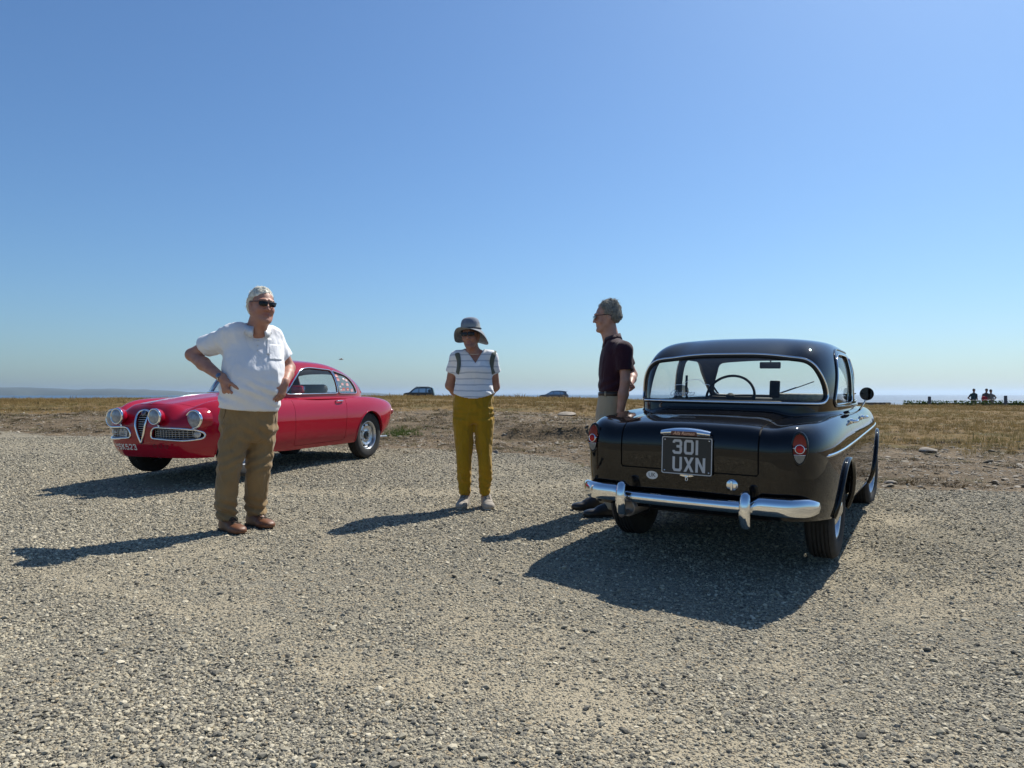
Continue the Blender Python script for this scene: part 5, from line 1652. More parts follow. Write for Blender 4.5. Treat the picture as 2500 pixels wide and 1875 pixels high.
# ------------------------------------------------------------------ people: smooth blended volumes turned into one continuous skin
class Field:
    def __init__(s, lo, hi, res):
        s.lo = np.array(lo, float); s.res = res
        s.n = np.ceil((np.array(hi) - s.lo) / res).astype(int) + 1
        s.F = np.full(tuple(s.n), .08, np.float32)
    def _sub(s, lo, hi):
        a = np.clip(np.floor((np.array(lo) - s.lo) / s.res).astype(int), 0, s.n - 1)
        b = np.clip(np.ceil((np.array(hi) - s.lo) / s.res).astype(int) + 1, 1, s.n)
        sl = tuple(slice(i, j) for i, j in zip(a, b))
        ax = [s.lo[i] + s.res * np.arange(a[i], b[i]) for i in range(3)]
        X, Y, Z = np.meshgrid(*ax, indexing='ij')
        return sl, np.stack([X, Y, Z], -1).astype(np.float32)
    def mix(s, sl, d, k, op='add'):
        A = s.F[sl]
        if A.size == 0: return
        if op == 'add':
            if k > 0:
                h = np.clip(.5 + .5 * (A - d) / k, 0, 1)
                s.F[sl] = A * (1 - h) + d * h - k * h * (1 - h)
            else: s.F[sl] = np.minimum(A, d)
        elif op == 'cut':
            d = -d
            if k > 0:
                h = np.clip(.5 - .5 * (A - d) / k, 0, 1)
                s.F[sl] = A * (1 - h) + d * h + k * h * (1 - h)
            else: s.F[sl] = np.maximum(A, d)
    def cap(s, a, b, ra, rb, k=.02, op='add'):
        a = np.array(a, float); b = np.array(b, float); m = max(ra, rb) + .07 + k
        sl, P = s._sub(np.minimum(a, b) - m, np.maximum(a, b) + m)
        ab = b - a; q = P - a
        t = np.clip((q @ ab) / (ab @ ab + 1e-12), 0, 1)
        d = np.linalg.norm(q - t[..., None] * ab, axis=-1) - (ra + (rb - ra) * t)
        s.mix(sl, d, k, op)
    def chain(s, pts, rad, k=.015, op='add'):
        for i in range(len(pts) - 1): s.cap(pts[i], pts[i + 1], rad[i], rad[i + 1], k, op)
    def ell(s, c, r, A=None, k=.02, op='add', e=2.0):
        """ellipsoid with radii r along rows of A"""
        c = np.array(c, float); r = np.array(r, float); A = np.eye(3) if A is None else np.array(A, float)
        m = r.max() + .07 + k
        sl, P = s._sub(c - m, c + m)
        q = (P - c) @ A.T.astype(np.float32)
        g = (np.abs(q / r) ** e).sum(-1) ** (1 / e)
        d = (g - 1) * min(r) * np.where(g > 1, 1.0, 1.0)
        s.mix(sl, d.astype(np.float32), k, op)
    def loft(s, secs, side, k=.03, op='add', e=2.3, cap_r=.02):
        """secs: (z, cx, cy, half width along side, half depth) sorted by z; side: horizontal unit vector"""
        S = np.array(sorted(secs), float); sd = np.array(side, float)[:2]; sd /= np.linalg.norm(sd); fw = np.array([-sd[1], sd[0]])
        m = S[:, 3:].max() + .08
        lo = [S[:, 1].min() - m, S[:, 2].min() - m, S[0, 0] - .08]; hi = [S[:, 1].max() + m, S[:, 2].max() + m, S[-1, 0] + .08]
        sl, P = s._sub(lo, hi)
        if P.size == 0: return
        z = P[0, 0, :, 2]
        it = [pchip(S[:, 0], S[:, i])(z).astype(np.float32) for i in (1, 2, 3, 4)]
        dx = P[..., 0] - it[0]; dy = P[..., 1] - it[1]
        u = dx * sd[0] + dy * sd[1]; v = dx * fw[0] + dy * fw[1]
        g = (np.abs(u / it[2]) ** e + np.abs(v / it[3]) ** e + 1e-9) ** (1 / e)
        d = (g - 1) * np.minimum(it[2], it[3])
        dz = np.maximum(P[..., 2] - S[-1, 0], S[0, 0] - P[..., 2])
        h = np.clip(.5 - .5 * (dz - d) / cap_r, 0, 1) if cap_r else None
        d = np.maximum(d, dz) if not cap_r else dz * (1 - h) + d * h + cap_r * h * (1 - h)
        s.mix(sl, d.astype(np.float32), k, op)
    def half(s, p, n, op='cut', k=0, lo=None, hi=None):
        """remove everything on the +n side of the plane through p (inside the box lo..hi if given)"""
        sl, P = s._sub(lo if lo is not None else s.lo, hi if hi is not None else s.lo + s.n * s.res)
        n = np.array(n, float); n /= np.linalg.norm(n)
        d = -((P - np.array(p, float)) @ n)
        s.mix(sl, d.astype(np.float32), k, 'cut')
    def warp(s, fn, lo=None, hi=None):
        sl, P = s._sub(lo if lo is not None else s.lo, hi if hi is not None else s.lo + s.n * s.res)
        near = np.abs(s.F[sl]) < .05
        q = P[near]
        A = s.F[sl]; A[near] += fn(q.astype(float)).astype(np.float32); s.F[sl] = A
    def mesh(s, smooth=1):
        F = s.F; F = np.pad(F, 1, constant_values=.08)
        lo = s.lo - s.res
        ins = F < 0
        c = ins[:-1, :-1, :-1].astype(np.int8)
        for a in (0, 1):
            for b in (0, 1):
                for d in (0, 1):
                    if a or b or d: c = c + ins[a:a + c.shape[0], b:b + c.shape[1], d:d + c.shape[2]]
        act = (c > 0) & (c < 8)
        I = np.argwhere(act); N = len(I)
        idx = np.full(act.shape, -1, np.int32); idx[act] = np.arange(N)
        acc = np.zeros((N, 3)); cnt = np.zeros(N)
        off = [(a, b, d) for a in (0, 1) for b in (0, 1) for d in (0, 1)]
        val = {o: F[I[:, 0] + o[0], I[:, 1] + o[1], I[:, 2] + o[2]] for o in off}
        for o in off:
            for ax in range(3):
                if o[ax] == 0:
                    o2 = tuple(1 if i == ax else o[i] for i in range(3))
                    f0, f1 = val[o], val[o2]; m = (f0 < 0) != (f1 < 0)
                    t = f0[m] / (f0[m] - f1[m])
                    p = np.tile(np.array(o, float), (m.sum(), 1)); p[:, ax] += t
                    acc[m] += p; cnt[m] += 1
        V = lo + (I + acc / cnt[:, None]) * s.res
        Q = []
        for ax in range(3):
            u, w_ = [(1, 2), (2, 0), (0, 1)][ax]
            A = np.take(ins, range(ins.shape[ax] - 1), ax); B = np.take(ins, range(1, ins.shape[ax]), ax)
            E = np.argwhere(A != B)
            E = E[(E[:, u] > 0) & (E[:, w_] > 0) & (E[:, u] < ins.shape[u] - 1) & (E[:, w_] < ins.shape[w_] - 1)]
            flip = A[E[:, 0], E[:, 1], E[:, 2]]
            def cell(du, dw):
                e = E.copy(); e[:, u] += du; e[:, w_] += dw; return idx[e[:, 0], e[:, 1], e[:, 2]]
            q = np.stack([cell(-1, -1), cell(0, -1), cell(0, 0), cell(-1, 0)], 1)
            q[~flip] = q[~flip][:, ::-1]
            Q.append(q)
        Q = np.concatenate(Q); Q = Q[(Q >= 0).all(1)]
        for _ in range(smooth):
            s1 = np.zeros_like(V); n1 = np.zeros(len(V))
            for i in range(4):
                np.add.at(s1, Q[:, i], V[Q[:, (i + 1) % 4]] + V[Q[:, i - 1]]); np.add.at(n1, Q[:, i], 2)
            V = V * .5 + .5 * s1 / np.maximum(n1, 1)[:, None]
        return V, Q

def unit(v): v = np.array(v, float); return v / np.linalg.norm(v)

def head_axes(face, up=(0, 0, 1)):
    F_ = unit(face); U = unit(up); S_ = np.cross(U, F_); S_ = unit(S_); F_ = np.cross(S_, U)
    return S_, F_, U          # his/her left, forward, up

def build_head(g, c, ax, k=1.0, female=False, nose=1.0, jaw=1.0):
    S_, F_, U = ax; A = np.stack(ax)
    p = lambda s, f, u: np.array(c) + (S_ * s + F_ * f + U * u) * k
    g.ell(p(0, -.018, .040), np.array((.074, .095, .088)) * k, A, .02)
    g.ell(p(0, .028, -.022), np.array((.060 * jaw, .064, .088)) * k, A, .03)
    for s in (1, -1):
        g.cap(p(s * .056 * jaw, -.004, -.035), p(s * .026 * jaw, .060, -.094), .020 * k, .018 * k, .03)
        g.ell(p(s * .036, .066, -.028), np.array((.026, .022, .026)) * k, A, .02)
        g.cap(p(s * .014, .091, .034), p(s * .046, .078, .032), .010 * k, .010 * k, .014)
    g.cap(p(-.010, .078, -.104), p(.010, .078, -.104), .019 * k, .019 * k, .02)
    for s in (1, -1):
        g.ell(p(s * .031, .098, .012), np.array((.017, .013, .011)) * k, A, .010, 'cut')
        g.ell(p(s * .031, .0815, .012), np.array((.0125, .0125, .0125)) * k, A, .003)
        g.cap(p(s * .020, .090, .020), p(s * .044, .083, .018), .0042 * k, .0042 * k, .004)
    g.cap(p(0, .088, .020), p(0, .090 + .017 * nose, -.027), .0080 * k, .0120 * k, .010)
    for s in (1, -1): g.ell(p(s * .013, .095, -.031), np.array((.008, .010, .008)) * k, A, .006)
    g.cap(p(-.020, .0835, -.0585), p(.020, .0835, -.0585), .0045 * k, .0045 * k, .008)
    g.cap(p(-.010, .0895, -.0565), p(.010, .0895, -.0565), .0050 * k, .0050 * k, .008)
    g.cap(p(-.016, .0865, -.0705), p(.016, .0865, -.0705), .0058 * k, .0058 * k, .008)
    g.cap(p(-.024, .0965, -.0635), p(.024, .0965, -.0635), .0024 * k, .0024 * k, .004, 'cut')
    for s in (1, -1):
        g.ell(p(s * .078, -.008, .000), np.array((.009, .021, .032)) * k, A, .006)
        g.ell(p(s * .087, -.002, .002), np.array((.005, .010, .018)) * k, A, .004, 'cut')

def build_hand(g, wrist, h, palm, thumb, k=1.0, curl=(25, 30, 20), spread=5, tcurl=10):
    """wrist point, hand direction h, palm normal (the way the palm looks), thumb: side vector"""
    h = unit(h); n = unit(np.array(palm) - h * (np.array(palm) @ h)); t = np.cross(h, n)
    if t @ np.array(thumb) < 0: t = -t
    W = np.array(wrist, float)
    P = lambda a, b, c: W + (h * a + t * b + n * c) * k
    g.cap(P(-.02, 0, 0), P(.03, 0, 0), .024 * k, .024 * k, .012)
    for b in (-.026, -.009, .009, .026):
        g.cap(P(.015, b * .7, 0), P(.085, b, -.002), .0145 * k, .0125 * k, .012)
    g.cap(P(.02, .025, .008), P(.05, .034, .012), .016 * k, .013 * k, .014)
    L = (.072, .082, .077, .058); B = (.030, .010, -.010, -.029)
    for i in range(4):
        d = h * math.cos(R((1.5 - i) * spread)) + t * math.sin(R((1.5 - i) * spread)); ang = 0
        p = P(.086 - .004 * abs(i - 1), B[i], -.002); pts = [p]; rad = [.0098 * k]
        for j, (fr, c_) in enumerate(zip((.45, .32, .23), curl)):
            ang += c_ + 3 * i * (1 if j == 0 else 0)
            p = p + (d * math.cos(R(ang)) + n * math.sin(R(ang))) * L[i] * fr * k
            pts.append(p); rad.append((.0092 - .0007 * j) * k)
        g.chain(pts, rad, .004)
    p = P(.028, .030, .008); pts = [p]; rad = [.0125 * k]; ang = 42
    for j, l_ in enumerate((.036, .030, .024)):
        p = p + ((h * math.cos(R(ang)) + t * math.sin(R(ang))) * math.cos(R(tcurl * (j + 1))) + n * math.sin(R(tcurl * (j + 1)))) * l_ * k
        ang -= 14; pts.append(p); rad.append((.0115 - .0008 * j) * k)
    g.chain(pts, rad, .006)

def shoe(g, heel, direction, ln=.285, w_=.048, k=.02):
    d = unit([*direction[:2], 0]); s = np.array([-d[1], d[0], 0]); H_ = np.array(heel, float)
    P = lambda a, b, c: H_ + d * a * ln + s * b + np.array([0, 0, c])
    g.ell(P(.14, 0, .052), (ln * .20, w_ * .78, .055), np.stack([d, s, (0, 0, 1)]), k, e=2.6)
    g.ell(P(.52, 0, .032), (ln * .40, w_ * .98, .036), np.stack([d, s, (0, 0, 1)]), .03, e=2.6)
    g.ell(P(.80, 0, .026), (ln * .20, w_ * .92, .026), np.stack([d, s, (0, 0, 1)]), .03, e=2.4)
    g.cap(P(.22, 0, .09), P(.52, 0, .062), .040, .034, .03)
    g.half(H_ + np.array([0, 0, .012]), (0, 0, -1), lo=H_ - .35, hi=H_ + .35)

def sole(heel, direction, ln=.285, w_=.048, t=.016):
    d = unit([*direction[:2], 0]); s = np.array([-d[1], d[0], 0]); H_ = np.array(heel, float)
    out = bez([(-.05, 0), (-.04, .7), (.12, .82), (.4, .80), (.65, 1.02), (.85, .88), (.99, .3), (1.01, 0)], 4)
    out = np.vstack([out, out[::-1][1:-1] * np.array([1, -1])])
    v = []
    n = len(out)
    for zz, e in ((0.0, .97), (.004, 1.0), (t, 1.0)):
        v += [H_ + d * a * ln * 1.0 + s * b * w_ * 1.05 * e + np.array([0, 0, zz]) for a, b in out]
    f = [tuple(range(n))[::-1], tuple(2 * n + i for i in range(n))]
    for j in range(2):
        f += [(j * n + i, j * n + (i + 1) % n, (j + 1) * n + (i + 1) % n, (j + 1) * n + i) for i in range(n)]
    return v, f

def skin_mat(name, col, red=.35):
    m, nt, b = newmat(name); L = nt.links.new
    tc = node(nt, 'TexCoord')
    n1 = node(nt, 'TexNoise', i_Scale=22., i_Detail=5.); L(tc.outputs['Object'], n1.inputs[0])
    r = node(nt, 'ValToRGB'); r.color_ramp.elements[0].position = .3; r.color_ramp.elements[1].position = .72
    r.color_ramp.elements[0].color = (col[0] * .86, col[1] * .74, col[2] * .70, 1); r.color_ramp.elements[1].color = (min(1, col[0] * 1.08), col[1] * 1.1, col[2] * 1.1, 1)
    L(n1.outputs[0], r.inputs[0]); 
    at = node(nt, 'Attribute', attribute_name='tint'); mx = node(nt, 'Mix', data_type='RGBA', blend_type='MULTIPLY'); mx.inputs[0].default_value = 1
    L(r.outputs[0], mx.inputs[6]); L(at.outputs['Color'], mx.inputs[7]); L(mx.outputs[2], b.inputs['Base Color'])
    b.inputs['Roughness'].default_value = .52
    b.inputs['Subsurface Weight'].default_value = .12; b.inputs['Subsurface Radius'].default_value = (.02, .008, .004); b.inputs['Subsurface Scale'].default_value = .3
    n2 = node(nt, 'TexNoise', i_Scale=140., i_Detail=4.); L(tc.outputs['Object'], n2.inputs[0])
    bp = node(nt, 'Bump'); bp.inputs['Strength'].default_value = .35; bp.inputs['Distance'].default_value = .003
    L(n2.outputs[0], bp.inputs['Height']); L(bp.outputs[0], b.inputs['Normal'])
    return m

def cloth(name, col, rough=.9, weave=900., wr=.4, var=.10, vs=5., extra=None, crease=9.):
    """woven cloth: soft mottling, fine weave and small creases as relief"""
    m, nt, b = newmat(name); L = nt.links.new
    tc = node(nt, 'TexCoord')
    n1 = node(nt, 'TexNoise', i_Scale=vs, i_Detail=5.); L(tc.outputs['Object'], n1.inputs[0])
    mr = node(nt, 'MapRange'); mr.inputs[1].default_value = .3; mr.inputs[2].default_value = .7; mr.inputs[3].default_value = 1 - var; mr.inputs[4].default_value = 1 + var; L(n1.outputs[0], mr.inputs[0])
    mx = node(nt, 'Mix', data_type='RGBA', blend_type='MULTIPLY'); mx.inputs[0].default_value = 1; mx.inputs[6].default_value = (*col, 1); L(mr.outputs[0], mx.inputs[7])
    src = mx.outputs[2]
    if extra: src = extra(nt, tc, src)
    L(src, b.inputs['Base Color']); b.inputs['Roughness'].default_value = rough; b.inputs['Specular IOR Level'].default_value = .2
    b.inputs['Sheen Weight'].default_value = .15
    n2 = node(nt, 'TexNoise', i_Scale=weave, i_Detail=2.); L(tc.outputs['Object'], n2.inputs[0])
    mp = node(nt, 'Mapping'); mp.inputs['Scale'].default_value = (1, 1, .45); L(tc.outputs['Object'], mp.inputs[0])
    n3 = node(nt, 'TexNoise', i_Scale=crease, i_Detail=3., i_Distortion=1.2); L(mp.outputs[0], n3.inputs[0])
    b1 = node(nt, 'Bump'); b1.inputs['Strength'].default_value = .25; b1.inputs['Distance'].default_value = .001; L(n2.outputs[0], b1.inputs['Height'])
    b2 = node(nt, 'Bump'); b2.inputs['Strength'].default_value = wr; b2.inputs['Distance'].default_value = .03; L(n3.outputs[0], b2.inputs['Height']); L(b1.outputs[0], b2.inputs['Normal'])
    L(b2.outputs[0], b.inputs['Normal'])
    return m

def folds(amp, scale, seed, stretch=(1, 1, 1)):
    st = np.array(stretch, float)
    def fn(q):
        a = fbm(q * st * scale + seed * 9.1, 3)
        return amp * (np.abs(a) * 2 - .5)
    return fn

def glasses(root, c, ax, k, lens_mat, frame_mat, w_=.028, h_=.019, z=.012, wrap=.25, f0=.108):
    S_, F_, U = ax
    p = lambda s, f, u: np.array(c) + (S_ * s + F_ * f + U * u) * k
    top = MB()
    top.tube([p(s, f0 - wrap * (abs(s) / .06) ** 2 * .06, z + h_ * .75) for s in np.linspace(-.062, .062, 15)], .0026, 6)
    fr = top.build('sunglasses', frame_mat, root)
    for sd in (1, -1):
        v = []; f = []
        n = 20
        for r in (1., .55, 0.001):
            for a in np.linspace(0, 2 * math.pi, n + 1)[:-1]:
                ss_ = sd * .032 + w_ * r * np.sign(math.cos(a)) * abs(math.cos(a)) ** .75; uu = z - .001 + h_ * r * np.sign(math.sin(a)) * abs(math.sin(a)) ** .8
                v.append(p(ss_, f0 + .001 - wrap * (abs(ss_) / .06) ** 2 * .06 + .003 * (1 - r), uu))
        for i in range(2):
            for j in range(n): f.append((i * n + j, i * n + (j + 1) % n, (i + 1) * n + (j + 1) % n, (i + 1) * n + j))
        mk('lens', v, f, lens_mat, fr)
        MB().tube([p(sd * .062, f0 - wrap * .064, z + h_ * .7), p(sd * .078, .055, z + .012), p(sd * .083, .0, z + .012), p(sd * .080, -.025, z - .004)], .0028, 6).build('temple_arm', frame_mat, fr)
    return fr

def comb(name, hair, B, n, flow, m, seed=1, ln=(.025, .05), lift=.0015, rad=.0011, jit=.35, curl=0.0, keep=None):
    """strands lying along a head of hair, following flow(p) over its surface"""
    q = np.random.RandomState(seed)
    me = hair.data
    ce = np.array([p_.center[:] for p_ in me.polygons]); sel = q.choice(len(ce), n)
    mb = MB()
    for i in sel:
        p0 = ce[i]
        if keep is not None and not keep(p0): continue
        d = unit(flow(p0) + q.normal(size=3) * jit); L_ = q.uniform(*ln); pts = []
        p_ = p0.copy()
        for k in range(5):
            h = B.find_nearest(Vector(p_)); nn = np.array(h[1])
            if nn @ (p_ - np.array(h[0])) < 0 and k: nn = nn
            t = k / 4
            pts.append(np.array(h[0]) + nn * (lift * (1 + 2.2 * t * q.uniform(.3, 1))))
            d = unit(d - nn * (d @ nn) + q.normal(size=3) * curl); p_ = np.array(h[0]) + d * L_ / 4
        mb.tube(pts, [rad, rad * 1.1, rad, rad * .8, rad * .25], 4, cap=False)
    return mb.build(name, m, hair)

def lace_up(sh_, hp, dr, m, n=4, w_=.026, a0=.115, st=.024):
    """laces laid on the instep"""
    B = BVHTree.FromPolygons([v.co[:] for v in sh_.data.vertices], [tuple(p_.vertices) for p_ in sh_.data.polygons])
    d = unit([*dr, 0]); s_ = np.array([-d[1], d[0], 0])
    for k in range(n):
        for sg in (1, -1):
            pts = []
            for t in np.linspace(-1, 1, 6):
                w0 = np.array(hp) + d * (a0 + st * k + sg * .008 * t) + s_ * w_ * t + np.array((0, 0, .3))
                h = B.ray_cast(Vector(w0), Vector((0, 0, -1)))
                if h[0] is not None: pts.append(np.array(h[0]) + (0, 0, .0025))
            if len(pts) > 3: MB().tube(pts, .0030, 5).build('lace', m, sh_)
    pts = []
    for t in np.linspace(-1, 1, 9):                       # toe-cap seam
        w0 = np.array(hp) + d * (.205 - .018 * t * t) + s_ * .04 * t + np.array((0, 0, .3))
        h = B.ray_cast(Vector(w0), Vector((0, 0, -1)))
        if h[0] is not None: pts.append(np.array(h[0]) + (0, 0, .0008))
    if len(pts) > 3: MB().tube(pts, .0022, 5).build('toe_seam', m, sh_)
    # collar of the shoe

# ------------------------------------------------------------------ the three people by the cars
def placer(o):
    o = np.array(o, float)
    return lambda px, py, d: np.array(((px - 1250) * d / 1733 - o[0], d - o[1], 1 - (py - 962) * d / 1733 - o[2]))

def skin_obj(g, label, loc, m, tintfn=None, cat='person'):
    V, Q = g.mesh()
    t = np.ones((len(V), 3))
    if tintfn: t = tintfn(V, t)
    o = mk('person', V, Q, m, None, loc=loc, attrs={'tint': t})
    return tag(o, label, cat)

def piece(name, g, m, root, sm=1):
    V, Q = g.mesh(sm)
    o = mk(name, V, Q, m, root)
    return o, BVHTree.FromPolygons(V.tolist(), Q.tolist())

def patch(name, B, poly, o, d, m, root, lift=.003, n=10, up=(0, 0, 1)):
    """thin cloth patch laid on a garment: poly in (right, up) metres round point o, looked at along d"""
    d = unit(d); u = unit(np.array(up) - d * (np.array(up) @ d)); r = np.cross(d, u)
    P = np.array(poly, float); lo, hi = P.min(0), P.max(0)
    xs = np.linspace(lo[0], hi[0], n); ys = np.linspace(lo[1], hi[1], n)
    v = []; ok = {}; f = []
    for j, y in enumerate(ys):
        for i, x in enumerate(xs):
            w_ = np.array(o) + r * x + u * y - d * .4
            h = B.ray_cast(Vector(w_), Vector(d))
            if h[0] is None or poly_sdf(np.array([x]), np.array([y]), P)[0] > 1e-4: continue
            nn = np.array(h[1]); nn = nn if nn @ d < 0 else -nn
            ok[(i, j)] = len(v); v.append(np.array(h[0]) + nn * lift)
    for j in range(n - 1):
        for i in range(n - 1):
            q = [(i, j), (i + 1, j), (i + 1, j + 1), (i, j + 1)]
            if all(k in ok for k in q): f.append(tuple(ok[k] for k in q))
    if not f: return None
    ob = mk(name, v, f, m, root)
    md = ob.modifiers.new('t', 'SOLIDIFY'); md.thickness = .003; md.offset = 1
    return ob

DARKLENS = mat('dark_lens', (.010, .008, .010), .12, spec=.35, var=.05)
FRAME = mat('spectacle_frame', (.03, .028, .028), .3, .5)
SOLE = mat('shoe_sole', (.035, .028, .022), .85, var=.25, vscale=30)

# ---- man in the white polo shirt, hands on hips
def man_white():
    O = (-2.0, 5.22, float(terrain_h(np.array([-2.0]), np.array([5.22]))[0]))
    P = placer(O)
    SK = skin_mat('ruddy_skin', (.42, .215, .15))
    side = np.array([math.cos(R(28)), math.sin(R(28))]); fw = np.array([math.sin(R(28)), -math.cos(R(28)), 0])
    hc = P(638, 748, 5.12); ax = head_axes((.66, -.74, -.10), (.05, .02, 1))
    shR, elR, wrR = P(565, 814, 5.14), P(468, 866, 5.25), P(545, 925, 5.01)
    shL, elL, wrL = P(668, 824, 5.34), P(706, 898, 5.43), P(695, 936, 5.20)
    def zpt(py, cx, a, b, fo=0.0, d=5.22):
        p = P(cx, py, d); return (p[2], p[0] + fw[0] * fo, p[1] + .02 + fw[1] * fo, a, b)
    torso = [zpt(796, 628, .095, .07), zpt(808, 622, .165, .095), zpt(830, 618, .190, .125, .01), zpt(870, 616, .205, .155, .03), zpt(910, 613, .217, .185, .05), zpt(945, 611, .217, .190, .05), zpt(985, 606, .207, .178, .03), zpt(1003, 606, .200, .17, .02)]
    g = Field((-.62, -.55, -.02), (.62, .55, 1.86), .0055)
    build_head(g, hc, ax, 1.06, jaw=1.12, nose=1.0)
    g.cap(hc - ax[2] * .06 - ax[1] * .02, P(624, 812, 5.2), .064, .075, .03)
    g.cap(hc - ax[2] * .10 + ax[1] * .045, P(632, 808, 5.14), .035, .05, .04)
    g.loft([(z, x, y, a - .022, b - .022) for z, x, y, a, b in torso], side, .04)
    g.chain([shR, elR], [.058, .045], .03); g.chain([elR, elR * .62 + wrR * .38, wrR], [.044, .048, .029], .02)
    g.chain([shL, elL], [.055, .043], .03); g.chain([elL, elL * .6 + wrL * .4, wrL], [.043, .045, .029], .02)
    build_hand(g, wrR, (.30, -.10, -1), (.55, .75, .1), (.75, -.5, .2), 1.05, (32, 62, 45), 2, 14)
    build_hand(g, wrL, (-.22, -.25, -1), (-.85, .25, 0), (-.3, -.95, 0), 1.02, (14, 22, 16), 4, 10)
    hipR, knR, anR = P(582, 1022, 5.18), P(559, 1153, 5.11), P(555, 1268, 5.16)
    hipL, knL, anL = P(641, 1026, 5.32), P(631, 1153, 5.30), P(624, 1256, 5.36)
    g.chain([hipR, knR, anR], [.085, .055, .04], .04); g.chain([hipL, knL, anL], [.085, .055, .04], .04)
    S_, F_, U = ax
    def tint(V, t):
        q = V - hc; s = q @ S_; f = q @ F_; u = q @ U
        lips = np.exp(-((u + .068) / .009) ** 2 - (s / .024) ** 2) * (f > .07)
        t *= (1 - lips[:, None] * np.array([.12, .35, .3]))
        red = np.exp(-((u + .03) / .03) ** 2 - ((np.abs(s) - .03) / .03) ** 2) * (f > .04)
        return t * (1 - red[:, None] * np.array([0, .14, .12]))
    root = skin_obj(g, 'person in white polo shirt and brown trousers, hands on hips, sunglasses', O, SK, tint)
    # polo shirt
    SH = cloth('white_polo', (.80, .81, .83), .9, wr=.4, var=.03)
    g = Field((-.62, -.45, .78), (.62, .5, 1.60), .0065)
    eR = shR * .36 + elR * .64; eL = shL * .36 + elL * .64
    g.chain([shR + (.03, .01, -.01), eR], [.085, .082], .05); g.chain([shL + (-.03, 0, -.01), eL], [.080, .074], .05)
    g.cap(P(622, 806, 5.2), shR, .055, .06, .05); g.cap(P(628, 806, 5.22), shL, .055, .06, .05)
    for e_, s_, el in ((eR, shR, elR), (eL, shL, elL)):
        d = unit(el - s_); g.half(e_ + d * .005, d, lo=e_ - .2 + d * .1, hi=e_ + .2 + d * .1)
        g.cap(e_ - d * .04, e_ + d * .06, .060, .064, .0, 'cut')
    g.loft(torso, side, .045)
    g.warp(folds(.011, 6., 1, (1, 1, .7)))
    g.warp(folds(.005, 14., 2, (1, 1, .8)))
    arm = lambda q: .006 * np.sin((q @ unit(elR - shR)) * 95 + 3 * fbm(q * 6, 2)) * np.exp(-((q - shR * .8 - elR * .2) ** 2).sum(1) / .012)
    g.warp(arm)
    g.warp(lambda q: .005 * np.sin(q[:, 2] * 75 + q[:, 0] * 42 + 4 * fbm(q * 4.5, 2)) * np.exp(-((q[:, 2] - .98) / .12) ** 2))
    bot = P(606, 999, 5.2)[2]
    g.half((0, 0, bot), (-.10, 0, -1))
    g.cap(P(627, 800, 5.17), P(632, 784, 5.14), .066, .074, .01, 'cut')
    vn = P(642, 812, 4.98)
    g.cap(vn + (0, -.06, .02), vn + (.012, .0, -.028), .030, .006, .006, 'cut')
    shirt, B = piece('polo_shirt', g, SH, root)
    # collar wings, placket, buttons, pocket
    nb = P(627, 805, 5.17)
    ring = []
    for a in np.linspace(R(-158), R(158), 30):
        dirv = -fw * math.cos(a) * .072 + np.array([*side, 0]) * math.sin(a) * .078
        ring.append(nb + dirv + np.array((0, 0, .022 + .020 * math.cos(a))))
    ring = np.array(ring)[:, :]
    v = []; f = []
    n = len(ring)
    for i, p in enumerate(ring):
        o_ = unit(p - nb - (0, 0, (p - nb)[2])); e = abs(i / (n - 1) - .5) * 2
        drop = .040 + .030 * ss(.7, 1, e)
        v += [p + o_ * .0, p + o_ * .010 + (0, 0, .014), p + o_ * (.026 + .014 * ss(.7, 1, e)) + np.array((0, 0, -drop)), p + o_ * .012 + np.array((0, 0, -drop * .9))]
    for i in range(n - 1):
        for k in range(3): f.append((i * 4 + k, (i + 1) * 4 + k, (i + 1) * 4 + k + 1, i * 4 + k + 1))
    col = mk('collar', v, f, SH, shirt); md = col.modifiers.new('t', 'SOLIDIFY'); md.thickness = .004
    pc = P(651, 838, 5.0)
    dv = unit((-fw[0], -fw[1], 0)) * -1
    patch('placket', B, [(-.012, -.075), (.014, -.075), (.014, .045), (-.012, .045)], pc, unit((-.25, 1, 0)), SH, shirt, .002, 9)
    for k in range(3):
        h = B.ray_cast(Vector(pc + np.array((0, -.3, .025 - .035 * k))), Vector((-.25, 1, 0)).normalized())
        if h[0] is not None: MB().lathe([(.0055, 0), (.0055, .0045), (0, .006)], 10, frame(np.array(h[0]), np.array(h[1]) if h[1][1] < 0 else -np.array(h[1])), cap=False).build('button', WHITEP, shirt)
    patch('pocket', B, [(-.045, -.062), (0, -.072), (.045, -.062), (.045, .055), (-.045, .055)], P(672, 858, 5.1), unit((-.35, 1, 0)), SH, shirt, .002, 12)
    # trousers
    TR = cloth('brown_chinos', (.265, .178, .086), .92, wr=.8, var=.10, vs=7)
    g = Field((-.45, -.40, .0), (.42, .45, 1.05), .0065)
    wst = P(606, 972, 5.22)
    g.loft([zpt(966, 606, .186, .160, .015), zpt(1000, 606, .193, .160, .005), zpt(1040, 604, .195, .150), zpt(1078, 602, .18, .12)], side, .03, cap_r=.03)
    def leg(pts):
        secs = [(p[2], p[0], p[1], r * .95, r * rr * .95) for p, r, rr in pts]
        g.loft(secs, side, .022, e=2.15)
    leg([(P(581, 1040, 5.18), .108, 1.05), (P(571, 1090, 5.16), .100, 1.05), (P(559, 1150, 5.12), .084, 1.05), (P(554, 1210, 5.13), .078, 1.08), (P(555, 1250, 5.15), .074, 1.15), (P(557, 1272, 5.16), .070, 1.25)])
    leg([(P(639, 1040, 5.32), .108, 1.05), (P(636, 1090, 5.31), .100, 1.05), (P(631, 1150, 5.30), .090, 1.02), (P(626, 1210, 5.34), .082, 1.05), (P(625, 1238, 5.36), .074, 1.12), (P(628, 1257, 5.36), .068, 1.25)])
    g.warp(folds(.014, 6.0, 4, (1, 1, .42)))
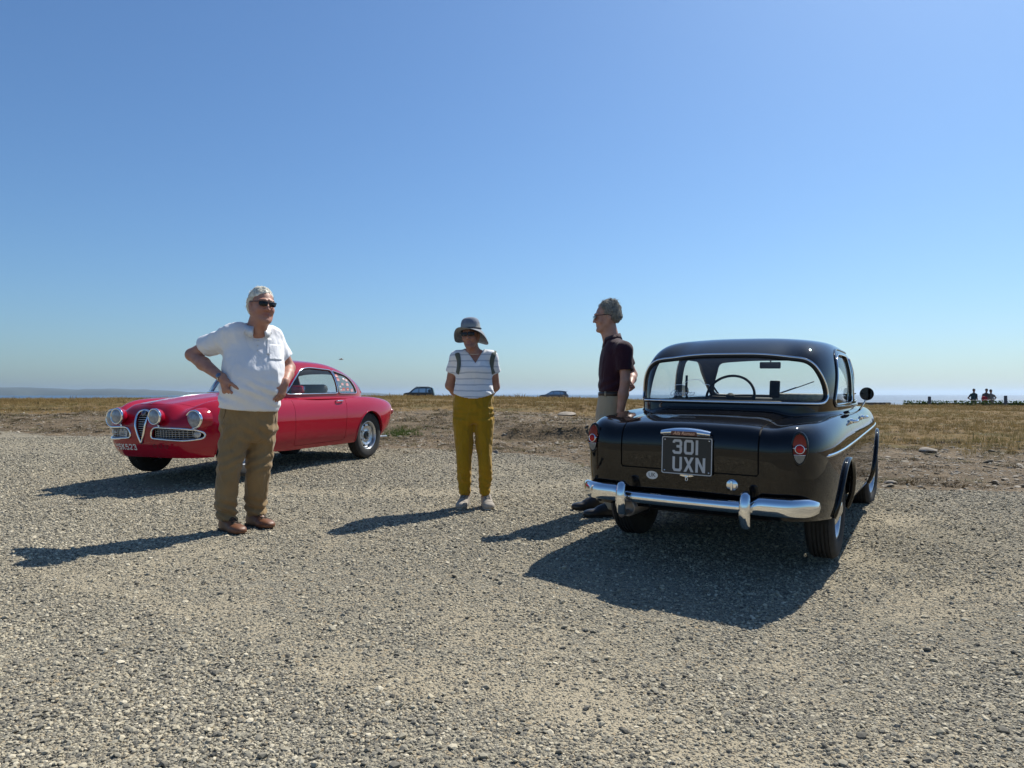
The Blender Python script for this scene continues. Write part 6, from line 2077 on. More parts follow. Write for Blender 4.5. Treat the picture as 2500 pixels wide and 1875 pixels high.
    g.warp(folds(.008, 13., 6, (1, 1, .6)))
    g.warp(lambda q: .008 * np.sin(q[:, 2] * 88 + 30 * (q[:, 0] - .05) + 5 * fbm(q * 5, 2)) * np.exp(-((q[:, 2] - .15) / .085) ** 2))
    g.warp(lambda q: .005 * np.sin(q[:, 2] * 70 - 40 * q[:, 0] + 5 * fbm(q * 5 + 3, 2)) * np.exp(-((q[:, 2] - .52) / .13) ** 2))
    g.warp(lambda q: .005 * np.sin(q[:, 2] * 60 + 60 * np.abs(q[:, 0] - .06) + 4 * fbm(q * 4 + 7, 2)) * np.exp(-((q[:, 2] - .72) / .08) ** 2))
    tr, Bt = piece('trousers', g, TR, root)
    SE = cloth('seam', (.085, .055, .028))
    for line in ([(549, 985), (551, 1003), (546, 1022)], [(668, 1000), (671, 1014), (675, 1030)]):
        pts = []
        for px, py in bez(line, 6):
            e = P(px, py, 4.4); h = Bt.ray_cast(Vector(e), Vector(P(px, py, 5.6) - e))
            if h[0] is not None: pts.append(np.array(h[0]) + unit(e - np.array(h[0])) * .0005)
        if len(pts) > 4: MB().tube(pts, .0022, 5).build('seam', SE, tr)
    # shoes
    SHO = mat('brown_leather', (.155, .062, .028), .5, var=.2, vscale=18, bump=.3, bscale=120)
    for hp, dr in ((P(546, 1293, 5.20), (.70, -.62)), (P(611, 1279, 5.40), (.74, -.58))):
        hp = hp.copy(); hp[2] = float(terrain_h(np.array([hp[0] + O[0]]), np.array([hp[1] + O[1]]))[0]) - O[2] + .002
        g = Field(hp + (-.15, -.4, -.02), hp + (.4, .15, .2), .005)
        shoe(g, hp, dr)
        sh_, _ = piece('shoe', g, SHO, root)
        mk('sole', *sole(hp, dr), SOLE, sh_, smooth=False)
        lace_up(sh_, hp, dr, SOLE)
    # hair, sunglasses, watch
    HA = cloth('white_hair', (.86, .83, .72), .6, weave=300, wr=.8, var=.12, vs=40, crease=30)
    g = Field(hc - .19, hc + .19, .004)
    A = np.stack(ax); p = lambda s, f, u: hc + (S_ * s + F_ * f + U * u) * 1.06
    g.ell(p(0, -.022, .044), np.array((.080, .098, .092)) * 1.06, A, .0)
    g.ell(p(0, -.055, -.005), np.array((.074, .060, .070)) * 1.06, A, .03)
    g.half(p(0, .046, .066), F_ * .80 - U * .50 + S_ * .12)
    g.half(p(0, .010, .020), F_ * .75 - U * .34, lo=p(0, 0, 0) - .2, hi=p(0, 0, .055) + (.2, .2, 0))
    for s in (1, -1): g.ell(p(s * .082, .005, -.004), np.array((.03, .030, .036)), A, .005, 'cut')
    g.half(p(0, -.05, -.060), -U)
    g.warp(lambda q: .006 * np.abs(fbm((q - hc) @ np.stack([S_ * 30, F_ * 9, U * 30]).T, 3)) * -1.6 + .002)
    hair, _B = piece('hair', g, HA, root)
    comb('loose_hair', hair, _B, 900, lambda q: -F_ * .9 - S_ * .55 * np.sign((q - hc) @ S_ + .03) - U * .25 * (1 - ss(.03, .09, (q - hc) @ U)), HA, 3, (.03, .055), .002, .0013, .22, .05)
    comb('stray_hair', hair, _B, 60, lambda q: -F_ + U * .5, HA, 4, (.03, .05), .006, .0008, .6, .1, lambda q: (q - hc) @ F_ < -.04)
    glasses(root, hc, ax, 1.06, DARKLENS, FRAME, .0285, .0175, .010, .30, .110)
    d = unit(elR - wrR); wc = wrR + d * .022
    w1 = MB().lathe([(.0325, -.009), (.0345, -.009), (.0345, .009), (.0325, .009), (.0325, -.009)], 28, frame(wc, d), cap=False).build('wristwatch', mat('watch_steel', (.55, .55, .55), .25, 1.), root)
    up = unit(np.cross(d, np.cross(np.array((-.3, -.9, .45)), d)))
    MB().lathe([(.019, -.004), (.019, .006), (.017, .008), (0, .008)], 22, frame(wc + up * .033, up), cap=False).build('watch_face', mat('watch_dial', (.10, .13, .2), .15, .3, coat=1.), w1)
    return root

# ---- woman in the sun hat, hands behind her back
def woman_hat():
    O = (-.336, 6.27, float(terrain_h(np.array([-.336]), np.array([6.27]))[0]))
    P = placer(O)
    SK = skin_mat('tanned_skin', (.36, .185, .13))
    side = np.array([1.0, .06])
    hc = P(1149, 821, 6.20); ax = head_axes((-.20, -1, .02), (-.06, .04, 1))
    S_, F_, U = ax
    def zpt(py, cx, a, b, y=0.0, d=6.27):
        p = P(cx, py, d); return (p[2], p[0], p[1] + y, a, b)
    torso = [zpt(853, 1155, .072, .055), zpt(863, 1156, .135, .075), zpt(880, 1157, .150, .095, -.005), zpt(903, 1157, .156, .118, -.02), zpt(930, 1157, .158, .112, -.012), zpt(952, 1157, .173, .128, -.012), zpt(980, 1156, .188, .146, -.012)]
    shR, elR, wrR = P(1113, 874, 6.29), P(1098, 941, 6.37), P(1128, 976, 6.44)
    shL, elL, wrL = P(1200, 873, 6.28), P(1209, 944, 6.38), P(1180, 976, 6.45)
    g = Field((-.40, -.35, -.02), (.40, .42, 1.66), .0055)
    build_head(g, hc, ax, .93, nose=.9, jaw=.93)
    g.cap(hc - U * .06 - F_ * .02, P(1156, 864, 6.27), .050, .060, .03)
    g.loft([(z, x, y, min(a, .165) - .010, min(b, .12) - .010) for z, x, y, a, b in torso], side, .03)
    for s_, e_, w_ in ((shR, elR, wrR), (shL, elL, wrL)):
        g.chain([s_, e_], [.049, .040], .03); g.chain([e_, e_ * .6 + w_ * .4, w_], [.039, .038, .025], .02)
    build_hand(g, wrR, (.9, .12, -.25), (0, 1, 0), (.1, 0, 1), .9, (20, 25, 20), 3)
    build_hand(g, wrL, (-.9, .2, -.25), (0, 1, 0), (-.1, 0, 1), .9, (20, 25, 20), 3)
    for hp, kn, an in ((P(1133, 1030, 6.28), P(1134, 1125, 6.24), P(1138, 1215, 6.30)), (P(1182, 1030, 6.28), P(1184, 1125, 6.23), P(1185, 1217, 6.27))):
        g.chain([hp, kn, an], [.075, .046, .034], .04)
    def tint(V, t):
        q = V - hc; s = q @ S_; f = q @ F_; u = q @ U
        lips = np.exp(-((u + .06) / .008) ** 2 - (s / .02) ** 2) * (f > .06)
        return t * (1 - lips[:, None] * np.array([.1, .45, .4]))
    root = skin_obj(g, 'person in floppy sun hat, striped top and mustard trousers, hands behind back', O, SK, tint)
    # striped top
    def stripes(nt, tc, src):
        L = nt.links.new
        sx = node(nt, 'SeparateXYZ'); L(tc.outputs['Object'], sx.inputs[0])
        nz = node(nt, 'TexNoise', i_Scale=5., i_Detail=2.); L(tc.outputs['Object'], nz.inputs[0])
        a = node(nt, 'Math', operation='MULTIPLY_ADD'); L(nz.outputs[0], a.inputs[0]); a.inputs[1].default_value = .035; L(sx.outputs[2], a.inputs[2])
        b_ = node(nt, 'Math', operation='MULTIPLY'); L(a.outputs[0], b_.inputs[0]); b_.inputs[1].default_value = 1 / .052
        c = node(nt, 'Math', operation='FRACT'); L(b_.outputs[0], c.inputs[0])
        d = node(nt, 'MapRange'); d.inputs[1].default_value = .20; d.inputs[2].default_value = .25; d.inputs[3].default_value = 1; d.inputs[4].default_value = 0; L(c.outputs[0], d.inputs[0])
        m_ = node(nt, 'Mix', data_type='RGBA'); L(d.outputs[0], m_.inputs[0]); L(src, m_.inputs[6]); m_.inputs[7].default_value = (.50, .535, .59, 1)
        return m_.outputs[2]
    SH = cloth('striped_jersey', (.78, .79, .80), .92, wr=.35, var=.05, extra=stripes)
    g = Field((-.36, -.30, .90), (.36, .32, 1.46), .006)
    for sgn, s_, e_ in ((-1, shR, elR), (1, shL, elL)):
        m_ = s_ * .52 + e_ * .48; d = unit(e_ - s_)
        g.chain([s_ + (-sgn * .015, 0, .0), m_], [.066, .064], .035)
        g.half(m_ + d * .004, d, lo=m_ - .12 + d * .06, hi=m_ + .12 + d * .06)
        g.cap(m_ - d * .03, m_ + d * .05, .050, .053, 0, 'cut')
    g.loft(torso, side, .03)
    for s_ in (shR, shL): g.cap(P(1156, 860, 6.27), s_, .042, .052, .03)
    g.warp(folds(.006, 6., 5, (1, 1, .7)))
    g.warp(lambda q: .006 * np.sin(q[:, 2] * 80 + q[:, 0] * 60 + 5 * fbm(q * 6, 2)) * np.exp(-((q[:, 2] - .99) / .05) ** 2) * ss(.05, .15, q[:, 0]))
    hem = P(1156, 973, 6.27)[2]
    g.warp(lambda q: np.where(q[:, 2] < hem + .035 * (q[:, 0] / .16) ** 2, .1, 0))
    # V neck
    vb = P(1160, 886, 6.12)
    tri = np.array([(vb[0], vb[2]), (P(1184, 852, 6.2)[0], P(1184, 852, 6.2)[2] + .02), (P(1133, 852, 6.2)[0], P(1133, 852, 6.2)[2] + .02)])
    sl, PP = g._sub((-.2, -.3, 1.2), (.2, .03, 1.5))
    dd = poly_sdf(PP[..., 0], PP[..., 2], tri).astype(np.float32)
    g.F[sl] = np.maximum(g.F[sl], -dd)
    g.cap(P(1156, 862, 6.27), hc - U * .05, .062, .060, .005, 'cut')
    shirt, B = piece('striped_top', g, SH, root)
    nk = []
    for a in np.linspace(0, 2 * math.pi, 40)[:-1]:
        nk.append(P(1157, 866, 6.255) + np.array((.066 * math.sin(a), -.063 * math.cos(a), -.012 * math.cos(a) + .012)))
    MB().tube(nk, .0032, 6, closed=True).build('necklace', mat('pearl', (.55, .46, .38), .3, coat=.5), root)
    # trousers
    TR = cloth('mustard_linen', (.35, .205, .011), .9, wr=.85, var=.08, vs=9)
    g = Field((-.30, -.30, .05), (.30, .30, 1.02), .006)
    g.loft([zpt(958, 1157, .158, .108, -.010), zpt(972, 1157, .168, .118, -.010), zpt(985, 1157, .176, .124, -.006), zpt(1010, 1157, .180, .124, 0), zpt(1034, 1157, .172, .105, .0)], side, .025, cap_r=.02)
    def leg(cs):
        g.loft([(P(cx, py, d)[2], P(cx, py, d)[0], P(cx, py, d)[1], r, r * q) for cx, py, d, r, q in cs], side, .020, e=2.2)
    leg([(1132, 1022, 6.27, .090, 1.25), (1132.5, 1042, 6.27, .088, 1.2), (1133, 1067, 6.26, .081, 1.15), (1133, 1098, 6.25, .072, 1.1), (1133, 1129, 6.24, .063, 1.1), (1133.5, 1160, 6.26, .058, 1.12), (1136, 1206, 6.29, .051, 1.2)])
    leg([(1182, 1022, 6.27, .090, 1.25), (1182, 1042, 6.27, .087, 1.2), (1182, 1067, 6.26, .079, 1.15), (1183, 1098, 6.25, .069, 1.1), (1184, 1129, 6.23, .060, 1.1), (1185, 1160, 6.25, .055, 1.12), (1184, 1208, 6.27, .048, 1.2)])
    g.warp(folds(.010, 7.5, 8, (1, 1, .4)))
    g.warp(folds(.006, 16., 9, (1, 1, .7)))
    g.warp(lambda q: .0022 * np.sin(q[:, 2] * 130 + 5 * fbm(q * 5, 2)) * np.exp(-((q[:, 2] - .84) / .09) ** 2))
    g.warp(lambda q: .0025 * np.sin(q[:, 2] * 110 + 40 * q[:, 0] + 6 * fbm(q * 6, 2)) * np.exp(-((q[:, 2] - .25) / .12) ** 2))
    piece('trousers', g, TR, root)
    SHO = mat('canvas_shoe', (.34, .30, .25), .85, var=.12, vscale=25, bump=.3)
    for hp, dr in ((P(1139, 1228, 6.36), (-.16, -1)), (P(1184, 1228, 6.34), (.22, -1))):
        hp = hp.copy(); hp[2] = float(terrain_h(np.array([hp[0] + O[0]]), np.array([hp[1] + O[1]]))[0]) - O[2] + .002
        g = Field(hp + (-.2, -.36, -.02), hp + (.2, .12, .18), .005)
        shoe(g, hp, dr, .25, .044)
        sh_, _ = piece('shoe', g, SHO, root)
        mk('sole', *sole(hp, dr, .25, .044, .018), mat('pale_sole', (.42, .39, .34), .8), sh_, smooth=False)
        lace_up(sh_, hp, dr, mat('pale_lace', (.20, .18, .15), .9), 3, .022, .105, .022)
    # sun hat
    def hatbands(nt, tc, src):
        L = nt.links.new
        at = node(nt, 'Attribute', attribute_name='tint'); m_ = node(nt, 'Mix', data_type='RGBA', blend_type='MULTIPLY'); m_.inputs[0].default_value = 1
        L(src, m_.inputs[6]); L(at.outputs['Color'], m_.inputs[7]); return m_.outputs[2]
    HT = cloth('woven_hat', (.21, .225, .25), .85, weave=260, wr=.25, var=.12, vs=30, extra=hatbands)
    hx = hc + U * .052 - F_ * .012
    v = []; t = []; f = []; n = 72
    prof = [(0.0, .112), (.03, .111), (.055, .104), (.071, .088), (.079, .062), (.083, .03), (.086, .0)]
    rows = [(r, z, 0) for r, z in prof] + [(.086 + .086 * q, 0, q) for q in np.linspace(.08, 1, 12)]
    for r, z, q in rows:
        for k in range(n):
            a = 2 * math.pi * k / n; c, s_ = math.cos(a), math.sin(a)          # a = 0: front
            front = max(0, c) ** 1.3
            droop = (.098 * (1 - .95 * front) + .012 * math.sin(3 * a + 1) + .02 * s_) * q ** 1.25
            rr = r * (1 - .16 * q * abs(s_)) 
            v.append(hx + S_ * rr * s_ + F_ * rr * c * 1.06 + U * (z - droop + .018 * front * q))
            if q == 0: t.append((.16, .17, .20) if z < .012 else ((1.5, 1.45, 1.25) if .02 < z < .05 else (.75, .85, 1.0)))
            else: t.append((1.35, 1.3, 1.15) if (int(q * 12) % 4 == 3) else (.95, .98, 1.0))
    for i in range(len(rows) - 1):
        for k in range(n): f.append((i * n + k, i * n + (k + 1) % n, (i + 1) * n + (k + 1) % n, (i + 1) * n + k))
    hat = mk('sun_hat', v, f, HT, root, attrs={'tint': np.array(t)})
    md = hat.modifiers.new('t', 'SOLIDIFY'); md.thickness = .004
    hb = MB().tube([hx + S_ * .0885 * math.sin(a) + F_ * .0885 * 1.06 * math.cos(a) + U * .014 for a in np.linspace(0, 6.283, 49)[:-1]], .009, 8, closed=True, flat=.4, up=None).build('hat_ribbon', mat('ribbon', (.05, .055, .07), .8), hat)
    HR = cloth('brown_hair', (.16, .11, .07), .6, weave=300, wr=.7, var=.3, vs=40)
    g = Field(hc - .16, hc + .16, .005)
    g.ell(hc - F_ * .03 + U * .01, (.078, .085, .085), np.stack(ax), 0)
    g.half(hc + F_ * .02, F_); g.half(hc - U * .055, -U)
    piece('hair', g, HR, root)
    glasses(root, hc, ax, .96, DARKLENS, FRAME, .0300, .0200, .012, .22, .108)
    # backpack (carried): straps over the shoulders, bag behind
    bp = thing('backpack', 'grey-green backpack worn by the woman in the sun hat', 'backpack', O)
    BK = cloth('backpack_cloth', (.10, .115, .095), .85, wr=.3)
    for px in (1113, 1199):
        pts = []; nr = []
        for py in np.linspace(860, 909, 13):
            w_ = P(px + (2 if px < 1157 else -2) * (py - 866) / 20 - (7 if px < 1157 else -7) * ((py - 880) / 30) ** 2, py, 5.9)
            h = B.ray_cast(Vector(w_), Vector((0, 1, 0)))
            if h[0] is None: continue
            q = np.array(h[1]); q = q if q[1] < 0 else -q
            pts.append(np.array(h[0]) + q * .004); nr.append(q)
        if len(pts) > 4:
            top = pts[0]
            pts = [top + np.array((0, .13, -.01)), top + np.array((0, .09, .03)), top + np.array((0, .045, .030))] + pts
            nr = [(0, 0, 1), (0, .3, 1), (0, -.2, 1)] + nr
            MB().tube(pts, .022, 10, flat=.25, up=np.array(nr, float)).build('strap', BK, bp)
    g = Field((-.25, .05, .85), (.25, .45, 1.5), .01)
    g.ell(P(1157, 905, 6.27) + np.array((0, .20, 0)), (.135, .085, .20), None, 0, e=3.5)
    V, Q = g.mesh(); mk('bag', V, Q, BK, bp)
    return root

# ---- man in the dark polo shirt, seen from the side
def man_dark():
    O = (.815, 6.02, float(terrain_h(np.array([.8]), np.array([6.0]))[0]))
    P = placer(O)
    SK = skin_mat('fair_skin', (.46, .26, .19))
    side = np.array([.05, -1.0])
    hc = P(1480, 775, 6.0); ax = head_axes((-1, -.10, -.13), (-.10, 0, 1))
    S_, F_, U = ax
    def zpt(py, cx, a, b, d=6.0):
        p = P(cx, py, d); return (p[2], p[0], p[1], a, b)
    torso = [zpt(828, 1497, .075, .060), zpt(840, 1500, .150, .085), zpt(858, 1501, .180, .110), zpt(885, 1500, .185, .125), zpt(915, 1497, .172, .117), zpt(945, 1493, .165, .105), zpt(968, 1492, .165, .103)]
    shL, elL, wrL = P(1524, 853, 5.83), P(1527, 931, 5.79), P(1513, 1014, 5.78)
    shR, elR, wrR = P(1517, 850, 6.17), P(1544, 915, 6.24), P(1537, 941, 6.04)
    g = Field((-.36, -.40, -.02), (.40, .42, 1.86), .0055)
    build_head(g, hc, ax, .975, nose=1.2, jaw=.95)
    g.cap(hc - U * .06 - F_ * .02, P(1497, 838, 6.0), .055, .062, .03)
    g.cap(hc - U * .085 + F_ * .03, P(1486, 836, 6.0), .030, .045, .03)
    g.loft([(z, x, y, a - .015, b - .015) for z, x, y, a, b in torso], side, .03)
    for s_, e_, w_ in ((shL, elL, wrL), (shR, elR, wrR)):
        g.chain([s_, e_], [.050, .041], .03); g.chain([e_, e_ * .62 + w_ * .38, w_], [.041, .042, .027], .02)
    build_hand(g, wrL, (-.12, .05, -1), (.2, 1, 0), (-1, 0, 0), 1.0, (18, 25, 18), 4)
    build_hand(g, wrR, (.05, -1, .05), (-.7, 0, -.5), (0, 0, 1), 1.0, (45, 50, 35), 2)
    legs = [(P(1490, 1000, 5.93), P(1486, 1115, 5.86), P(1496, 1242, 5.82)), (P(1488, 1000, 6.07), P(1472, 1108, 6.14), P(1474, 1226, 6.17))]
    for q in legs: g.chain(q, [.056, .046, .036], .03)
    root = skin_obj(g, 'person in dark maroon polo shirt standing in profile behind the black car', O, SK)
    SH = cloth('maroon_polo', (.034, .010, .019), .85, wr=.6, var=.12)
    g = Field((-.30, -.34, .92), (.34, .36, 1.60), .0065)
    for s_, e_ in ((shL, elL), (shR, elR)):
        m_ = s_ * .35 + e_ * .65; d = unit(e_ - s_)
        g.chain([s_ + (-.005, 0, -.005), m_], [.074, .066], .045)
        g.half(m_ + d * .004, d, lo=m_ - .12 + d * .06, hi=m_ + .12 + d * .06)
        g.cap(m_ - d * .03, m_ + d * .05, .052, .056, 0, 'cut')
    g.loft(torso, side, .03)
    for s_ in (shL, shR): g.cap(P(1500, 838, 6.0), s_, .048, .056, .04)
    g.warp(folds(.006, 6., 15, (1, 1, .7)))
    g.warp(lambda q: .005 * np.sin(q[:, 2] * 70 - q[:, 0] * 50 + 4 * fbm(q * 5, 2)) * np.exp(-((q[:, 2] - 1.08) / .07) ** 2))
    g.half((0, 0, P(1492, 956, 6.0)[2]), (0, 0, -1))
    g.cap(P(1496, 832, 6.0), hc - U * .08, .060, .066, .008, 'cut')
    shirt, B = piece('polo_shirt', g, SH, root)
    nb = P(1494, 828, 6.0); v = []; f = []; n = 30
    for i, a in enumerate(np.linspace(R(-155), R(155), n)):
        o_ = np.array((math.cos(a), math.sin(a), 0)); e = abs(i / (n - 1) - .5) * 2
        p = nb + o_ * np.array((.061, .060, 0)) + np.array((0, 0, .012 + .022 * math.cos(a)))
        drop = .036 + .026 * ss(.65, 1, e)
        v += [p, p + o_ * .010 + (0, 0, .014), p + o_ * .026 + (0, 0, -drop), p + o_ * .012 + (0, 0, -drop * .9)]
    for i in range(n - 1):
        for k in range(3): f.append((i * 4 + k, (i + 1) * 4 + k, (i + 1) * 4 + k + 1, i * 4 + k + 1))
    col = mk('collar', v, f, SH, shirt); md = col.modifiers.new('t', 'SOLIDIFY'); md.thickness = .004
    # belt and trousers
    TR = cloth('stone_chinos', (.36, .31, .22), .92, wr=.45, var=.07)
    g = Field((-.30, -.36, .05), (.30, .36, 1.05), .007)
    g.loft([zpt(957, 1492, .160, .100), zpt(985, 1492, .168, .112), zpt(1015, 1490, .168, .118), zpt(1050, 1489, .155, .105)], side, .025)
    for q, c in zip(legs, (.0, .0)):
        g.loft([(p_[2], p_[0], p_[1], r, r * 1.05) for p_, r in ((q[0] + (0, 0, -.05), .098), (q[0] * .5 + q[1] * .5, .088), (q[1], .072), (q[1] * .4 + q[2] * .6, .068), (q[2], .064))], side, .015)
    g.warp(folds(.006, 5., 18, (1, 1, .6)))
    tr, _ = piece('trousers', g, TR, root)
    bl = MB()
    c0 = P(1492, 962, 6.0)
    bl.tube([c0 + np.array((.103 * math.cos(a), .163 * math.sin(a), 0)) for a in np.linspace(0, 6.283, 41)[:-1]], .006, 8, closed=True, flat=3.2, up=(0, 0, 1))
    bv = np.array(bl.v); 
    belt = mk('belt', bv, bl.f, mat('belt_leather', (.022, .014, .010), .5), root)
    for ax_, ay in ((-.062, -.123), (.075, -.115)):
        MB().box(c0 + np.array((ax_ * 1.09, ay * 1.09, 0)), (.006, .013, .046), np.array(Matrix.Rotation(math.atan2(ay, ax_), 3, 'Z'))).build('belt_loop', TR, belt)
    SHO = mat('black_leather', (.012, .011, .011), .4, var=.2)
    for hp, dr in ((P(1506, 1254, 5.82), (-1, -.05)), (P(1472, 1236, 6.17), (-1, -.10))):
        hp = hp.copy(); hp[2] = float(terrain_h(np.array([hp[0] + O[0]]), np.array([hp[1] + O[1]]))[0]) - O[2] + .002
        g = Field(hp + (-.36, -.15, -.02), hp + (.12, .15, .18), .0055)
        shoe(g, hp, dr, .27, .046)
        sh_, _ = piece('shoe', g, SHO, root)
        mk('sole', *sole(hp, dr, .27, .046), SOLE, sh_, smooth=False)
    # hair: bald brow, grey tousled top and back
    HA = cloth('grey_hair', (.34, .33, .29), .6, weave=300, wr=.9, var=.4, vs=60, crease=40)
    g = Field(hc - .19, hc + .2, .004)
    p = lambda s, f, u: hc + S_ * s + F_ * f + U * u
    A = np.stack(ax)
    g.ell(p(0, -.030, .048), (.079, .094, .092), A, 0)
    g.ell(p(0, -.055, .075), (.060, .062, .068), A, .02)
    g.ell(p(0, -.075, .0), (.066, .044, .060), A, .03)
    g.half(p(0, .022, .05), F_ * .9 - U * .35)
    g.half(p(0, -.05, -.045), -U)
    for s in (1, -1): g.ell(p(s * .078, -.002, -.006), (.03, .026, .040), A, .005, 'cut')
    g.warp(lambda q: .012 * fbm((q - hc) * 38, 2) - .010 * np.abs(fbm((q - hc) * 22 + 4, 2)))
    hair, _B = piece('hair', g, HA, root, 0)
    comb('loose_hair', hair, _B, 1100, lambda q: (q - p(0, -.03, .05)) * 4 - F_ * .5 + U * .3, HA, 5, (.018, .036), .004, .0016, .9, .55)
    comb('stray_hair', hair, _B, 90, lambda q: U * .9 - F_ * .6, HA, 6, (.03, .045), .010, .0012, .7, .5, lambda q: (q - hc) @ U > .09)
    glasses(root, hc, ax, 1.0, mat('spectacle_lens', (.05, .04, .04), .1, coat=1.), FRAME, .024, .016, .006, .18, .106)
    return root

people = [man_white(), woman_hat(), man_dark()]

# ------------------------------------------------------------------ far side of the field
def gz(x, y): return float(terrain_h(np.array([x]), np.array([y]))[0])

# two parked cars beyond the crest
def far_car(root, L_, Wd_, Ht, belt, prof, glasspoly, col, rails=False):
    """small car in side profile loft: prof = (x, z) roofline from tail to nose"""
    pc = paint(root.name + '_paint', col, dust=.1)
    top = pchip([p[0] for p in prof], [p[1] for p in prof])
    xs = np.linspace(-L_ / 2, L_ / 2, 90)
    G = []
    for x in xs:
        e = abs(x) / (L_ / 2); wv = Wd_ / 2 * (1 - max(0, (e - .72) / .28) ** 3 * .55)
        zt = top(x); ring = []
        for t in np.linspace(0, 1, 24):
            if t < .5:
                z = .22 + (min(belt, zt) - .22) * (t / .5); y = wv * (1 - .10 * (1 - t / .5) ** 2)
            else:
                q = (t - .5) / .5; zb = min(belt, zt)
                z = zb + (zt - zb) * math.sin(min(1, q * 1.5) * math.pi / 2) ** 1.0
                y = wv * (1 - .16 * min(1, q * 1.5)) * (1 if q < .667 else (1 - (q - .667) / .333))
            ring.append((x, y, z))
        G.append(ring + [(x, -b, c) for _, b, c in ring[::-1]])
    G = np.array(G); n = G.shape[1]
    f = [(i * n + k, (i + 1) * n + k, (i + 1) * n + k + 1, i * n + k + 1) for i in range(len(G) - 1) for k in range(n - 1)]
    f += [tuple(range(n)), tuple((len(G) - 1) * n + k for k in range(n))[::-1]]
    body = mk('body', G.reshape(-1, 3), [q[::-1] for q in f], pc, root)
    Bv = BVHTree.FromPolygons(G.reshape(-1, 3).tolist(), f)
    GL = mat(root.name + '_glass', (.40, .46, .49), .10, .7, var=.15, vscale=2.)  # pale mirror tint stands in for bright sky seen through the cabin
    GP = glasspoly
    for sd in (1, -1):
        for poly in GP:
            v = []
            for x, z in poly:
                h = Bv.ray_cast(Vector((x, sd * 3, z)), Vector((0, -sd, 0)))
                v.append((x, (h[0][1] if h[0] is not None else sd * Wd_ * .42) + sd * .012, z))
            mk('side_window', v, [tuple(range(len(v)))], GL, root, smooth=False)
    for xw in (-L_ * .30, L_ * .32):
        for sd in (1, -1):
            M = np.array(Matrix.Translation((xw, sd * (Wd_ / 2 - .11), .31)) @ Matrix.Rotation(math.pi / 2, 4, 'X'))
            wt = MB().lathe([(.20, -.1), (.31, -.1), (.315, 0), (.31, .1), (.20, .1)], 24, M).build('wheel', RUBBER, root)
    if rails:
        for sd in (1, -1):
            MB().tube([(-L_ * .33, sd * Wd_ * .36, Ht + .0), (-L_ * .30, sd * Wd_ * .36, Ht + .05), (L_ * .06, sd * Wd_ * .36, Ht + .05), (L_ * .10, sd * Wd_ * .36, Ht - .01)], .025, 6).build('roof_rail', GASKET, root)
    return body, Bv, GL

x_, y_ = (1023 - 1250) / 1733 * 98, 98.
zz = 1 - (945 - 962) * y_ / 1733 - 1.80
van = thing('parked_van', 'dark estate van with roof rails parked beyond the dry grass crest', 'van', (x_, y_, zz), R(180))
far_car(van, 4.35, 1.80, 1.78, 1.02, [(-2.18, .75), (-2.12, 1.05), (-1.95, 1.62), (-1.75, 1.76), (-.6, 1.79), (.35, 1.74), (.85, 1.42), (1.25, 1.10), (1.7, 1.0), (2.05, .88), (2.18, .6)],
        [[(-1.80, 1.08), (-1.15, 1.06), (-1.15, 1.58), (-1.72, 1.58)], [(-1.0, 1.06), (-.15, 1.05), (-.15, 1.60), (-1.0, 1.60)], [(-.05, 1.05), (.95, 1.05), (.78, 1.25), (.40, 1.55), (-.05, 1.60)]], (.035, .05, .06), True)
x_, y_ = (1352 - 1250) / 1733 * 100, 100.
zz = 1 - (953.5 - 962) * y_ / 1733 - 1.50
hb = thing('parked_hatchback', 'blue-grey hatchback with roof spoiler parked behind the dry grass', 'car', (x_, y_, zz), R(176))
far_car(hb, 4.15, 1.78, 1.48, .92, [(-2.07, .70), (-2.03, .95), (-1.85, 1.05), (-1.75, 1.36), (-1.4, 1.44), (-.5, 1.50), (.2, 1.45), (.75, 1.18), (1.15, .98), (1.7, .88), (2.0, .76), (2.07, .55)],
        [[(-1.45, .98), (-.95, .96), (-.95, 1.34), (-1.25, 1.30)], [(-.85, .96), (-.02, .95), (-.02, 1.38), (-.85, 1.37)], [(.06, .95), (.95, .96), (.70, 1.14), (.30, 1.36), (.06, 1.38)]], (.12, .15, .19))
MB().box((-1.82, 0, 1.40), (.22, 1.2, .04), bev=.015).build('roof_spoiler', bpy.data.materials['parked_hatchback_paint'], hb)
MB().tube([(-1.0, 0, 1.47), (-1.25, 0, 1.66)], .008, 5).build('aerial', GASKET, hb)

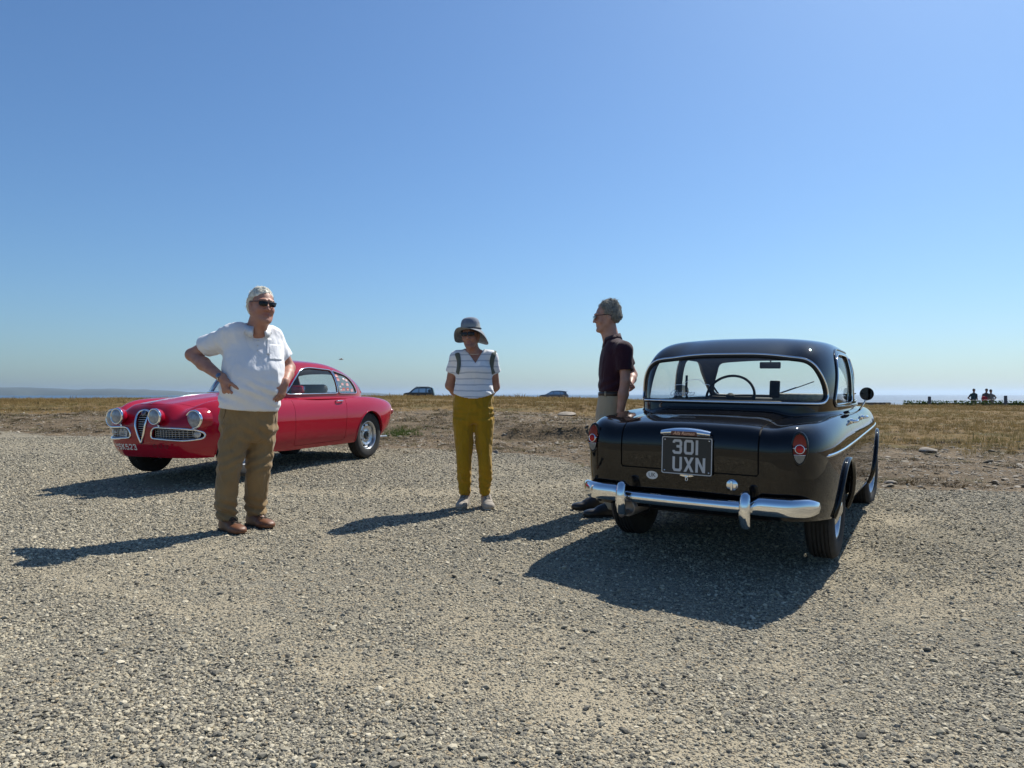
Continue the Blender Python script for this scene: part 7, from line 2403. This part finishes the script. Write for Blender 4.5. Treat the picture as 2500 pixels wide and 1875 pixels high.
# low walls on the right, built of stones, with ivy
WSTONE = mat('wall_stone', (.13, .12, .10), .95, var=.35, vscale=3, bump=.6, bscale=20)
IVY = varied('ivy_leaf', [(0, (.035, .085, .015)), (.6, (.07, .13, .025)), (1, (.12, .16, .05))], trans=.2)
def wall(px0, px1, d, ytop, yfoot, label, ivy):
    x0, x1 = (px0 - 1250) / 1733 * d, (px1 - 1250) / 1733 * d
    zt = 1 - (ytop - 962) * d / 1733; zb = 1 - (yfoot - 962) * d / 1733 - .25
    root = thing('stone_wall', label, 'wall', ((x0 + x1) / 2, d, zb))
    rs_ = np.random.RandomState(int(px0)); h = zt - zb; L_ = x1 - x0
    core = MB().box((0, .0, h * .47), (L_ - .06, .30, h * .92)); core.build('wall_core', WSTONE, root, smooth=False)
    protos_ = []
    for k in range(4):
        v, f = rock_shape(700 + k, 1, .8, .15); v = np.clip(v, -.8, .8)
        me = bpy.data.meshes.new('wall_stone'); me.from_pydata((v / np.abs(v).max(0) * .5).tolist(), [], f); me.materials.append(WSTONE); protos_.append(me)
    z = 0; 
    while z < h - .04:
        hh = min(rs_.uniform(.11, .17), h - z); x = -L_ / 2
        while x < L_ / 2 - .05:
            ww = min(rs_.uniform(.18, .42), L_ / 2 - x)
            o = bpy.data.objects.new('stone', protos_[rs_.randint(4)]); COL.objects.link(o); o.parent = root
            o.location = (x + ww / 2, -.13 + rs_.uniform(-.02, .02), z + hh / 2); o.scale = (ww * 1.02, .16, hh * 1.04)
            x += ww
        z += hh
    return root, x0, x1, zt, zb
wall(2095, 2172, 50, 981, 993, 'short ruined stone wall beyond the black car bonnet', .2)
W2 = wall(2207, 2560, 51, 982, 991, 'long low stone wall overgrown with ivy by the fence posts', 1)
n_ = 2600
x = rs.uniform(W2[1] - .2, W2[2] + .2, n_); hgt = rs.rand(n_) ** .7
ivn = noise2(x, x * 0, .6, 51, 3)
keep = rs.rand(n_) < np.clip(.7 + .8 * ivn, .2, 1)
x, hgt = x[keep], hgt[keep]
lf = [proto('leaf', [(0, -.5, 0), (.35, -.1, .06), (.28, .35, .0), (0, .5, -.08), (-.28, .35, .0), (-.35, -.1, .06)], [(0, 1, 2, 3), (0, 3, 4, 5)], IVY)]
k_ = len(x)
scatter('ivy', np.stack([x, np.full(k_, 50.72) + rs.uniform(-.06, .12, k_), W2[4] + .12 + hgt * (W2[3] - W2[4] - .02)], 1), np.stack([R(70) + rs.normal(0, .4, k_), rs.normal(0, .5, k_), rs.normal(0, .8, k_)], 1),
        np.full((k_, 3), .11) * rs.uniform(.6, 1.3, (k_, 1)), np.zeros(k_, int), lf)

# fence posts and wire
POST = mat('post_wood', (.11, .115, .12), .9, var=.3, vscale=10, bump=.5)
posts = []
for k, (px, yt, yb, d) in enumerate(((2268.5, 968, 989, 49.5), (2455, 966, 992, 48.5))):
    x0 = (px - 1250) / 1733 * d; zt = 1 - (yt - 962) * d / 1733; zb = 1 - (yb - 962) * d / 1733 - .3
    mb = MB().lathe([(.10, 0), (.105, .2), (.10, zt - zb - .01), (.092, zt - zb), (0, zt - zb + .004)], 14, cap=True)
    v = np.array(mb.v); v[:, :2] *= (1 + .05 * fbm(v * 9, 2))[:, None]
    po = mk('fence_post', v, mb.f, POST, None, loc=(x0, d, zb), rot=(0, R(.8 * (1 - 2 * k)), 0))
    tag(po, ('weathered fence post nearer the black car, left of the seated walkers', 'weathered fence post at the edge of the view, beyond the walkers')[k], 'fence post', 'fence posts along the cliff path')
    posts.append((x0, d, zt))
wp = [((2100 - 1250) / 1733 * 51, 51, 1 - (977.5 - 962) * 51 / 1733)] + [(p[0], p[1] - .1, p[2] - .24) for p in posts] + [((2640 - 1250) / 1733 * 47, 47, .62)]
pts = []
for a, b_ in zip(wp[:-1], wp[1:]):
    for t in np.linspace(0, 1, 14)[:-1]:
        q = np.array(a) * (1 - t) + np.array(b_) * t; q[2] -= .05 * 4 * t * (1 - t); pts.append(q)
wire = MB().tube(pts, .0055, 5).build('fence_wire', mat('wire', (.2, .2, .2), .5, .7), None)
tag(wire, 'thin sagging wire strung between the weathered fence posts', 'wire')

# three walkers resting behind the wall
def walker(px, d, ytop, ybase, label, shirt_col, lean, arms, tall, pack=None, hairc=(.03, .025, .02)):
    x0 = (px - 1250) / 1733 * d; zt = 1 - (ytop - 962) * d / 1733
    O = (x0, d, zt - tall)
    T = tall
    g = Field((-.6, -.4, 0), (.6, .4, T + .05), .016)
    hd = np.array((lean, 0, T - .12))
    g.ell(hd, (.080, .098, .118), None, 0); g.cap(hd, (lean * .7, 0, T - .36), .055, .06, .02)
    g.loft([(T - .95, 0, 0, .15, .11), (T - .8, 0, 0, .16, .12), (T - .6, lean * .4, 0, .165, .11), (T - .42, lean * .6, 0, .17, .10), (T - .30, lean * .7, 0, .09, .07)], (1, 0), .04)
    for a in arms: g.chain([np.array(q) + np.array((lean * .6, 0, T)) for q in a], [.055, .045, .038], .02)
    for s in (-1, 1): g.chain([(s * .085, 0, T - .92), (s * .09, -.02, T - 1.32), (s * .09, 0, .05)], [.085, .06, .05], .04)
    g.ell((.09, -.06, .04), (.05, .13, .045), None, .02); g.ell((-.09, -.06, .04), (.05, .13, .045), None, .02)
    V, Q = g.mesh()
    b = mk('person', V, Q, skin_mat('walker_skin', (.30, .17, .12)), None, loc=O, attrs={'tint': np.ones((len(V), 3))})
    tag(b, label, 'person')
    g = Field((-.6, -.4, T - 1.0), (.6, .4, T - .2), .016)
    g.loft([(T - .95, 0, 0, .172, .13), (T - .8, 0, 0, .178, .135), (T - .6, lean * .4, 0, .185, .128), (T - .42, lean * .6, 0, .19, .115), (T - .31, lean * .7, 0, .11, .08)], (1, 0), .04)
    for a in arms:
        q = [np.array(p_) + np.array((lean * .6, 0, T)) for p_ in a]; g.cap(q[0], q[0] * .45 + q[1] * .55, .07, .062, .03)
    V, Q = g.mesh(); mk('shirt', V, Q, cloth('walker_shirt', shirt_col, var=.15), b)
    g = Field((-.3, -.3, T - .35), (.3, .3, T + .06), .014)
    g.ell(hd + (0, .012, .03), (.092, .108, .108), None, 0); g.half(hd + (0, -.05, .0), (0, -1, -.35))
    g.warp(lambda q: .012 * fbm(q * 14, 2)); V, Q = g.mesh(); mk('hair', V, Q, mat('walker_hair', hairc, .8), b)
    g = Field((-.3, -.3, 0), (.3, .3, T - .85), .02)
    for s in (-1, 1): g.chain([(s * .085, 0, T - .92), (s * .09, -.02, T - 1.32), (s * .09, 0, .12)], [.10, .08, .07], .04)
    V, Q = g.mesh(); mk('trousers', V, Q, cloth('walker_trousers', (.05, .055, .06)), b)
    return b, O
HIPL = [(-.19, 0, -.42), (-.40, .03, -.68), (-.20, -.05, -.86)]
HIPR = [(.19, 0, -.42), (.38, .03, -.60), (.17, -.05, -.80)]
DN = [(.19, 0, -.42), (.24, .0, -.72), (.20, -.08, -.95)]
DNL = [(-.19, 0, -.42), (-.28, .0, -.70), (-.14, -.14, -.80)]
walker(2376, 52.5, 949, 984, 'far-off person in dark teal, one elbow out, behind the ivy wall', (.03, .065, .075), .05, [HIPL, DN], 1.72)
walker(2404, 52.3, 949, 984, 'far-off person leaning in, red bag held at the chest', (.09, .085, .09), .14, [DNL, DN], 1.74)
walker(2419.5, 52.9, 951, 984, 'far-off person with bushy hair and grey top, elbow out', (.20, .185, .175), -.02, [HIPR, DNL], 1.66, hairc=(.06, .04, .03))
# red bag
d = 52.0; bx = (2403 - 1250) / 1733 * d
g = Field((-.3, -.2, -.35), (.3, .2, .35), .016); g.ell((0, 0, 0), (.20, .10, .20), None, 0, e=3); g.warp(folds(.01, 6, 2))
V, Q = g.mesh(); rb = mk('red_bag', V, Q, cloth('red_bag_cloth', (.38, .02, .035), wr=.6), None, loc=(bx, d, 1 - (974.5 - 962) * d / 1733))
tag(rb, 'bright red bag held by the far-off leaning person', 'bag')

# sailing boat on the bay and a gull
sx, sd_ = (173 - 1250) / 1733, 2600.
bt = thing('sailing_boat', 'tiny dark sailing boat far out on the blue bay', 'boat', (sx * sd_, sd_, SEA_Z))
MB().prism([(-5, -1.2), (4, -1.4), (6.5, 0), (4, 1.4), (-5, 1.2)], -.4, 1.1).build('hull', mat('boat_hull', (.10, .11, .13), .6), bt, smooth=False)
MB().tube([(0, 0, 1), (0, 0, 12.2)], .12, 6).build('mast', mat('boat_mast', (.2, .2, .2), .5), bt)
MB().prism([(-.1, 1.6), (-4.6, 1.9), (-.1, 11.8)], -.04, .04, np.array(Matrix.Rotation(math.pi / 2, 4, 'X'))).build('sail', mat('boat_sail', (.05, .06, .08), .8), bt, smooth=False)
gd = 60.; gp = np.array(((833 - 1250) / 1733 * gd, gd, 1 - (877 - 962) * gd / 1733))
gull = thing('gull', 'small grey gull gliding in the sky above the red car', 'bird', gp)
GU = mat('gull_feathers', (.55, .56, .57), .8, var=.2); GD = mat('gull_wing', (.34, .345, .35), .8)
MB().lathe([(0, -.20), (.03, -.16), (.055, -.05), (.06, .05), (.045, .14), (.03, .18), (.012, .21), (0, .215)], 12, frame((0, 0, 0), (-1, .2, 0)), cap=False).build('body', GU, gull)
for s in (-1, 1):
    pts_ = bez([(0, 0, .02), (.05, s * .22, .07), (.02, s * .42, .05), (-.10 * -1, s * .62, .0)], 5)
    MB().tube(pts_, np.linspace(.07, .012, len(pts_)), 6, flat=.18, up=(0, 0, 1)).build('wing', GD, gull)

# flat stones one can pick out on the dirt margin
ROCKM = mat('pale_rock', (.26, .225, .18), .95, var=.35, vscale=6, bump=.8, bscale=25, bdist=.01)
big = [((2265, 1103), .155, .40, 'broad pale flat stone lying on the dirt beside the black car', 801),
       ((2172, 1180), .055, .6, 'small rounded tan stone on the dirt near the black car front wheel', 802),
       ((1386, 1014), .22, .35, 'long flat stone in the grass between woman and dark-shirted man', 803),
       ((1210, 1106), .06, .6, 'small pale stone on the earth beside the mustard trousers', 804),
       ((2232, 1121), .07, .5, 'small flat stone just in front of the broad pale one', 805)]
for (px, py), s_, fl_, lb, sd in big:
    lo_, hi_ = 4., 40.
    for _ in range(50):
        m_ = .5 * (lo_ + hi_); xx = (px - 1250) / 1733 * m_
        if 962 + 1733 * (1 - gz(xx, m_)) / m_ > py: lo_ = m_
        else: hi_ = m_
    xx = (px - 1250) / 1733 * m_
    v, f = rock_shape(sd, 3, fl_)
    o = mk('rock', v * s_ * np.array([1.25, .9, 1]), f, ROCKM, None, loc=(xx, m_, gz(xx, m_) + s_ * fl_ * .25), rot=(0, 0, sd * 1.3))
    tag(o, lb, 'stone', 'loose stones'); sharp(o, 30)
